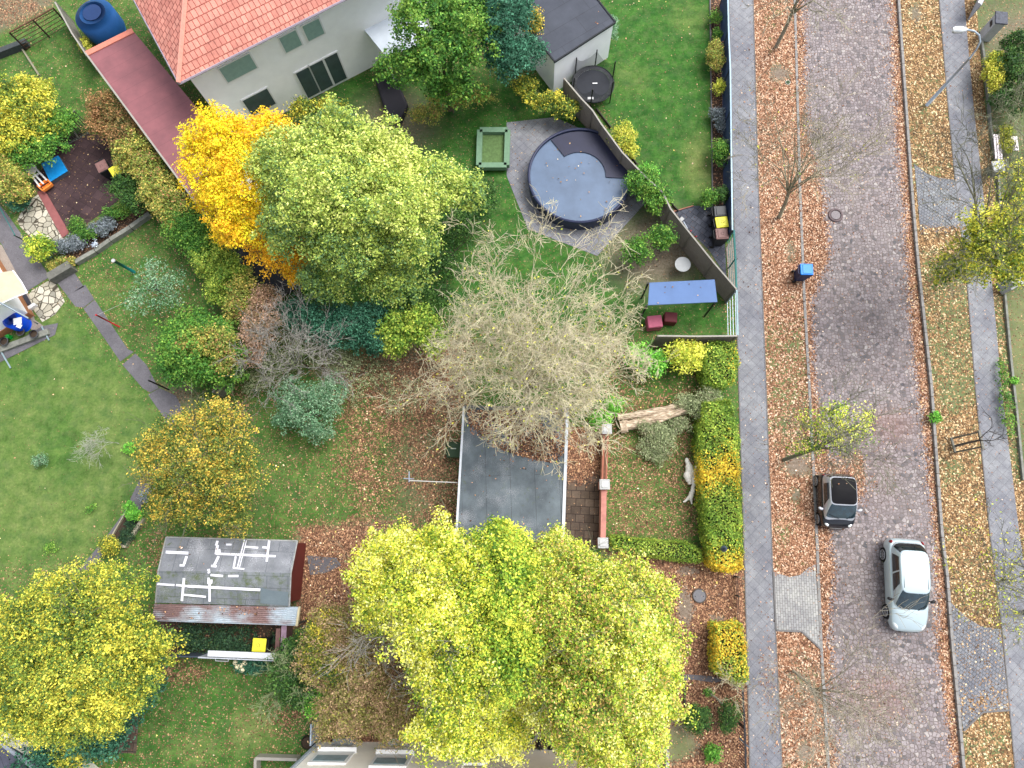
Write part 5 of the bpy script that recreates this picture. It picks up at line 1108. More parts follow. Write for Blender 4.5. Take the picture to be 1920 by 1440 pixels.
for p in ((800, 52), (724, 100)): pp = P(*p, 2.5); MB().bar(Vector((pp.x, pp.y, 0)), pp, .08, .08, Vector((0, 1, 0))).build('post', M_frame, t)
t = thing('swimming_pool', 'large round blue garden pool with dark shading at its upper right', 'pool', P(1080, 350)); pc = P(1085, 345)
MB().tube([pc, pc+Vector((0, 0, .9))], 2.55, 48, False).build('pool_wall', simple('dark blue pool wall', (52, 60, 84), .5, .1), t); MB().torus(pc+Vector((0, 0, .9)), 2.55, .07, 56, 8).build('rim', simple('navy rim', (40, 48, 80), .5, .1), t)
MB().cyl(pc+Vector((0, 0, .78)), 2.5, .02, 48).build('water', simple('blue grey cover', (96, 116, 144), .45, .2, .8), t)
b = MB(); pts = [(2.45*math.cos(a), 2.45*math.sin(a)) for a in np.linspace(R(-5), R(125), 22)]+[(1.3*math.cos(a), 1.3*math.sin(a)) for a in np.linspace(R(125), R(-5), 12)]; b.prism([(pc.x+x, pc.y+y) for x, y in pts], .82, .86); b.build('shading_crescent', simple('navy shading', (34, 38, 66), .5, .15, 2), t)  # black shading of the pool modelled as a navy crescent
t = thing('canopy_roof', 'blue grey rectangular canopy roof near the fence corner', 'canopy', P(1285, 560)); q = [P(*p, 2.1) for p in ((1218, 530), (1340, 524), (1345, 566), (1215, 572))]
MB().prism([p.to_2d() for p in q], 2.04, 2.1).build('canopy', simple('blue grey sheet', (92, 124, 176), .6, .1, 1), t)
for p in q: MB().bar(Vector((p.x*.99, p.y, 0)), Vector((p.x*.99, p.y, 2.04)), .07, .07, Vector((0, 1, 0))).build('post', M_dark, t)
t = thing('garden_table', 'small white round table on the brown corner above the canopy', 'table', P(1278, 500)); MB().cyl(P(1280, 496, .7), .38, .04, 28).build('table_top', simple('white plastic top', (190, 194, 196), .6, .06), t); MB().tube([P(1278, 500), P(1280, 496, .7)], .05, 8).build('leg', M_frame, t)
t = thing('pink_crate', 'pink and dark red crates under the canopy at the board fence', 'crate', P(1226, 608)); MB().box(P(1226, 606, .3), (.7, .6, .6), .1, .03).build('crate', simple('pink plastic', (190, 96, 124), .6, .1), t); MB().box(P(1256, 598, .3), (.6, .5, .6), -.1, .03).build('red_crate', simple('dark red plastic', (110, 40, 50), .6, .1), t)
t = thing('planter', 'pale green square planter frame standing on the lawn by the pool', 'planter', P(925, 280)); q = [P(*p, .35) for p in ((900, 246), (952, 246), (950, 312), (898, 312))]
b = MB()
for i in range(4): b.bar(q[i], q[(i+1) % 4], .28, .3)
b.build('frame', simple('pale green wood', (116, 150, 122), .8, .1), t); MB().prism([p.to_2d() for p in q], .05, .25).build('planting', simple('olive planting', (96, 124, 74), .9, .3, 10), t)
t = thing('blue_container', 'large rounded blue container beside the tiled roof at the top edge', 'container', P(205, 60)); cb_ = P(205, 62); MB().tube([cb_, cb_+Vector((0, 0, .3)), cb_+Vector((0, 0, 1.3)), cb_+Vector((0, 0, 1.5))], [.95, 1.05, 1.05, .7], 32).build('shell', simple('mid blue plastic', (40, 100, 170), .5, .1, 2), t, smooth=True); MB().cyl(cb_+Vector((0, 0, 1.48)), .5, .06, 24).build('lid', simple('navy lid', (30, 60, 110), .5, .1), t)
t = thing('patio_cover', 'dark charcoal cover on the patio beside the tiled house', 'cover', P(730, 190)); MB().prism([P(*p).to_2d() for p in ((706, 158), (744, 150), (768, 206), (752, 238), (726, 222))], 0, .5).build('cover', simple('charcoal tarpaulin', (46, 44, 54), .7, .15, 2), t, bevel=.12)

# --- house along the bottom edge
t = thing('bottom_house', 'cream rendered house with white windows cut off by the bottom edge', 'house', P(760, 1430)); q = [P(604, 1391), P(880, 1391), P(880, 1404), P(1218, 1404)]
bk = Vector((0, -9, 0)); MB().prism([q[0].to_2d(), q[1].to_2d(), (q[1]+bk).to_2d(), (q[0]+bk).to_2d()], 0, 6.0).build('wall', M_cream, t); BA, BB = q[0], q[1]
MB().prism([(q[2]+Vector((.004, 0, 0))).to_2d(), q[3].to_2d(), (q[3]+bk).to_2d(), (q[2]+bk+Vector((.004, 0, 0))).to_2d()], 0, 3.2).build('extension', simple('pale cream extension', (236, 230, 214), .8, .04, k=.88), t)
MB().prism([(q[2]+Vector((.0, .1, 0))).to_2d(), (q[3]+Vector((.1, .1, 0))).to_2d(), (q[3]+bk+Vector((.1, 0, 0))).to_2d(), (q[2]+bk).to_2d()], 3.2, 3.3).build('terrace_roof', simple('pale terrace', (246, 244, 236), .8, .05, k=.96), t)
MB().prism([(q[0]+Vector((-.12, .12, 0))).to_2d(), (q[1]+Vector((.12, .12, 0))).to_2d(), (q[1]+bk+Vector((.12, 0, 0))).to_2d(), (q[0]+bk+Vector((-.12, 0, 0))).to_2d()], 6.0, 6.25).build('roof_edge', M_dark, t)
MB().bar(q[0]+Vector((-.06, .05, .1)), q[0]+Vector((-.06, .05, 6)), .1, .1, Vector((0, 1, 0))).build('downpipe', M_steel, t)
for (x0, y0, x1, y1) in ((598, 1412, 648, 1434), (707, 1417, 762, 1440)):
    p0, n_ = onwall(x0, y0, BA, BB); p1, _ = onwall(x1, y1, BA, BB); c_ = (p0+p1)/2; wd, ht = abs(p1.x-p0.x), abs(p1.z-p0.z)
    f = MB().box(c_+Vector((0, .0, 0)), (wd, .16, ht)).build('window', M_frame, t); MB().box(c_+Vector((-wd*.0, .075, ht*.12)), (wd-.24, .03, ht*.5)).build('pane', simple('pale reflecting pane', (150, 176, 186), .15, .2, 3, spec=.8), f); MB().box(c_+Vector((0, .12, -ht*.5)), (wd+.1, .22, .05)).build('sill', M_frame, f)
MB().prism([P(*p).to_2d() for p in ((628, 1390), (632, 1378), (668, 1378), (667, 1390))], 0, .6).build('cellar_box', simple('grey cellar cover', (140, 146, 150), .6, .1), t)
MB().prism([P(*p).to_2d() for p in ((733, 1389), (736, 1376), (770, 1376), (770, 1389))], 0, .7).build('cellar_box', simple('pale cellar box', (190, 194, 196), .6, .1), t)
t = thing('pergola', 'small white slatted pergola showing through the yellow crown at the house', 'pergola', P(880, 1388)); 
for k in range(5): a_ = P(866, 1372+k*15, 2.4); MB().bar(a_, P(912, 1372+k*15, 2.4), .1, .08).build('slat', M_frame, t)
for p in ((866, 1372), (912, 1372), (866, 1430), (912, 1430)): pp = P(*p, 2.35); MB().bar(Vector((pp.x, pp.y, 0)), pp, .09, .09, Vector((0, 1, 0))).build('post', M_frame, t)
def pen(name, label, pts, h, mat, w_=.12, closed=False):
    t = thing(name, label, 'low wall', P(*pts[0]))
    for i in range(len(pts)-(0 if closed else 1)): MB().bar(P(*pts[i], h/2)+Vector((0, 0, .002*i)), P(*pts[(i+1) % len(pts)], h/2)+Vector((0, 0, .002*i)), w_, h).build('wall_length', mat, t)
    return t
pen('light_well', 'grey rimmed light well at the right end of the bottom house', [(1218, 1403), (1250, 1405), (1249, 1450)], .5, M_gfp)
pen('light_well', 'grey slab edged bed left of the bottom house', [(482, 1450), (483, 1419), (560, 1421)], .5, M_gfp)
pen('bed_edging', 'stepped stone edging beside the bottom house under yellow leaves', [(960, 1388), (996, 1392), (1012, 1374)], .25, M_stone)
pen('low_wall', 'thin pipe-like wall left of the bottom house by the thicket', [(590, 1352), (589, 1392)], 1.0, M_steel, .06)
pen('bed_edging', 'dark timber edging beside the round evergreen in the front yard', [(1284, 1278), (1284, 1325)], .12, M_wood_d, .06)
t = thing('car_tyre', 'old black tyre lying beside the bottom house', 'tyre', P(1022, 1400)); MB().torus(P(1022, 1398, .1), .26, .09, 28, 10).build('tyre', M_tyre, t, smooth=True)
t = thing('old_basket', 'dark round wicker basket by the low wall left of the house', 'basket', P(578, 1392)); MB().tube([P(578, 1392), P(578, 1391, .35)], [.24, .3], 20, False).build('basket', M_wood_d, t); MB().cyl(P(578, 1392, .05), .24, .15, 20).build('soil', M_soil, t)
# tiled roof edge bottom left
t = thing('slate_roof', 'edge of a dark slatted roof in the bottom left corner', 'roof', P(10, 1430)); q = [P(*p, 2.3) for p in ((-60, 1362), (8, 1396), (84, 1440), (150, 1500), (-60, 1500))]
MB().prism([p.to_2d() for p in q], 2.2, 2.3).build('roof', felt('dark slate strips', (62, 64, 80), (86, 88, 104), 0, (12, .28), R(60)), t); MB().bar(q[0]+Vector((0, 0, .05)), q[1]+Vector((0, 0, .05)), .14, .06).bar(q[1]+Vector((0, 0, .055)), q[3]+Vector((0, 0, .055)), .14, .06).build('edge_trim', simple('pale verge trim', (150, 158, 170), .6, .1), t)
c_ = sum(q, Vector())/5; MB().prism([(c_+(p-c_)*.93).to_2d() for p in q], 0, 2.2).build('wall', M_cream, t)

# --- right-hand gardens
t = thing('gate_pillar', 'white panelled letterbox pillar with speckled dark top beside the lamp', 'pillar', P(1843, 66)); a_ = P(1842, 72); MB().box(a_+Vector((.12, .1, .65)), (.5, .62, 1.3), -.15, .02).build('pillar', simple('whitish boards', (196, 200, 204), .7, .12, 7), t); MB().box(a_+Vector((.12, .1, 1.34)), (.62, .74, .08), -.15, .02).build('cap', simple('speckled dark stone', (74, 78, 92), .6, .5, 9), t)
MB().box(a_+Vector((-.14, .12, .95)), (.03, .3, .18), -.15).build('letter_slot', M_dark, t)
t = thing('white_gate', 'slanting white board gate at the top right corner', 'gate', P(1830, 22)); MB().bar(P(1827, 24, .55), P(1848, -20, .55), .06, 1.1).build('boards', simple('whitish gate boards', (186, 190, 196), .7, .12, 9), t); MB().bar(P(1836, 6, 1.12), P(1858, -38, 1.12), .16, .05).build('top_rail', M_frame, t)
t = thing('garden_kerb', 'thin stone kerb along the right gardens', 'kerb', P(1850, 200))
kb = MB(); kq = [(1839, 70), (1846, 120), (1857, 240), (1871, 330), (1884, 560), (1895, 680), (1904, 760), (1918, 900)]
for i in range(len(kq)-1): kb.bar(P(*kq[i], .06), P(*kq[i+1], .06), .1, .16)
kb.build('kerb_stone', M_stone, t)
t = thing('garden_bench', 'white slatted garden bench behind a pale grass tuft', 'bench', P(1870, 280))
for k in range(3): MB().bar(P(1864+k*5, 252, .45), P(1868+k*5, 298, .45), .09, .03).build('slat', simple('white pinkish slats', (236, 226, 232), .6, .05, k=.9), t)
for p in ((1866, 256), (1868, 294)): MB().bar(P(*p, .0), P(*p, .44), .07, .07, Vector((0, 1, 0))).build('leg', M_frame, t)
t = thing('garden_bench', 'white slatted bench seat right of the pale grass tuft', 'bench', P(1900, 270))
for k in range(3): MB().bar(P(1897+k*4.2, 256, .5), P(1900+k*4.2, 282, .5), .09, .03).build('slat', simple('white slats', (238, 232, 236), .6, .05, k=.9), t)
for p in ((1898, 258), (1902, 280)): MB().bar(P(*p, .0), P(*p, .48), .07, .07, Vector((0, 1, 0))).build('leg', M_frame, t)
t = thing('stone_pillar', 'grey stone pillar with slab cap under the bench among twigs', 'pillar', P(1868, 318)); MB().box(P(1870, 315, .45), (.5, .5, .9), .1, .02).build('pillar', M_stone, t); MB().box(P(1872, 312, .93), (.58, .58, .07), .1, .02).build('cap', M_capst, t)
t = thing('wall_pillar', 'pale panelled pillar under the large yellow green crown at the right edge', 'pillar', P(1890, 535)); MB().box(P(1893, 531, .5), (.55, .5, 1.0), .4, .02).build('pillar', simple('pale panels', (184, 188, 186), .7, .12, 8), t); MB().bar(P(1886, 546, .35), P(1925, 524, .35), .14, .7).build('side_wall', M_capst, t)
# stake frame with sapling
t = thing('tree_stakes', 'three legged wooden stake frame guarding the young bare tree', 'stakes', P(1788, 833))
for a_, b_ in (((1784, 822), (1822, 820)), ((1790, 848), (1828, 838))): pa = P(*a_); pb = P(*b_, 1.9); pb = Vector((pa.x+.1, pa.y+.02, 1.9)); MB().tube([pa, pb], .04, 8).build('post', M_wood_g, t)
MB().bar(P(1783, 820, .15), P(1791, 848, .15), .09, .09).build('crossbar', M_wood_g, t); pa = P(1784, 822); pb = P(1790, 848); MB().bar(Vector((pa.x+.1, pa.y+.1, 1.85)), Vector((pb.x+.1, pb.y-.1, 1.85)), .09, .09).build('crossbar', M_wood_g, t)
bare_tree('young_tree', 'slim staked young tree with thin dark twigs over the right pavement', 'tree', (1792, 836), (1838, 825, 2.8), 4, [(1880, 816, 4.6), (1862, 800, 4.2), (1858, 832, 3.8)], None, .05, .8, 1, 2, simple('dark young bark', (96, 92, 88), .9, .2), rmin=.012, spread=.4)

# fallen trunk and root wood
def wood(name, label, segs, mat, extra=None):
    t = thing(name, label, 'dead wood', P(*segs[0][0][:2])); 
    for s_ in segs:
        pts = [P(p[0], p[1], p[2]) for p in s_]; rs = [p[3] for p in s_]; n = 12; b = MB(); q = []; rr = []
        for i in range(len(pts)-1):
            for k in range(4): f = k/4; q.append(pts[i].lerp(pts[i+1], f)+Vector((random.uniform(-.02, .02), random.uniform(-.03, .03), random.uniform(-.01, .03)))); rr.append((rs[i]+(rs[i+1]-rs[i])*f)*random.uniform(.85, 1.15))
        q.append(pts[-1]); rr.append(rs[-1]); b.tube(q, rr, n); b.build('trunk', mat, t, smooth=True)
    return t
N = NT('splintered pale wood'); wvv = N.n('TexNoise', {'Vector': N.coords((2.5, 14, 8), R(-12)), 'Scale': 1.3, 'Detail': 5.0, 'Roughness': .7}); N.set(N.b.inputs['Base Color'], N.ramp(wvv.outputs['Fac'], [(.32, (96, 82, 68)), (.5, (170, 150, 128)), (.66, (222, 208, 186))])); N.b.inputs['Roughness'].default_value = .9; N.bump(wvv.outputs['Fac'], .6, .03); M_split = N.m
t = wood('fallen_trunk', 'thick splintered fallen trunk lying across the right garden, ivy and leaves on it', [[(1163, 800, .28, .3), (1182, 797, .3, .25), (1230, 784, .38, .26), (1280, 770, .5, .2), (1338, 743, .7, .1)], [(1158, 782, .3, .17), (1200, 777, .46, .18), (1250, 766, .56, .14), (1290, 756, .6, .1)], [(1236, 790, .5, .07), (1275, 774, .75, .06), (1300, 766, .8, .03)]], M_split)
pos, nrm, tt, cc = blob_points([(1212, 800, .5, 14, 14, .3), (1238, 806, .5, 16, 12, .3), (1240, 830, .45, 26, 30, .4), (1215, 840, .3, 18, 18, .25), (1272, 796, .5, 20, 13, .35), (1308, 764, .8, 22, 16, .4), (1330, 745, .9, 22, 18, .4), (1236, 855, .3, 14, 14, .25), (1285, 752, .7, 20, 12, .3)], .28, 36)
leaves_mesh('foliage', pos, nrm, .07, pal_col('SAGE', tt, 1.25), t)
wood('root_wood', 'pale forked driftwood root lying on the grass beside the tall hedge', [[(1287, 860, .14, .07), (1292, 876, .18, .17), (1290, 894, .18, .19), (1294, 907, .14, .1)], [(1311, 862, .14, .07), (1307, 878, .18, .17), (1303, 896, .16, .14), (1300, 910, .14, .09), (1298, 922, .13, .11), (1294, 933, .12, .12), (1281, 941, .08, .03)], [(1294, 932, .12, .09), (1297, 945, .08, .03)], [(1298, 876, .26, .05), (1300, 902, .2, .06)]], simple('bleached driftwood', (246, 238, 226), .85, .18, 22, bump=.4, k=1.0))
wood('dead_branch', 'thin grey trunk leaning over a small shrub in the front yard', [[(1332, 1300, .9, .03), (1350, 1316, .6, .05), (1368, 1336, .1, .07)]], M_bark_g)
t = thing('lamp_post', 'dark domed lamp head poking out of the golden hedge end', 'lamp', P(1352, 1030)); p = P(1352, 1030); hq = P(1358, 1029, 1.9); p = Vector((hq.x, hq.y, 0)); MB().tube([p, Vector((p.x, p.y, 1.75))], .04, 8).build('pole', M_dark, t); MB().tube([(p.x, p.y, 1.7), (p.x, p.y, 1.82), (p.x, p.y, 1.95), (p.x, p.y, 2.0)], [.06, .14, .12, .03], 16).build('lamp_head', simple('blue grey lamp dome', (84, 96, 112), .4, .15), t, smooth=True)
t = thing('gate_post', 'grey post with a round pale knob at the end of the clipped hedge block', 'post', P(1397, 1280)); hq = P(1399, 1279, 1.1); MB().tube([Vector((hq.x, hq.y, 0)), hq], .04, 8).build('post', M_steel, t); MB().tube([hq, hq+Vector((0, 0, .08)), hq+Vector((0, 0, .13))], [.07, .085, .03], 14).build('knob', M_capst, t)
t = thing('gate_bar', 'blue steel bar across the iron railing near the bottom', 'bar', P(1395, 1395)); MB().bar(P(1386, 1384, .5), P(1405, 1402, .9), .05, .05).build('bar', simple('blue grey bar', (96, 120, 140), .5, .1), t)
# ================================================================= PLANTS
# --- big yellow crowns in the middle
plant('large_tree', 'big bright yellow autumn tree left of the green one, above the bottom house', 'tree', [(755, 1075, 6.5, 85, 80, 2.0, -.08), (850, 1065, 7.5, 92, 78, 2.2, .06), (770, 1035, 6, 75, 45, 1.4), (830, 1140, 8.2, 100, 78, 2.2), (885, 1200, 8, 80, 80, 2.0, .05), (870, 1290, 7.0, 85, 66, 1.8), (840, 1365, 6.2, 66, 50, 1.5), (905, 1370, 5.5, 60, 44, 1.4), (725, 1130, 6, 55, 52, 1.5), (815, 1230, 7, 52, 56, 1.8)], 'YG', .088, .36, 54, 'tall yellow green trees above the bottom house', fill=.5, base=(840, 1170), tw=46, k=1.35, dt=-.03)
plant('large_tree', 'fresher green tree between the two yellow crowns', 'tree', [(945, 1010, 5.5, 45, 36, 1.3), (958, 1075, 7.6, 52, 60, 1.8, .05), (968, 1160, 8.2, 56, 80, 2.0, .05), (955, 1250, 7.8, 54, 60, 1.8, .0), (930, 1120, 8, 46, 50, 1.7), (1000, 1210, 7.6, 40, 60, 1.5, .05)], 'LIME', .095, .36, 42, 'tall yellow green trees above the bottom house', base=(960, 1130), tw=8, k=1.3)
plant('large_tree', 'broad yellow green tree right of the green one, beside the front yard', 'tree', [(1065, 1066, 6.5, 66, 50, 1.8), (1140, 1098, 7, 84, 52, 2.0), (1195, 1125, 6.5, 64, 54, 1.8), (1050, 1150, 8, 82, 78, 2.2, .12), (1150, 1190, 8.6, 100, 80, 2.4), (1208, 1225, 7, 66, 70, 1.8), (1100, 1275, 8, 96, 80, 2.2, .14), (1195, 1300, 7, 78, 66, 1.9, -.08), (1075, 1335, 6.8, 66, 60, 1.8), (1150, 1370, 6.6, 86, 66, 1.8), (1200, 1390, 5.8, 46, 46, 1.4), (1035, 1230, 7.4, 60, 66, 1.8), (1150, 1412, 5.6, 66, 30, 1.2), (1040, 1025, 4.8, 30, 34, 1.2)], 'YG2', .086, .36, 54, 'tall yellow green trees above the bottom house', fill=.5, base=(1110, 1200), tw=40, k=1.42, dt=.0)
plant('small_tree', 'small golden yellow tree low between the two big crowns', 'tree', [(968, 1305, 4.5, 42, 34, 1.0), (962, 1380, 3.5, 34, 40, 1.0)], 'YG', .1, .38, 36, base=(965, 1320), dt=-.28, k=1.3)
# bare silvery twigs inside the yellow crown
bare_tree('bare_tree', 'leafless silvery shrub tree at the edge of the yellow crown and brown thicket', 'tree', (770, 1235), (765, 1240, 3.2), 5, [(715, 1185, 6.8), (745, 1175, 7.2), (790, 1170, 7.6), (830, 1225, 7.8), (800, 1280, 6.6), (720, 1250, 5.6)], None, .09, 1.3, 3, 3, M_bark_b, rmin=.009)
# brown thicket
plant('thicket', 'brown olive thicket between the ivy yard and the yellow tree', 'shrub', [(640, 1190, 3.2, 62, 60, 1.6), (610, 1240, 2.6, 46, 50, 1.3), (690, 1240, 3.6, 58, 60, 1.6), (670, 1300, 3.2, 66, 50, 1.4), (730, 1320, 3, 56, 46, 1.3), (650, 1345, 2.4, 56, 38, 1.1), (760, 1355, 2.4, 50, 34, 1), (700, 1180, 3.8, 40, 40, 1.2)], 'BROWN', .085, .36, 34, k=1.35)
plant('shrub', 'olive green hazel bush at the left side of the brown thicket', 'shrub', [(618, 1190, 3.4, 40, 42, 1.3), (600, 1225, 3.0, 30, 34, 1.0), (640, 1250, 3.6, 34, 30, 1.0)], 'OLIVE', .08, .34, 30, k=1.0, dt=.1)
bare_tree('bare_tree', 'thin brown twigs rising out of the olive thicket', 'tree', (690, 1280), (695, 1282, 1.6), 3, [(650, 1230, 4.6), (700, 1215, 4.8), (740, 1260, 4.8), (745, 1310, 4.4), (690, 1335, 4.2), (640, 1310, 3.8)], None, .05, 1.2, 2, 3, M_bark_br, rmin=.008)
# bottom left tree
plant('large_tree', 'large olive yellow tree filling the bottom left corner', 'tree', [(185, 1125, 6, 84, 62, 1.8), (105, 1170, 6.5, 92, 72, 2.0), (232, 1200, 6, 78, 50, 1.7), (165, 1230, 7.5, 100, 78, 2.2), (60, 1240, 6.5, 84, 80, 2.0, .05), (284, 1216, 4.6, 46, 36, 1.2), (215, 1290, 6, 78, 56, 1.7), (110, 1320, 6, 82, 62, 1.8), (45, 1316, 6, 70, 56, 1.7, -.12), (190, 1340, 4.6, 44, 36, 1.2), (40, 1180, 5, 60, 46, 1.5, .1), (80, 1362, 4, 36, 26, 1.0, -.1)], 'OLIVE', .085, .36, 52, fill=.5, base=(190, 1210), holes=.1, tw=10, k=1.4, dt=.05)
plant('shrub', 'blue green shrub showing under the bottom left tree', 'shrub', [(250, 1300, 2, 40, 34, .9), (200, 1370, 2, 56, 36, .9), (130, 1400, 2, 66, 36, .9), (80, 1430, 1.8, 50, 24, .8), (285, 1262, 1.6, 26, 36, .7)], 'TEAL', .12, .34, 26)
plant('shrub', 'small yellow green bush at the bottom edge beside the dark shrub', 'shrub', [(140, 1415, 2.2, 30, 26, .7)], 'OLIVE', .1, .3, 26)
# middle autumn tree
plant('autumn_tree', 'orange and yellow autumn tree leaning over the garden path', 'tree', [(400, 790, 4.6, 50, 40, 1.2, -.05), (340, 825, 4.4, 62, 44, 1.3), (300, 865, 3.8, 44, 44, 1.1, -.1), (380, 860, 5, 72, 56, 1.5, .05), (440, 830, 4.2, 40, 50, 1.1), (345, 910, 4, 60, 44, 1.2, -.05), (430, 900, 4.4, 62, 50, 1.3), (400, 955, 3.6, 62, 34, 1.0), (315, 945, 3, 42, 34, .8), (440, 975, 3, 30, 28, .7)], 'AUT', .085, .36, 30, holes=.2, nl=26, tw=34, dt=.12, base=(372, 880), fill=.4, bark=M_bark_g)
plant('shrub', 'dense green and olive bush above the grey board', 'shrub', [(380, 655, 2.2, 70, 52, 1.2), (345, 685, 1.8, 46, 40, .9, .1), (420, 690, 1.8, 44, 38, .9), (370, 615, 1.8, 56, 30, .8), (330, 650, 1.4, 36, 36, .7, .1)], 'GREEN', .11, .36, 30)
plant('shrub', 'olive brown shrub patch on top of the dense green bush', 'shrub', [(405, 640, 3.0, 36, 26, .6), (425, 675, 2.7, 26, 22, .5), (352, 640, 2.8, 22, 18, .5)], 'MIXH', .1, .32, 26)
# small apple tree
plant('fruit_tree', 'thin open apple tree with pale green leaves on the left lawn', 'tree', [(285, 540, 2.1, 40, 40, .8), (325, 530, 2, 30, 28, .7), (265, 565, 1.8, 26, 26, .6), (310, 565, 1.9, 24, 20, .6), (283, 500, 1.8, 14, 18, .5)], 'BGREEN', .085, .4, 12, holes=.35, nl=18, r0=.04, bark=M_bark_g, k=1.3, base=(300, 548))
# hedge along the red roof
G = 'shrubs of the long mixed hedge'
for lb, bl, pal in (('rusty brown topped shrub at the upper end of the long hedge', [(205, 205, 1.8, 38, 34, .8), (235, 250, 1.8, 34, 34, .8), (190, 235, 1.6, 24, 28, .7)], 'RUST'),
    ('olive shrub beside the terrace bins in the long hedge', [(255, 285, 1.8, 30, 30, .8), (278, 318, 1.9, 28, 28, .8), (240, 305, 1.5, 22, 18, .6)], 'MIXH'),
    ('green brown shrub along the red roof, below the terrace', [(300, 360, 1.9, 34, 36, .9), (330, 395, 1.9, 34, 34, .9)], 'MIXH'),
    ('bright green shrub in the middle of the long hedge', [(350, 430, 1.9, 34, 36, .9), (378, 455, 1.9, 32, 34, .9), (395, 420, 2.2, 20, 18, .6)], 'GREEN'),
    ('yellowish green shrub beside the dark trampoline', [(400, 490, 1.9, 34, 34, .9), (435, 520, 1.9, 32, 32, .9), (415, 545, 1.6, 24, 30, .7)], 'HEDGE'),
    ('olive shrub at the lower end of the long hedge', [(460, 545, 1.9, 28, 34, .8), (455, 580, 1.8, 30, 26, .8)], 'MIXH')):
    plant('hedge_shrub', lb, 'shrub', bl, pal, .1, .34, 30, G)
plant('shrub', 'dark green conifer-like bush beside the terrace bins', 'shrub', [(238, 352, 1.2, 26, 24, .7), (262, 376, 1.2, 22, 22, .6)], 'DGREEN', .09, .3, 30)
plant('shrub', 'pinkish beige shrub at the hedge corner', 'shrub', [(492, 590, 2.2, 30, 34, .9), (480, 625, 2, 28, 28, .8), (470, 665, 1.6, 22, 22, .6), (500, 560, 2, 24, 24, .7)], 'BEIGE', .085, .32, 30, k=1.2)
# hedge row at the blurred boundary
plant('shrub', 'teal green yew row below the willow', 'shrub', [(600, 605, 2.2, 36, 34, 1.0), (650, 615, 2.2, 42, 40, 1.0), (695, 630, 2, 34, 34, .9), (560, 590, 2, 30, 26, .8), (680, 590, 2.4, 60, 20, .8)], 'TEAL', .1, .34, 34)
plant('shrub', 'yellow and green hazel row right of the teal yews', 'shrub', [(745, 620, 2.2, 42, 34, 1.0), (790, 610, 2.2, 36, 34, .9), (815, 640, 1.8, 22, 30, .8), (735, 645, 1.8, 26, 22, .7)], 'HEDGE', .12, .38, 24, k=1.35)
bare_tree('bare_shrub', 'leafless grey shrub with spreading silvery stems left of the yew row', 'shrub', (560, 700), (552, 685, 1.0), 2, [(500, 640, 3.0), (530, 605, 3.4), (570, 600, 3.4), (600, 640, 3.0), (610, 690, 2.6), (490, 690, 2.4), (560, 650, 3.6), (520, 720, 2.2), (545, 625, 3.6), (515, 660, 3), (540, 700, 2.6)], None, .06, 1.2, 3, 3, M_bark_b, rmin=.009)
plant('shrub', 'blue green open shrub below the leafless grey one', 'shrub', [(590, 770, 1.8, 46, 44, .9), (555, 745, 1.5, 40, 34, .8), (620, 735, 1.4, 28, 26, .7), (540, 785, 1.2, 26, 22, .5), (595, 810, 1.2, 26, 16, .5)], 'BGREEN', .085, .34, 24, holes=.12)
plant('shrub', 'loose olive shrub in leaf litter between grey shrub and pale tree', 'shrub', [(700, 700, .8, 50, 30, .5), (760, 740, .8, 44, 40, .5), (670, 735, .6, 24, 24, .4)], 'SAGE', .07, .34, 12, holes=.4)
plant('shrub', 'tangled grey green undergrowth around the leafless grey shrub', 'shrub', [(520, 690, 1.0, 34, 34, .6), (575, 660, 1.2, 44, 30, .7), (640, 680, 1.0, 34, 24, .6), (480, 720, .8, 24, 24, .5), (620, 650, 1.2, 30, 24, .6)], 'SAGE', .075, .32, 22, holes=.2, k=.95)
# large pale bare tree
bare_tree('pale_tree', 'broad leafless pale tree with lichen yellow twigs above the garage roof', 'tree', (985, 745), (990, 720, 2.4), 5, [(860, 640, 5.2), (850, 700, 4.4), (900, 610, 5.6), (880, 740, 4.6), (960, 600, 6.0), (1010, 590, 6.0), (1060, 610, 5.6), (1110, 640, 5.0), (1150, 650, 4.4), (1090, 700, 5.2), (1060, 770, 4.8), (960, 760, 5.6), (930, 690, 6), (1020, 680, 6.4), (1085, 790, 4.0), (1010, 790, 4.6), (1000, 500, 6.0), (920, 520, 5.6), (1080, 520, 5.6), (1130, 560, 5.0), (960, 560, 5.8), (1040, 740, 6.0), (990, 700, 6.6), (1050, 690, 5.8), (970, 650, 6.2), (1070, 730, 5.6), (1000, 660, 6.4), (1080, 660, 5.8), (930, 640, 6.2), (890, 680, 5.6), (1120, 690, 4.8), (980, 730, 6.0), (1040, 710, 6.2), (1040, 640, 6.2)], 'LEMON', .11, 1.45, 4, 3, M_bark_p, rmin=.0105, spread=.58, leaves=1300, lsize=.09)
# shrubs right garden
plant('shrub', 'bright yellow small-leaved shrub beside the tall hedge', 'shrub', [(1272, 658, 1.3, 24, 18, .5), (1300, 660, 1.2, 22, 18, .5), (1285, 680, 1.1, 26, 18, .5)], 'LEMON', .1, .3, 20, holes=.15, k=1.35)
plant('shrub', 'bright green shrub left of the yellow one', 'shrub', [(1225, 680, 1.0, 26, 24, .6), (1195, 665, .9, 20, 18, .5)], 'BRIGHT', .11, .3, 24)
plant('shrub', 'green low shrub beside the top wall pillar', 'shrub', [(1125, 785, .7, 20, 22, .4), (1150, 762, .7, 16, 16, .4)], 'BRIGHT', .08, .28, 24)
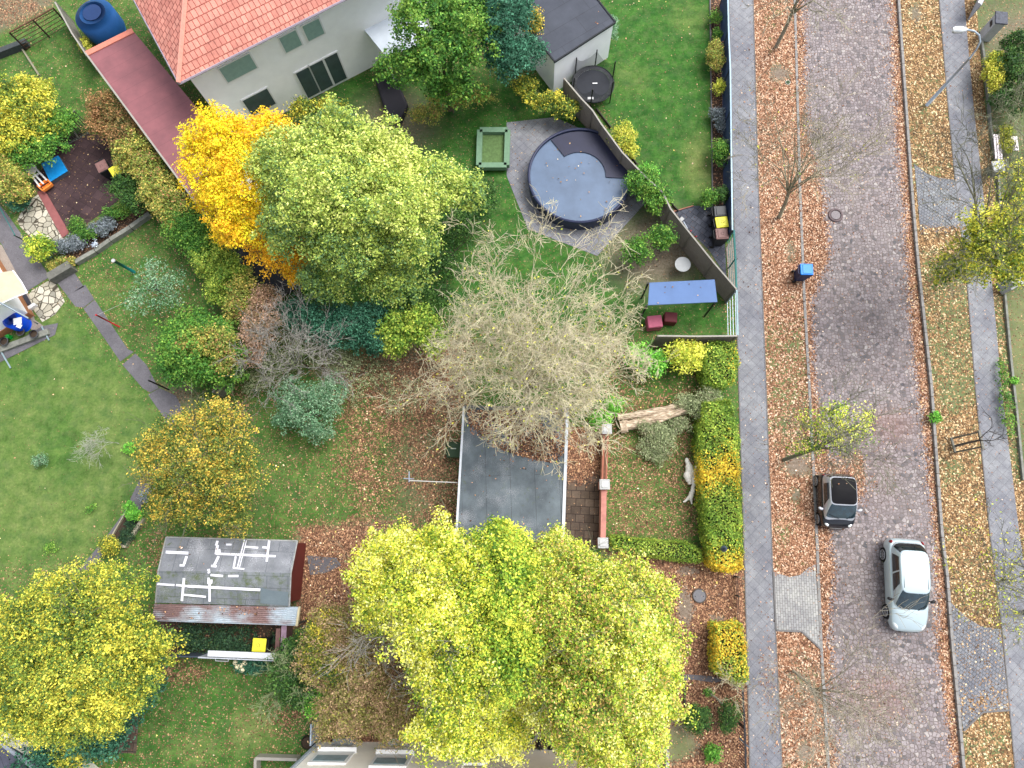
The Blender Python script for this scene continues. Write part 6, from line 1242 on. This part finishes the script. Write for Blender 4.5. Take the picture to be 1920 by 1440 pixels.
# hedges
def hfn(px, py, n, q):
    t = rng.normal(.45, .22, n)-.12*np.sin(q[:, 0]*3)*np.sin(q[:, 1]*2.1); c = pal_col('HEDGE', t, 1.3); gz_ = np.exp(-((py-888+8*np.sin(px*.09))/30)**2*1.0)+np.exp(-((py-1065)/30)**2)+.22*np.exp(-((px-1385)/10)**2)  # right-edge term paints the sunlit side with extra gold leaves
    m_ = (rng.random(n) < gz_*.95)[:, None]; return np.where(m_, pal_col('GOLD', rng.normal(.3, .25, n), 1.3), c)
hedge('tall_hedge', 'long tall hedge beside the pavement, green with golden patches', 'hedge', [(1322, 752), (1372, 748), (1386, 800), (1390, 900), (1394, 980), (1396, 1068), (1360, 1074), (1336, 1060), (1326, 1000), (1316, 900), (1312, 820)], 1.55, hfn, .095, 620, wob=.1)
hedge('tall_hedge', 'green hedge clump below the board fence at the pavement', 'hedge', [(1326, 644), (1352, 636), (1380, 640), (1388, 670), (1378, 715), (1358, 728), (1328, 718), (1320, 690)], 1.5, lambda px, py, n, q: np.where((rng.random(n) < .25*np.clip((px-1340)/40, 0, 1))[:, None], pal_col('GOLD', rng.normal(.3, .2, n), 1.3), pal_col('HEDGE', rng.normal(.5, .25, n), 1.3)), .095, 620, wob=.12)  # more gold towards the right paints the lit side
hedge('low_hedge', 'low rounded hedge running from the brick wall pillar to the tall hedge', 'hedge', [(1143, 1003), (1210, 1010), (1290, 1016), (1318, 1030), (1320, 1052), (1300, 1056), (1230, 1046), (1146, 1030)], .75, lambda px, py, n, q: pal_col('HEDGE', rng.normal(.42, .25, n)+.12*np.sin(px*.05), 1.25), .08, 700, wob=.07)
hedge('clipped_hedge', 'clipped golden green hedge block beside the pavement lower down', 'hedge', [(1342, 1172), (1394, 1170), (1402, 1215), (1406, 1275), (1392, 1290), (1360, 1270), (1342, 1262)], 1.35, lambda px, py, n, q: np.where((rng.random(n) < np.clip(.25+.5*np.sin((py-1150)*.03), .1, .8))[:, None], pal_col('GOLD', rng.normal(.35, .25, n), 1.3), pal_col('HEDGE', rng.normal(.35, .25, n), 1.3)), .09, 620, wob=.06)
bare_tree('bare_shrub', 'pale twiggy growth at the lower corner of the clipped hedge block', 'shrub', (1380, 1290), (1382, 1286, .5), 1.5, [(1372, 1268, 1.6), (1392, 1275, 1.5), (1370, 1310, 1.0), (1358, 1280, 1.2)], None, .03, .5, 2, 3, M_bark_p, rmin=.007)
plant('shrub', 'round dark evergreen in the leafy front yard', 'shrub', [(1305, 1346, .7, 24, 22, .6)], 'DGREEN', .075, .25, 34)
plant('shrub', 'loose dark green shrub beside the iron railing', 'shrub', [(1368, 1335, .6, 18, 22, .5), (1360, 1358, .5, 12, 12, .4)], 'DGREEN', .07, .25, 22, holes=.1)
plant('shrub', 'small bright green plant low in the front yard', 'shrub', [(1337, 1412, .35, 14, 14, .3)], 'BRIGHT', .07, .2, 24, k=.8)
plant('shrub', 'tiny green tuft on top of the leaning dead trunk', 'shrub', [(1328, 1299, .7, 6, 5, .15)], 'GREEN', .06, .14, 16)
# conifer and bare twigs left of the thicket
plant('conifer', 'dark conifer shrub at the corner of the screen wall', 'tree', [(546, 1250, 2.4, 32, 38, 1.2), (560, 1290, 2.0, 34, 32, 1.0), (560, 1215, 1.8, 22, 24, .8), (530, 1285, 1.4, 22, 22, .7)], 'DGREEN', .1, .32, 28)
bare_tree('bare_shrub', 'green grey leafless branches spreading over the dark conifer', 'shrub', (565, 1275), (562, 1275, 1.5), 2.6, [(505, 1305, 2.6), (530, 1260, 3.2), (545, 1235, 3.4), (515, 1325, 2.2), (560, 1300, 3.2), (585, 1240, 3.0)], None, .05, .6, 3, 3, simple('green grey lichen twigs', (146, 158, 116), .9, .2), rmin=.008)
plant('shrub', 'bright green feathery bush right of the conifer', 'shrub', [(592, 1305, 1.6, 24, 28, .8), (610, 1325, 1.2, 20, 22, .6)], 'BRIGHT', .08, .28, 30)
plant('hydrangea', 'hydrangea with pale cream flower heads by the screen wall', 'shrub', [(478, 1246, .5, 26, 14, .35), (455, 1245, .4, 14, 10, .3)], 'TEAL', .09, .22, 20)
t = bpy.data.objects['hydrangea']
for i, p in enumerate(((441, 1242), (445, 1250), (454, 1256), (451, 1248), (459, 1243))):
    c_ = P(*p, .75); rr = rng.normal(size=(60, 3)); rr /= np.linalg.norm(rr, axis=1, keepdims=True); leaves_mesh('flower_head', np.array(c_)+rr*[.1, .1, .07], rr, .07, np.tile(np.array(lin((240, 232, 200))), (60, 1)), t, M_leaf, .9)
plant('ivy_plants', 'dark ivy and small leafy plants filling the yard behind the lean-to', 'plants', [(380, 1200, .2, 50, 22, .35), (440, 1195, .2, 40, 20, .35), (350, 1195, .2, 30, 24, .35), (470, 1220, .15, 20, 10, .25), (420, 1215, .15, 40, 12, .25), (520, 1195, .1, 12, 10, .2)], 'IVY', .085, .3, 26, trunk=False, holes=.15)
# street trees
bare_tree('street_tree', 'leafless street tree leaning over the top of the left verge', 'tree', (1456, 86), (1492, 8, 6.5), 8, [(1500, -20, 8), (1530, -10, 8), (1480, -10, 7.5), (1520, 20, 7), (1560, 25, 7.6), (1470, 20, 7)], None, .085, 1.1, 2, 3, simple('pale grey twigs', (168, 162, 142), .9, .25), 'street trees on the left verge', rmin=.012)
bare_tree('street_tree', 'leafless street tree with a fan of twigs beside the round cobbled manhole', 'tree', (1462, 406), (1482, 350, 4.0), 8, [(1430, 290, 7), (1455, 250, 7.6), (1490, 240, 8), (1530, 250, 7.6), (1560, 280, 7.2), (1580, 305, 7), (1570, 330, 6.4), (1540, 330, 6.6), (1440, 340, 6), (1490, 290, 8.5), (1520, 295, 8), (1450, 215, 6.4)], 'LEMON', .085, 1.2, 3, 3, simple('olive twigs', (172, 164, 140), .9, .25), 'street trees on the left verge', rmin=.008, leaves=60, lsize=.09)
bare_tree('street_tree', 'half bare street tree with yellow green leaves reaching over the small black car', 'tree', (1470, 862), (1540, 838, 4.2), 8, [(1530, 790, 7), (1560, 770, 7.6), (1580, 800, 7.6), (1600, 815, 8), (1625, 802, 8.2), (1560, 820, 7.2), (1600, 850, 7.4), (1500, 820, 5.5), (1620, 870, 7)], None, .08, 1.0, 3, 3, M_bark_g, 'street trees on the left verge', rmin=.009)
t4 = [o for o in SC.objects if o.name.startswith('street_tree') and 'black car' in o.get('label', '')][0]
pos, nrm, tt, cc = blob_points([(1550, 790, 6.6, 46, 30, 1.0), (1580, 815, 6.8, 46, 28, 1.0), (1520, 815, 5.6, 24, 30, .8, .3), (1505, 840, 4.0, 30, 10, .5, .3), (1620, 788, 7.4, 20, 20, .6, -.2), (1570, 770, 6.8, 30, 18, .7)], .4, 17, holes=.4)
leaves_mesh('crown', pos, nrm, .08, pal_col('YG', tt+.1, 1.6), t4)
bare_tree('street_tree', 'leafless street tree with low twigs near the lower driveway edge', 'tree', (1488, 1258), (1530, 1300, 3.5), 8, [(1480, 1330, 6), (1520, 1370, 7), (1560, 1390, 7.2), (1600, 1370, 7.2), (1640, 1350, 7), (1650, 1310, 7), (1620, 1290, 6.6), (1580, 1270, 6.4), (1600, 1330, 7.8), (1560, 1340, 7.6), (1540, 1310, 6.4), (1500, 1290, 5), (1620, 1230, 6)], None, .055, 1.3, 3, 3, simple('grey brown twigs', (168, 160, 142), .9, .2), 'street trees on the left verge', rmin=.008)
# right street side trees
bare_tree('verge_tree', 'broad thinning yellow green tree at the right edge of the street', 'tree', (1772, 516), (1840, 472, 4.5), 7, [(1800, 470, 6), (1830, 410, 7), (1880, 380, 7.4), (1920, 400, 7.6), (1910, 330, 6.8), (1860, 330, 6.4), (1820, 310, 6), (1790, 290, 5.6), (1900, 470, 7.6), (1860, 500, 6.5), (1960, 430, 7)], None, .15, 1.5, 3, 3, M_bark_g, rmin=.009)
tv = [o for o in SC.objects if o.name.startswith('verge_tree')][0]
pos, nrm, tt, cc = blob_points([(1870, 470, 5.8, 60, 46, 1.4), (1910, 430, 6.2, 60, 56, 1.5), (1830, 470, 5, 44, 44, 1.2), (1800, 490, 4.2, 40, 34, 1.1, .15), (1775, 510, 3.4, 28, 26, .9, .35), (1860, 510, 4.8, 60, 22, 1.0), (1900, 510, 5, 40, 30, 1.2), (1850, 420, 5.8, 44, 34, 1.0, -.1), (1910, 350, 6, 40, 40, 1.1)], .4, 26, holes=.12)
leaves_mesh('crown', pos, nrm, .1, pal_col('OLIVE', np.clip(tt-.03, 0, 1), 1.6), tv)
bare_tree('verge_tree', 'sparse yellow leaved tree cut off by the right edge beside the lower driveway', 'tree', (1925, 1150), (1960, 1120, 4), 6, [(1860, 1060, 5.6), (1880, 1090, 6), (1900, 1120, 6), (1840, 1085, 5), (1880, 1040, 5.6), (1930, 1050, 6.5), (1910, 1150, 5.6)], 'LEMON', .1, 1.1, 3, 3, M_bark_g, rmin=.008, leaves=900, lsize=.085)
plant('shrub', 'bright yellow oval shrub behind the right garden kerb', 'shrub', [(1862, 140, .9, 15, 34, .6), (1866, 118, .9, 12, 16, .5)], 'LEMON', .09, .25, 34, k=1.2)
plant('shrub', 'dark green shrub mass right of the yellow oval shrub', 'shrub', [(1895, 130, 1.2, 26, 44, .9), (1905, 90, 1.4, 24, 30, .9), (1880, 190, .9, 22, 22, .7), (1915, 180, 1.1, 24, 40, .8)], 'DGREEN', .1, .32, 28, holes=.1)
bare_tree('bare_shrub', 'pale leafless shrub between the dark shrubs and white benches', 'shrub', (1895, 236), (1896, 232, .5), 1.5, [(1880, 205, 1.6), (1900, 195, 1.8), (1915, 210, 1.8), (1870, 220, 1.4), (1910, 240, 1.5)], None, .03, .8, 3, 3, simple('pale green twigs', (160, 162, 134), .9, .2), rmin=.008)
plant('grass_tuft', 'pale straw grass tuft between the white benches', 'grass', [(1884, 268, .4, 12, 22, .35), (1886, 245, .35, 8, 8, .25)], 'LEMON', .09, .2, 26, k=.9, trunk=False)
plant('shrub', 'green yellow groundcover strip at the right edge of the pavement', 'shrub', [(1888, 770, .3, 10, 60, .25), (1880, 700, .25, 8, 30, .2)], 'GREEN', .08, .24, 14, holes=.4)
plant('shrub', 'small green sprout on the right verge near the kerb', 'shrub', [(1753, 782, .2, 9, 8, .15)], 'BRIGHT', .07, .14, 22)
plant('shrub', 'bright green tuft at the foot of the right edge kerb', 'shrub', [(1902, 714, .2, 7, 5, .12)], 'BRIGHT', .06, .12, 16)
# top right garden shrubs
plant('shrub', 'yellow and red leaved bush beside the dark flat roof', 'shrub', [(1000, 42, 2.5, 16, 20, .7), (1006, 62, 2.3, 12, 14, .5, -.1)], 'AUT', .09, .28, 26)
plant('shrub', 'yellow green leafy shrub on the lawn side of the board fence', 'shrub', [(1168, 258, 1.1, 22, 22, .6), (1182, 284, .8, 14, 14, .4)], 'LEMON', .09, .3, 24, k=1.1)
plant('shrub', 'pale green shrub further down the board fence', 'shrub', [(1212, 330, .9, 18, 22, .5)], 'BRIGHT', .085, .28, 24)
G = 'shrubs in the bed along the blue fence'
for lb, bl, pal in (('brown flowered hydrangea in the bed along the blue fence', [(1342, 108, .7, 15, 26, .5), (1340, 90, .7, 10, 10, .3)], 'MIXH'), ('small green plant above the brown hydrangea', [(1341, 34, .4, 9, 9, .3), (1342, 66, .4, 8, 8, .25)], 'GREEN'),
    ('yellowish plant in the bed halfway along the lawn', [(1350, 163, .5, 11, 12, .3)], 'LEMON'), ('grey green plant below the yellowish one', [(1344, 215, .4, 13, 14, .3), (1352, 235, .4, 10, 12, .3)], 'LAV'), ('dense dark green conifer ball in the fence bed', [(1350, 285, .8, 14, 22, .6)], 'GREEN'),
    ('round green bush at the lawn corner above the bins', [(1330, 372, .7, 14, 14, .5)], 'GREEN'), ('darker bush right of the round one above the bins', [(1352, 366, .8, 11, 12, .5)], 'DGREEN'), ('small leafy climber on the garage corner by the trampoline', [(1148, 52, .7, 8, 18, .5)], 'BGREEN')):
    plant('bed_shrub', lb, 'shrub', bl, pal, .08, .24, 26, G)
# top left shrubs
plant('shrub', 'large yellow shrub at the left edge below the upper lawn', 'shrub', [(30, 195, 2.2, 56, 46, 1.0), (10, 230, 2, 44, 40, .9, -.15), (60, 230, 1.8, 40, 30, .8), (15, 265, 1.8, 36, 26, .7, -.15)], 'OLIVE', .12, .36, 30, k=1.4)
plant('shrub', 'round yellow green bush at the upper lawn', 'shrub', [(72, 172, 1.6, 28, 26, .8)], 'LEMON', .1, .3, 30, k=1.1)
plant('shrub', 'green bush row beside the blue sandpit lid', 'shrub', [(70, 275, 1.4, 50, 26, .7), (105, 235, 1.2, 30, 26, .6), (130, 225, 1.0, 16, 18, .5), (40, 300, 1.2, 24, 20, .6)], 'GREEN', .1, .34, 28, k=1.4)
plant('shrub', 'brown olive clipped shrub at the left edge above the path', 'shrub', [(18, 340, 1.3, 40, 34, .7), (40, 360, 1.0, 20, 18, .5), (0, 310, 1.4, 30, 24, .6)], 'MIXH', .09, .32, 30, k=1.35)
plant('shrub', 'teal juniper beside the crazy paving', 'shrub', [(36, 382, .5, 18, 13, .4)], 'TEAL', .07, .22, 30)
plant('shrub', 'round lime green bush at the end of the flower bed', 'shrub', [(76, 466, .8, 24, 22, .6)], 'LIME', .09, .28, 30)
plant('shrub', 'silvery lavender mound along the stone wall', 'shrub', [(120, 462, .4, 22, 12, .35), (145, 455, .4, 18, 12, .35), (185, 430, .4, 18, 12, .35), (200, 420, .4, 16, 12, .3)], 'LAV', .07, .22, 28)
plant('shrub', 'yellow green perennials above the stone wall', 'shrub', [(145, 425, .5, 14, 16, .4), (165, 438, .5, 16, 10, .3), (215, 400, .5, 20, 9, .35), (240, 392, .5, 18, 8, .3)], 'GREEN', .08, .24, 22, k=1.1)
plant('shrub', 'low rusty green plants at the end of the stone wall', 'shrub', [(120, 492, .3, 18, 8, .25), (100, 500, .25, 10, 10, .2)], 'MIXH', .07, .2, 22)
t = thing('flower_pot', 'small clump of white flowers on the stone wall', 'flowers', P(176, 458)); MB().tube([P(176, 458, .25), P(176, 458, .42)], [.08, .11], 12).build('pot', simple('blue grey pot', (90, 96, 120), .7, .1), t); rr = rng.normal(size=(80, 3)); leaves_mesh('flowers', np.array(P(176, 458, .5))+rr*[.1, .1, .05], rr+[0, 0, 1], .06, np.tile(np.array(lin((214, 226, 240))), (80, 1)), t, None, .9)
plant('shrub', 'small yellow weed at the foot of the narrow board fence', 'shrub', [(159, 85, .5, 8, 12, .3)], 'LEMON', .08, .2, 20)
# lawn plants
plant('shrub', 'tiny pale leaved plant alone on the large left lawn', 'shrub', [(76, 864, .35, 12, 11, .25)], 'BGREEN', .06, .2, 20, holes=.2)
bare_tree('bare_shrub', 'whitish wiry bare shrub on the left lawn beside the autumn tree', 'shrub', (222, 832), (212, 830, .4), 1, [(180, 826, 1.0), (185, 838, .9), (196, 820, 1.1), (190, 842, .9)], None, .02, .55, 3, 3, simple('whitish wire twigs', (188, 190, 178), .9, .1), rmin=.006)
plant('shrub', 'bright green weed clump beside the wiry shrub', 'shrub', [(243, 841, .25, 10, 8, .2)], 'BRIGHT', .07, .18, 22)
plant('shrub', 'round yellow green bush at the foot of the raised bed', 'shrub', [(207, 1024, .6, 17, 15, .45)], 'OLIVE', .07, .22, 30)
plant('shrub', 'bright green leafy plant at the head of the raised bed', 'shrub', [(252, 962, .5, 14, 10, .3), (244, 950, .4, 8, 8, .25)], 'BRIGHT', .08, .22, 24)
plant('shrub', 'dark herbs growing inside the raised bed', 'shrub', [(238, 1005, .2, 12, 12, .18), (248, 985, .15, 12, 12, .15)], 'IVY', .07, .2, 20, trunk=False)
plant('shrub', 'silver grey plant beside the path under the autumn tree', 'shrub', [(274, 930, .3, 10, 9, .25)], 'LAV', .07, .2, 24, k=1.6)
plant('shrub', 'faint leafy seedling low on the left lawn', 'shrub', [(95, 1028, .15, 14, 8, .12), (170, 955, .15, 8, 8, .12)], 'GREEN', .07, .2, 10, holes=.3, trunk=False)
# trees inside the blurred garden
plant('maple_tree', 'glowing yellow orange tree beside the dark red roof', 'tree', [(425, 262, 6, 66, 48, 1.6), (400, 310, 5.4, 56, 52, 1.5), (450, 350, 5.6, 60, 60, 1.6), (455, 420, 4.8, 50, 46, 1.3, .15), (510, 245, 5.0, 40, 26, 1.0, .3), (520, 470, 3.8, 48, 38, 1.0, .6), (560, 500, 3.0, 26, 36, .8, .6), (400, 375, 3.6, 30, 26, .9, .1), (430, 435, 2.8, 22, 26, .8, .5)], 'YELLOW', .1, .38, 38, base=(480, 400))
plant('willow_tree', 'pale green willow spreading over the middle of the garden', 'tree', [(560, 320, 6.5, 80, 60, 1.8), (650, 280, 6.6, 80, 62, 1.8, -.05), (720, 310, 6.8, 70, 66, 1.8, -.1), (620, 370, 7.4, 84, 70, 2.0), (720, 390, 7, 84, 66, 1.9), (800, 350, 6, 62, 52, 1.5, -.05), (860, 360, 5, 50, 34, 1.2, .1), (560, 420, 5.6, 66, 60, 1.6, .3), (660, 460, 5.8, 80, 56, 1.6, .25), (760, 450, 5.4, 66, 50, 1.4), (620, 520, 3.8, 60, 42, 1.2, .4), (740, 530, 3.6, 60, 42, 1.2, .2)], 'WILLOW', .11, .4, 40, base=(700, 470), k=1.6)
plant('garden_tree', 'mid green leafy tree at the top centre', 'tree', [(800, 40, 5, 60, 50, 1.6), (830, 110, 4.4, 62, 50, 1.5), (880, 60, 5, 56, 60, 1.5), (760, 130, 3.6, 60, 30, 1.1), (850, 170, 3, 50, 24, 1)], 'GREEN', .13, .42, 30, k=1.2)
plant('conifer', 'dark blue green conifer between the green tree and white garage', 'tree', [(930, 40, 4.6, 44, 60, 1.8), (950, 110, 3.6, 44, 44, 1.3), (975, 30, 3.6, 24, 34, 1.0), (990, 100, 2.6, 36, 30, .9)], 'TEAL', .12, .4, 30)
plant('shrub', 'yellow green perennials under the dark conifer by the fence', 'shrub', [(1020, 190, 1.2, 36, 16, .5), (1060, 205, 1, 26, 20, .5, .3), (985, 165, 1, 20, 20, .5)], 'OLIVE', .1, .3, 26)
plant('shrub', 'green bush against the fence below the round pool', 'shrub', [(1205, 345, 1.4, 30, 30, .7), (1235, 375, 1.3, 22, 22, .6)], 'GREEN', .1, .3, 26)
plant('shrub', 'rounded bush left of the brown corner with white table', 'shrub', [(1240, 445, 1.2, 24, 20, .6), (1190, 470, 1.2, 24, 26, .6)], 'GREEN', .1, .3, 26)
plant('shrub', 'dark shrub belt between lawn and patio', 'shrub', [(860, 420, 1.5, 40, 40, .8), (900, 370, 1.5, 36, 36, .8), (800, 560, 1.4, 50, 26, .7), (830, 500, 1.4, 30, 30, .7)], 'DGREEN', .1, .34, 26)
plant('shrub', 'orange flowered low bed near the green square frame', 'shrub', [(840, 190, .8, 40, 14, .4), (800, 215, .7, 36, 16, .4), (900, 180, .7, 26, 16, .4)], 'MIXH', .09, .3, 24)
plant('shrub', 'light bush beside the white house wall', 'shrub', [(570, 205, 1.4, 24, 18, .6), (620, 200, 1.2, 24, 16, .5)], 'OLIVE', .1, .3, 24)

# ================================================================= fallen leaves, each one a leaf
def scatter(zones, pal, name, label):
    Ps, Cs = [], []
    for poly, dens, zz, hgt in zones:
        wp = [P(*p, hgt) for p in poly]; xs = [p.x for p in wp]; ys_ = [p.y for p in wp]; n = int((max(xs)-min(xs))*(max(ys_)-min(ys_))*dens)
        x = rng.uniform(min(xs), max(xs), n); y = rng.uniform(min(ys_), max(ys_), n); qx = np.sin(x*1.7+y*.6)+np.sin(y*2.3-x)+.8*np.sin(x*5+y*4.1); ok = in_poly(x, y, [(p.x, p.y) for p in wp]) & (qx+rng.normal(0, .9, n) > -.6); x, y = x[ok], y[ok]
        Ps.append(np.stack([x, y, np.full(len(x), hgt+zz)+rng.random(len(x))*.03], 1))
    pos = np.vstack(Ps); n = len(pos); st = LEAFPAL[pal] if isinstance(pal, str) else pal; a = np.array([lin(s[1]) for s in st]); i = rng.random(n)*(len(a)-1); k_ = i.astype(int); f = (i-k_)[:, None]; cols = a[k_]*(1-f)+a[np.minimum(k_+1, len(a)-1)]*f
    nn = rng.normal(0, .5, (n, 3)); nn[:, 2] = 1; o = leaves_mesh(name, pos, nn, .085, cols, None, M_dead, .7); tag(o, label, None, None, 'stuff'); return n
lx = lambda f, o_: [(f(y)+o_, y) for y in (0, 200, 400, 600, 800, 1000, 1060)]
n1 = scatter([([(LP1(y)+1, y) for y in YS if y < 1062]+[(LKERB(y), y) for y in YS[::-1] if y < 1062], 26, .01, 0), ([(LKERB(y)+2, y) for y in YS]+[(x+3, y) for y, x in edgeL[::-1]], 40, .01, -.1), ([(LP1(y)+4, y) for y in (1200, 1300, 1440)]+[(LKERB(y), y) for y in (1440, 1300, 1230)], 26, .01, 0),
    ([(1508, 0), (1690, 0), (1800, 1440), (1560, 1440)], 1.4, .01, -.1), ([(LP0(y), y) for y in YS]+[(LP1(y), y) for y in YS[::-1]], 1.6, .02, 0), ([(LP1(y)-13, y) for y in YS]+[(LP1(y)+1, y) for y in YS[::-1]], 9, .02, 0), ([(RP0(y), y) for y in YS]+[(RP0(y)+9, y) for y in YS[::-1]], 9, .02, 0), ([(x+2, y) for y, x in edgeL]+[(x+26, y) for y, x in edgeL[::-1]], 9, .01, -.1), ([(x-24, y) for y, x in edgeR[::-1]]+[(x, y) for y, x in edgeR], 8, .01, -.1), ([(LKERB(y)-5, y) for y in YS]+[(LKERB(y)+5, y) for y in YS[::-1]], 30, .05, 0), ([(1565, 850), (1625, 850), (1625, 960), (1600, 985)], 14, .01, -.1)], 'street', 'fallen_leaves', 'orange brown leaves drifted along the left kerb and verge')
n2 = scatter([([(RKERB(y)+2, y) for y in YS]+[(RP0(y), y) for y in YS[::-1]], 18, .01, 0), ([(x-4, y) for y, x in edgeR[::-1]]+[(RKERB(y)-2, y) for y in YS[::-1]], 30, .01, -.1), ([(RP1(y), y) for y in YS]+[(RP1(y)+24, y) for y in YS[::-1]], 18, .02, 0)], 'tan', 'fallen_leaves', 'tan and yellow leaves on the right verge')
n3 = scatter([([(690, 650), (872, 640), (868, 1000), (700, 1010), (660, 850)], 26, .01, 0), ([(500, 780), (700, 700), (700, 1000), (500, 1000)], 6, .01, 0), ([(572, 1000), (700, 980), (720, 1160), (640, 1190), (566, 1160)], 60, .01, 0), ([(1140, 660), (1320, 660), (1320, 1005), (1145, 1000)], 13, .01, 0), ([(1240, 1060), (1385, 1060), (1390, 1440), (1250, 1440)], 36, .01, 0),
    ([(290, 1240), (580, 1240), (580, 1440), (200, 1440)], 4, .01, 0), ([(1062, 800), (1130, 800), (1128, 900), (1060, 880)], 40, .04, 0), ([(150, 500), (300, 420), (440, 560), (330, 690)], 2.0, .01, 0), ([(340, 545), (430, 540), (430, 620), (360, 640)], 5, .01, 0), ([(30, 60), (130, 50), (200, 200), (120, 220)], 3, .01, 0), ([(0, 0), (100, 0), (90, 20), (0, 50)], 12, .01, 0), ([(1145, 0), (1330, 0), (1335, 390), (1260, 390)], 1.6, .01, 0),
    ([(0, 690), (110, 570), (290, 790), (150, 1060), (0, 1100)], .35, .01, 0)], LEAFPAL['dark'][2:]+LEAFPAL['street'][2:]+[(1, (240, 220, 120))], 'fallen_leaves', 'brown and pale leaves scattered over the lawns')
gl = [(874, 768), (1062, 770), (1060, 845), (1040, 868), (1000, 862), (960, 850), (925, 838), (900, 822), (884, 822)]
n4 = scatter([(gl, 800, .005, GH), ([(874, 770), (1060, 772), (1058, 900), (900, 860), (876, 830)], 14, .005, GH), ([(862, 830), (1055, 830), (1052, 1015), (858, 1010)], 1.6, .005, GH), ([(1000, 845), (1058, 840), (1056, 890), (1010, 880)], 30, .005, GH)], 'dark', 'roof_leaves', 'brown leaves heaped on the upper half of the grey garage roof')
n5 = scatter([([(400, 1136), (545, 1140), (500, 1152), (420, 1156)], 90, .02, 2.02), ([(300, 1136), (400, 1136), (400, 1160), (300, 1160)], 14, .02, 1.98)], 'dark', 'roof_leaves', 'brown leaves lying on the rusty lean-to roof')

scatter([([(1000, 300), (1080, 262), (1170, 320), (1150, 420), (1040, 430)], 3, .04, .82), ([(1218, 532), (1340, 526), (1343, 564), (1217, 570)], 5, .01, 2.1)], 'tan', 'pool_leaves', 'few tan leaves lying on the pool cover and the canopy roof')
scatter([([(1545, 897), (1600, 897), (1600, 912), (1548, 912)], 26, .05, 1.42), ([(1040, 50), (1120, 10), (1145, 45), (1045, 105)], 1.2, .01, 2.6), ([(310, 1012), (550, 1018), (545, 1060), (300, 1056)], 2.5, .22, 2.2)], 'street', 'roof_leaves', 'single leaves lying on the small car, the dark garage roof and the shed')
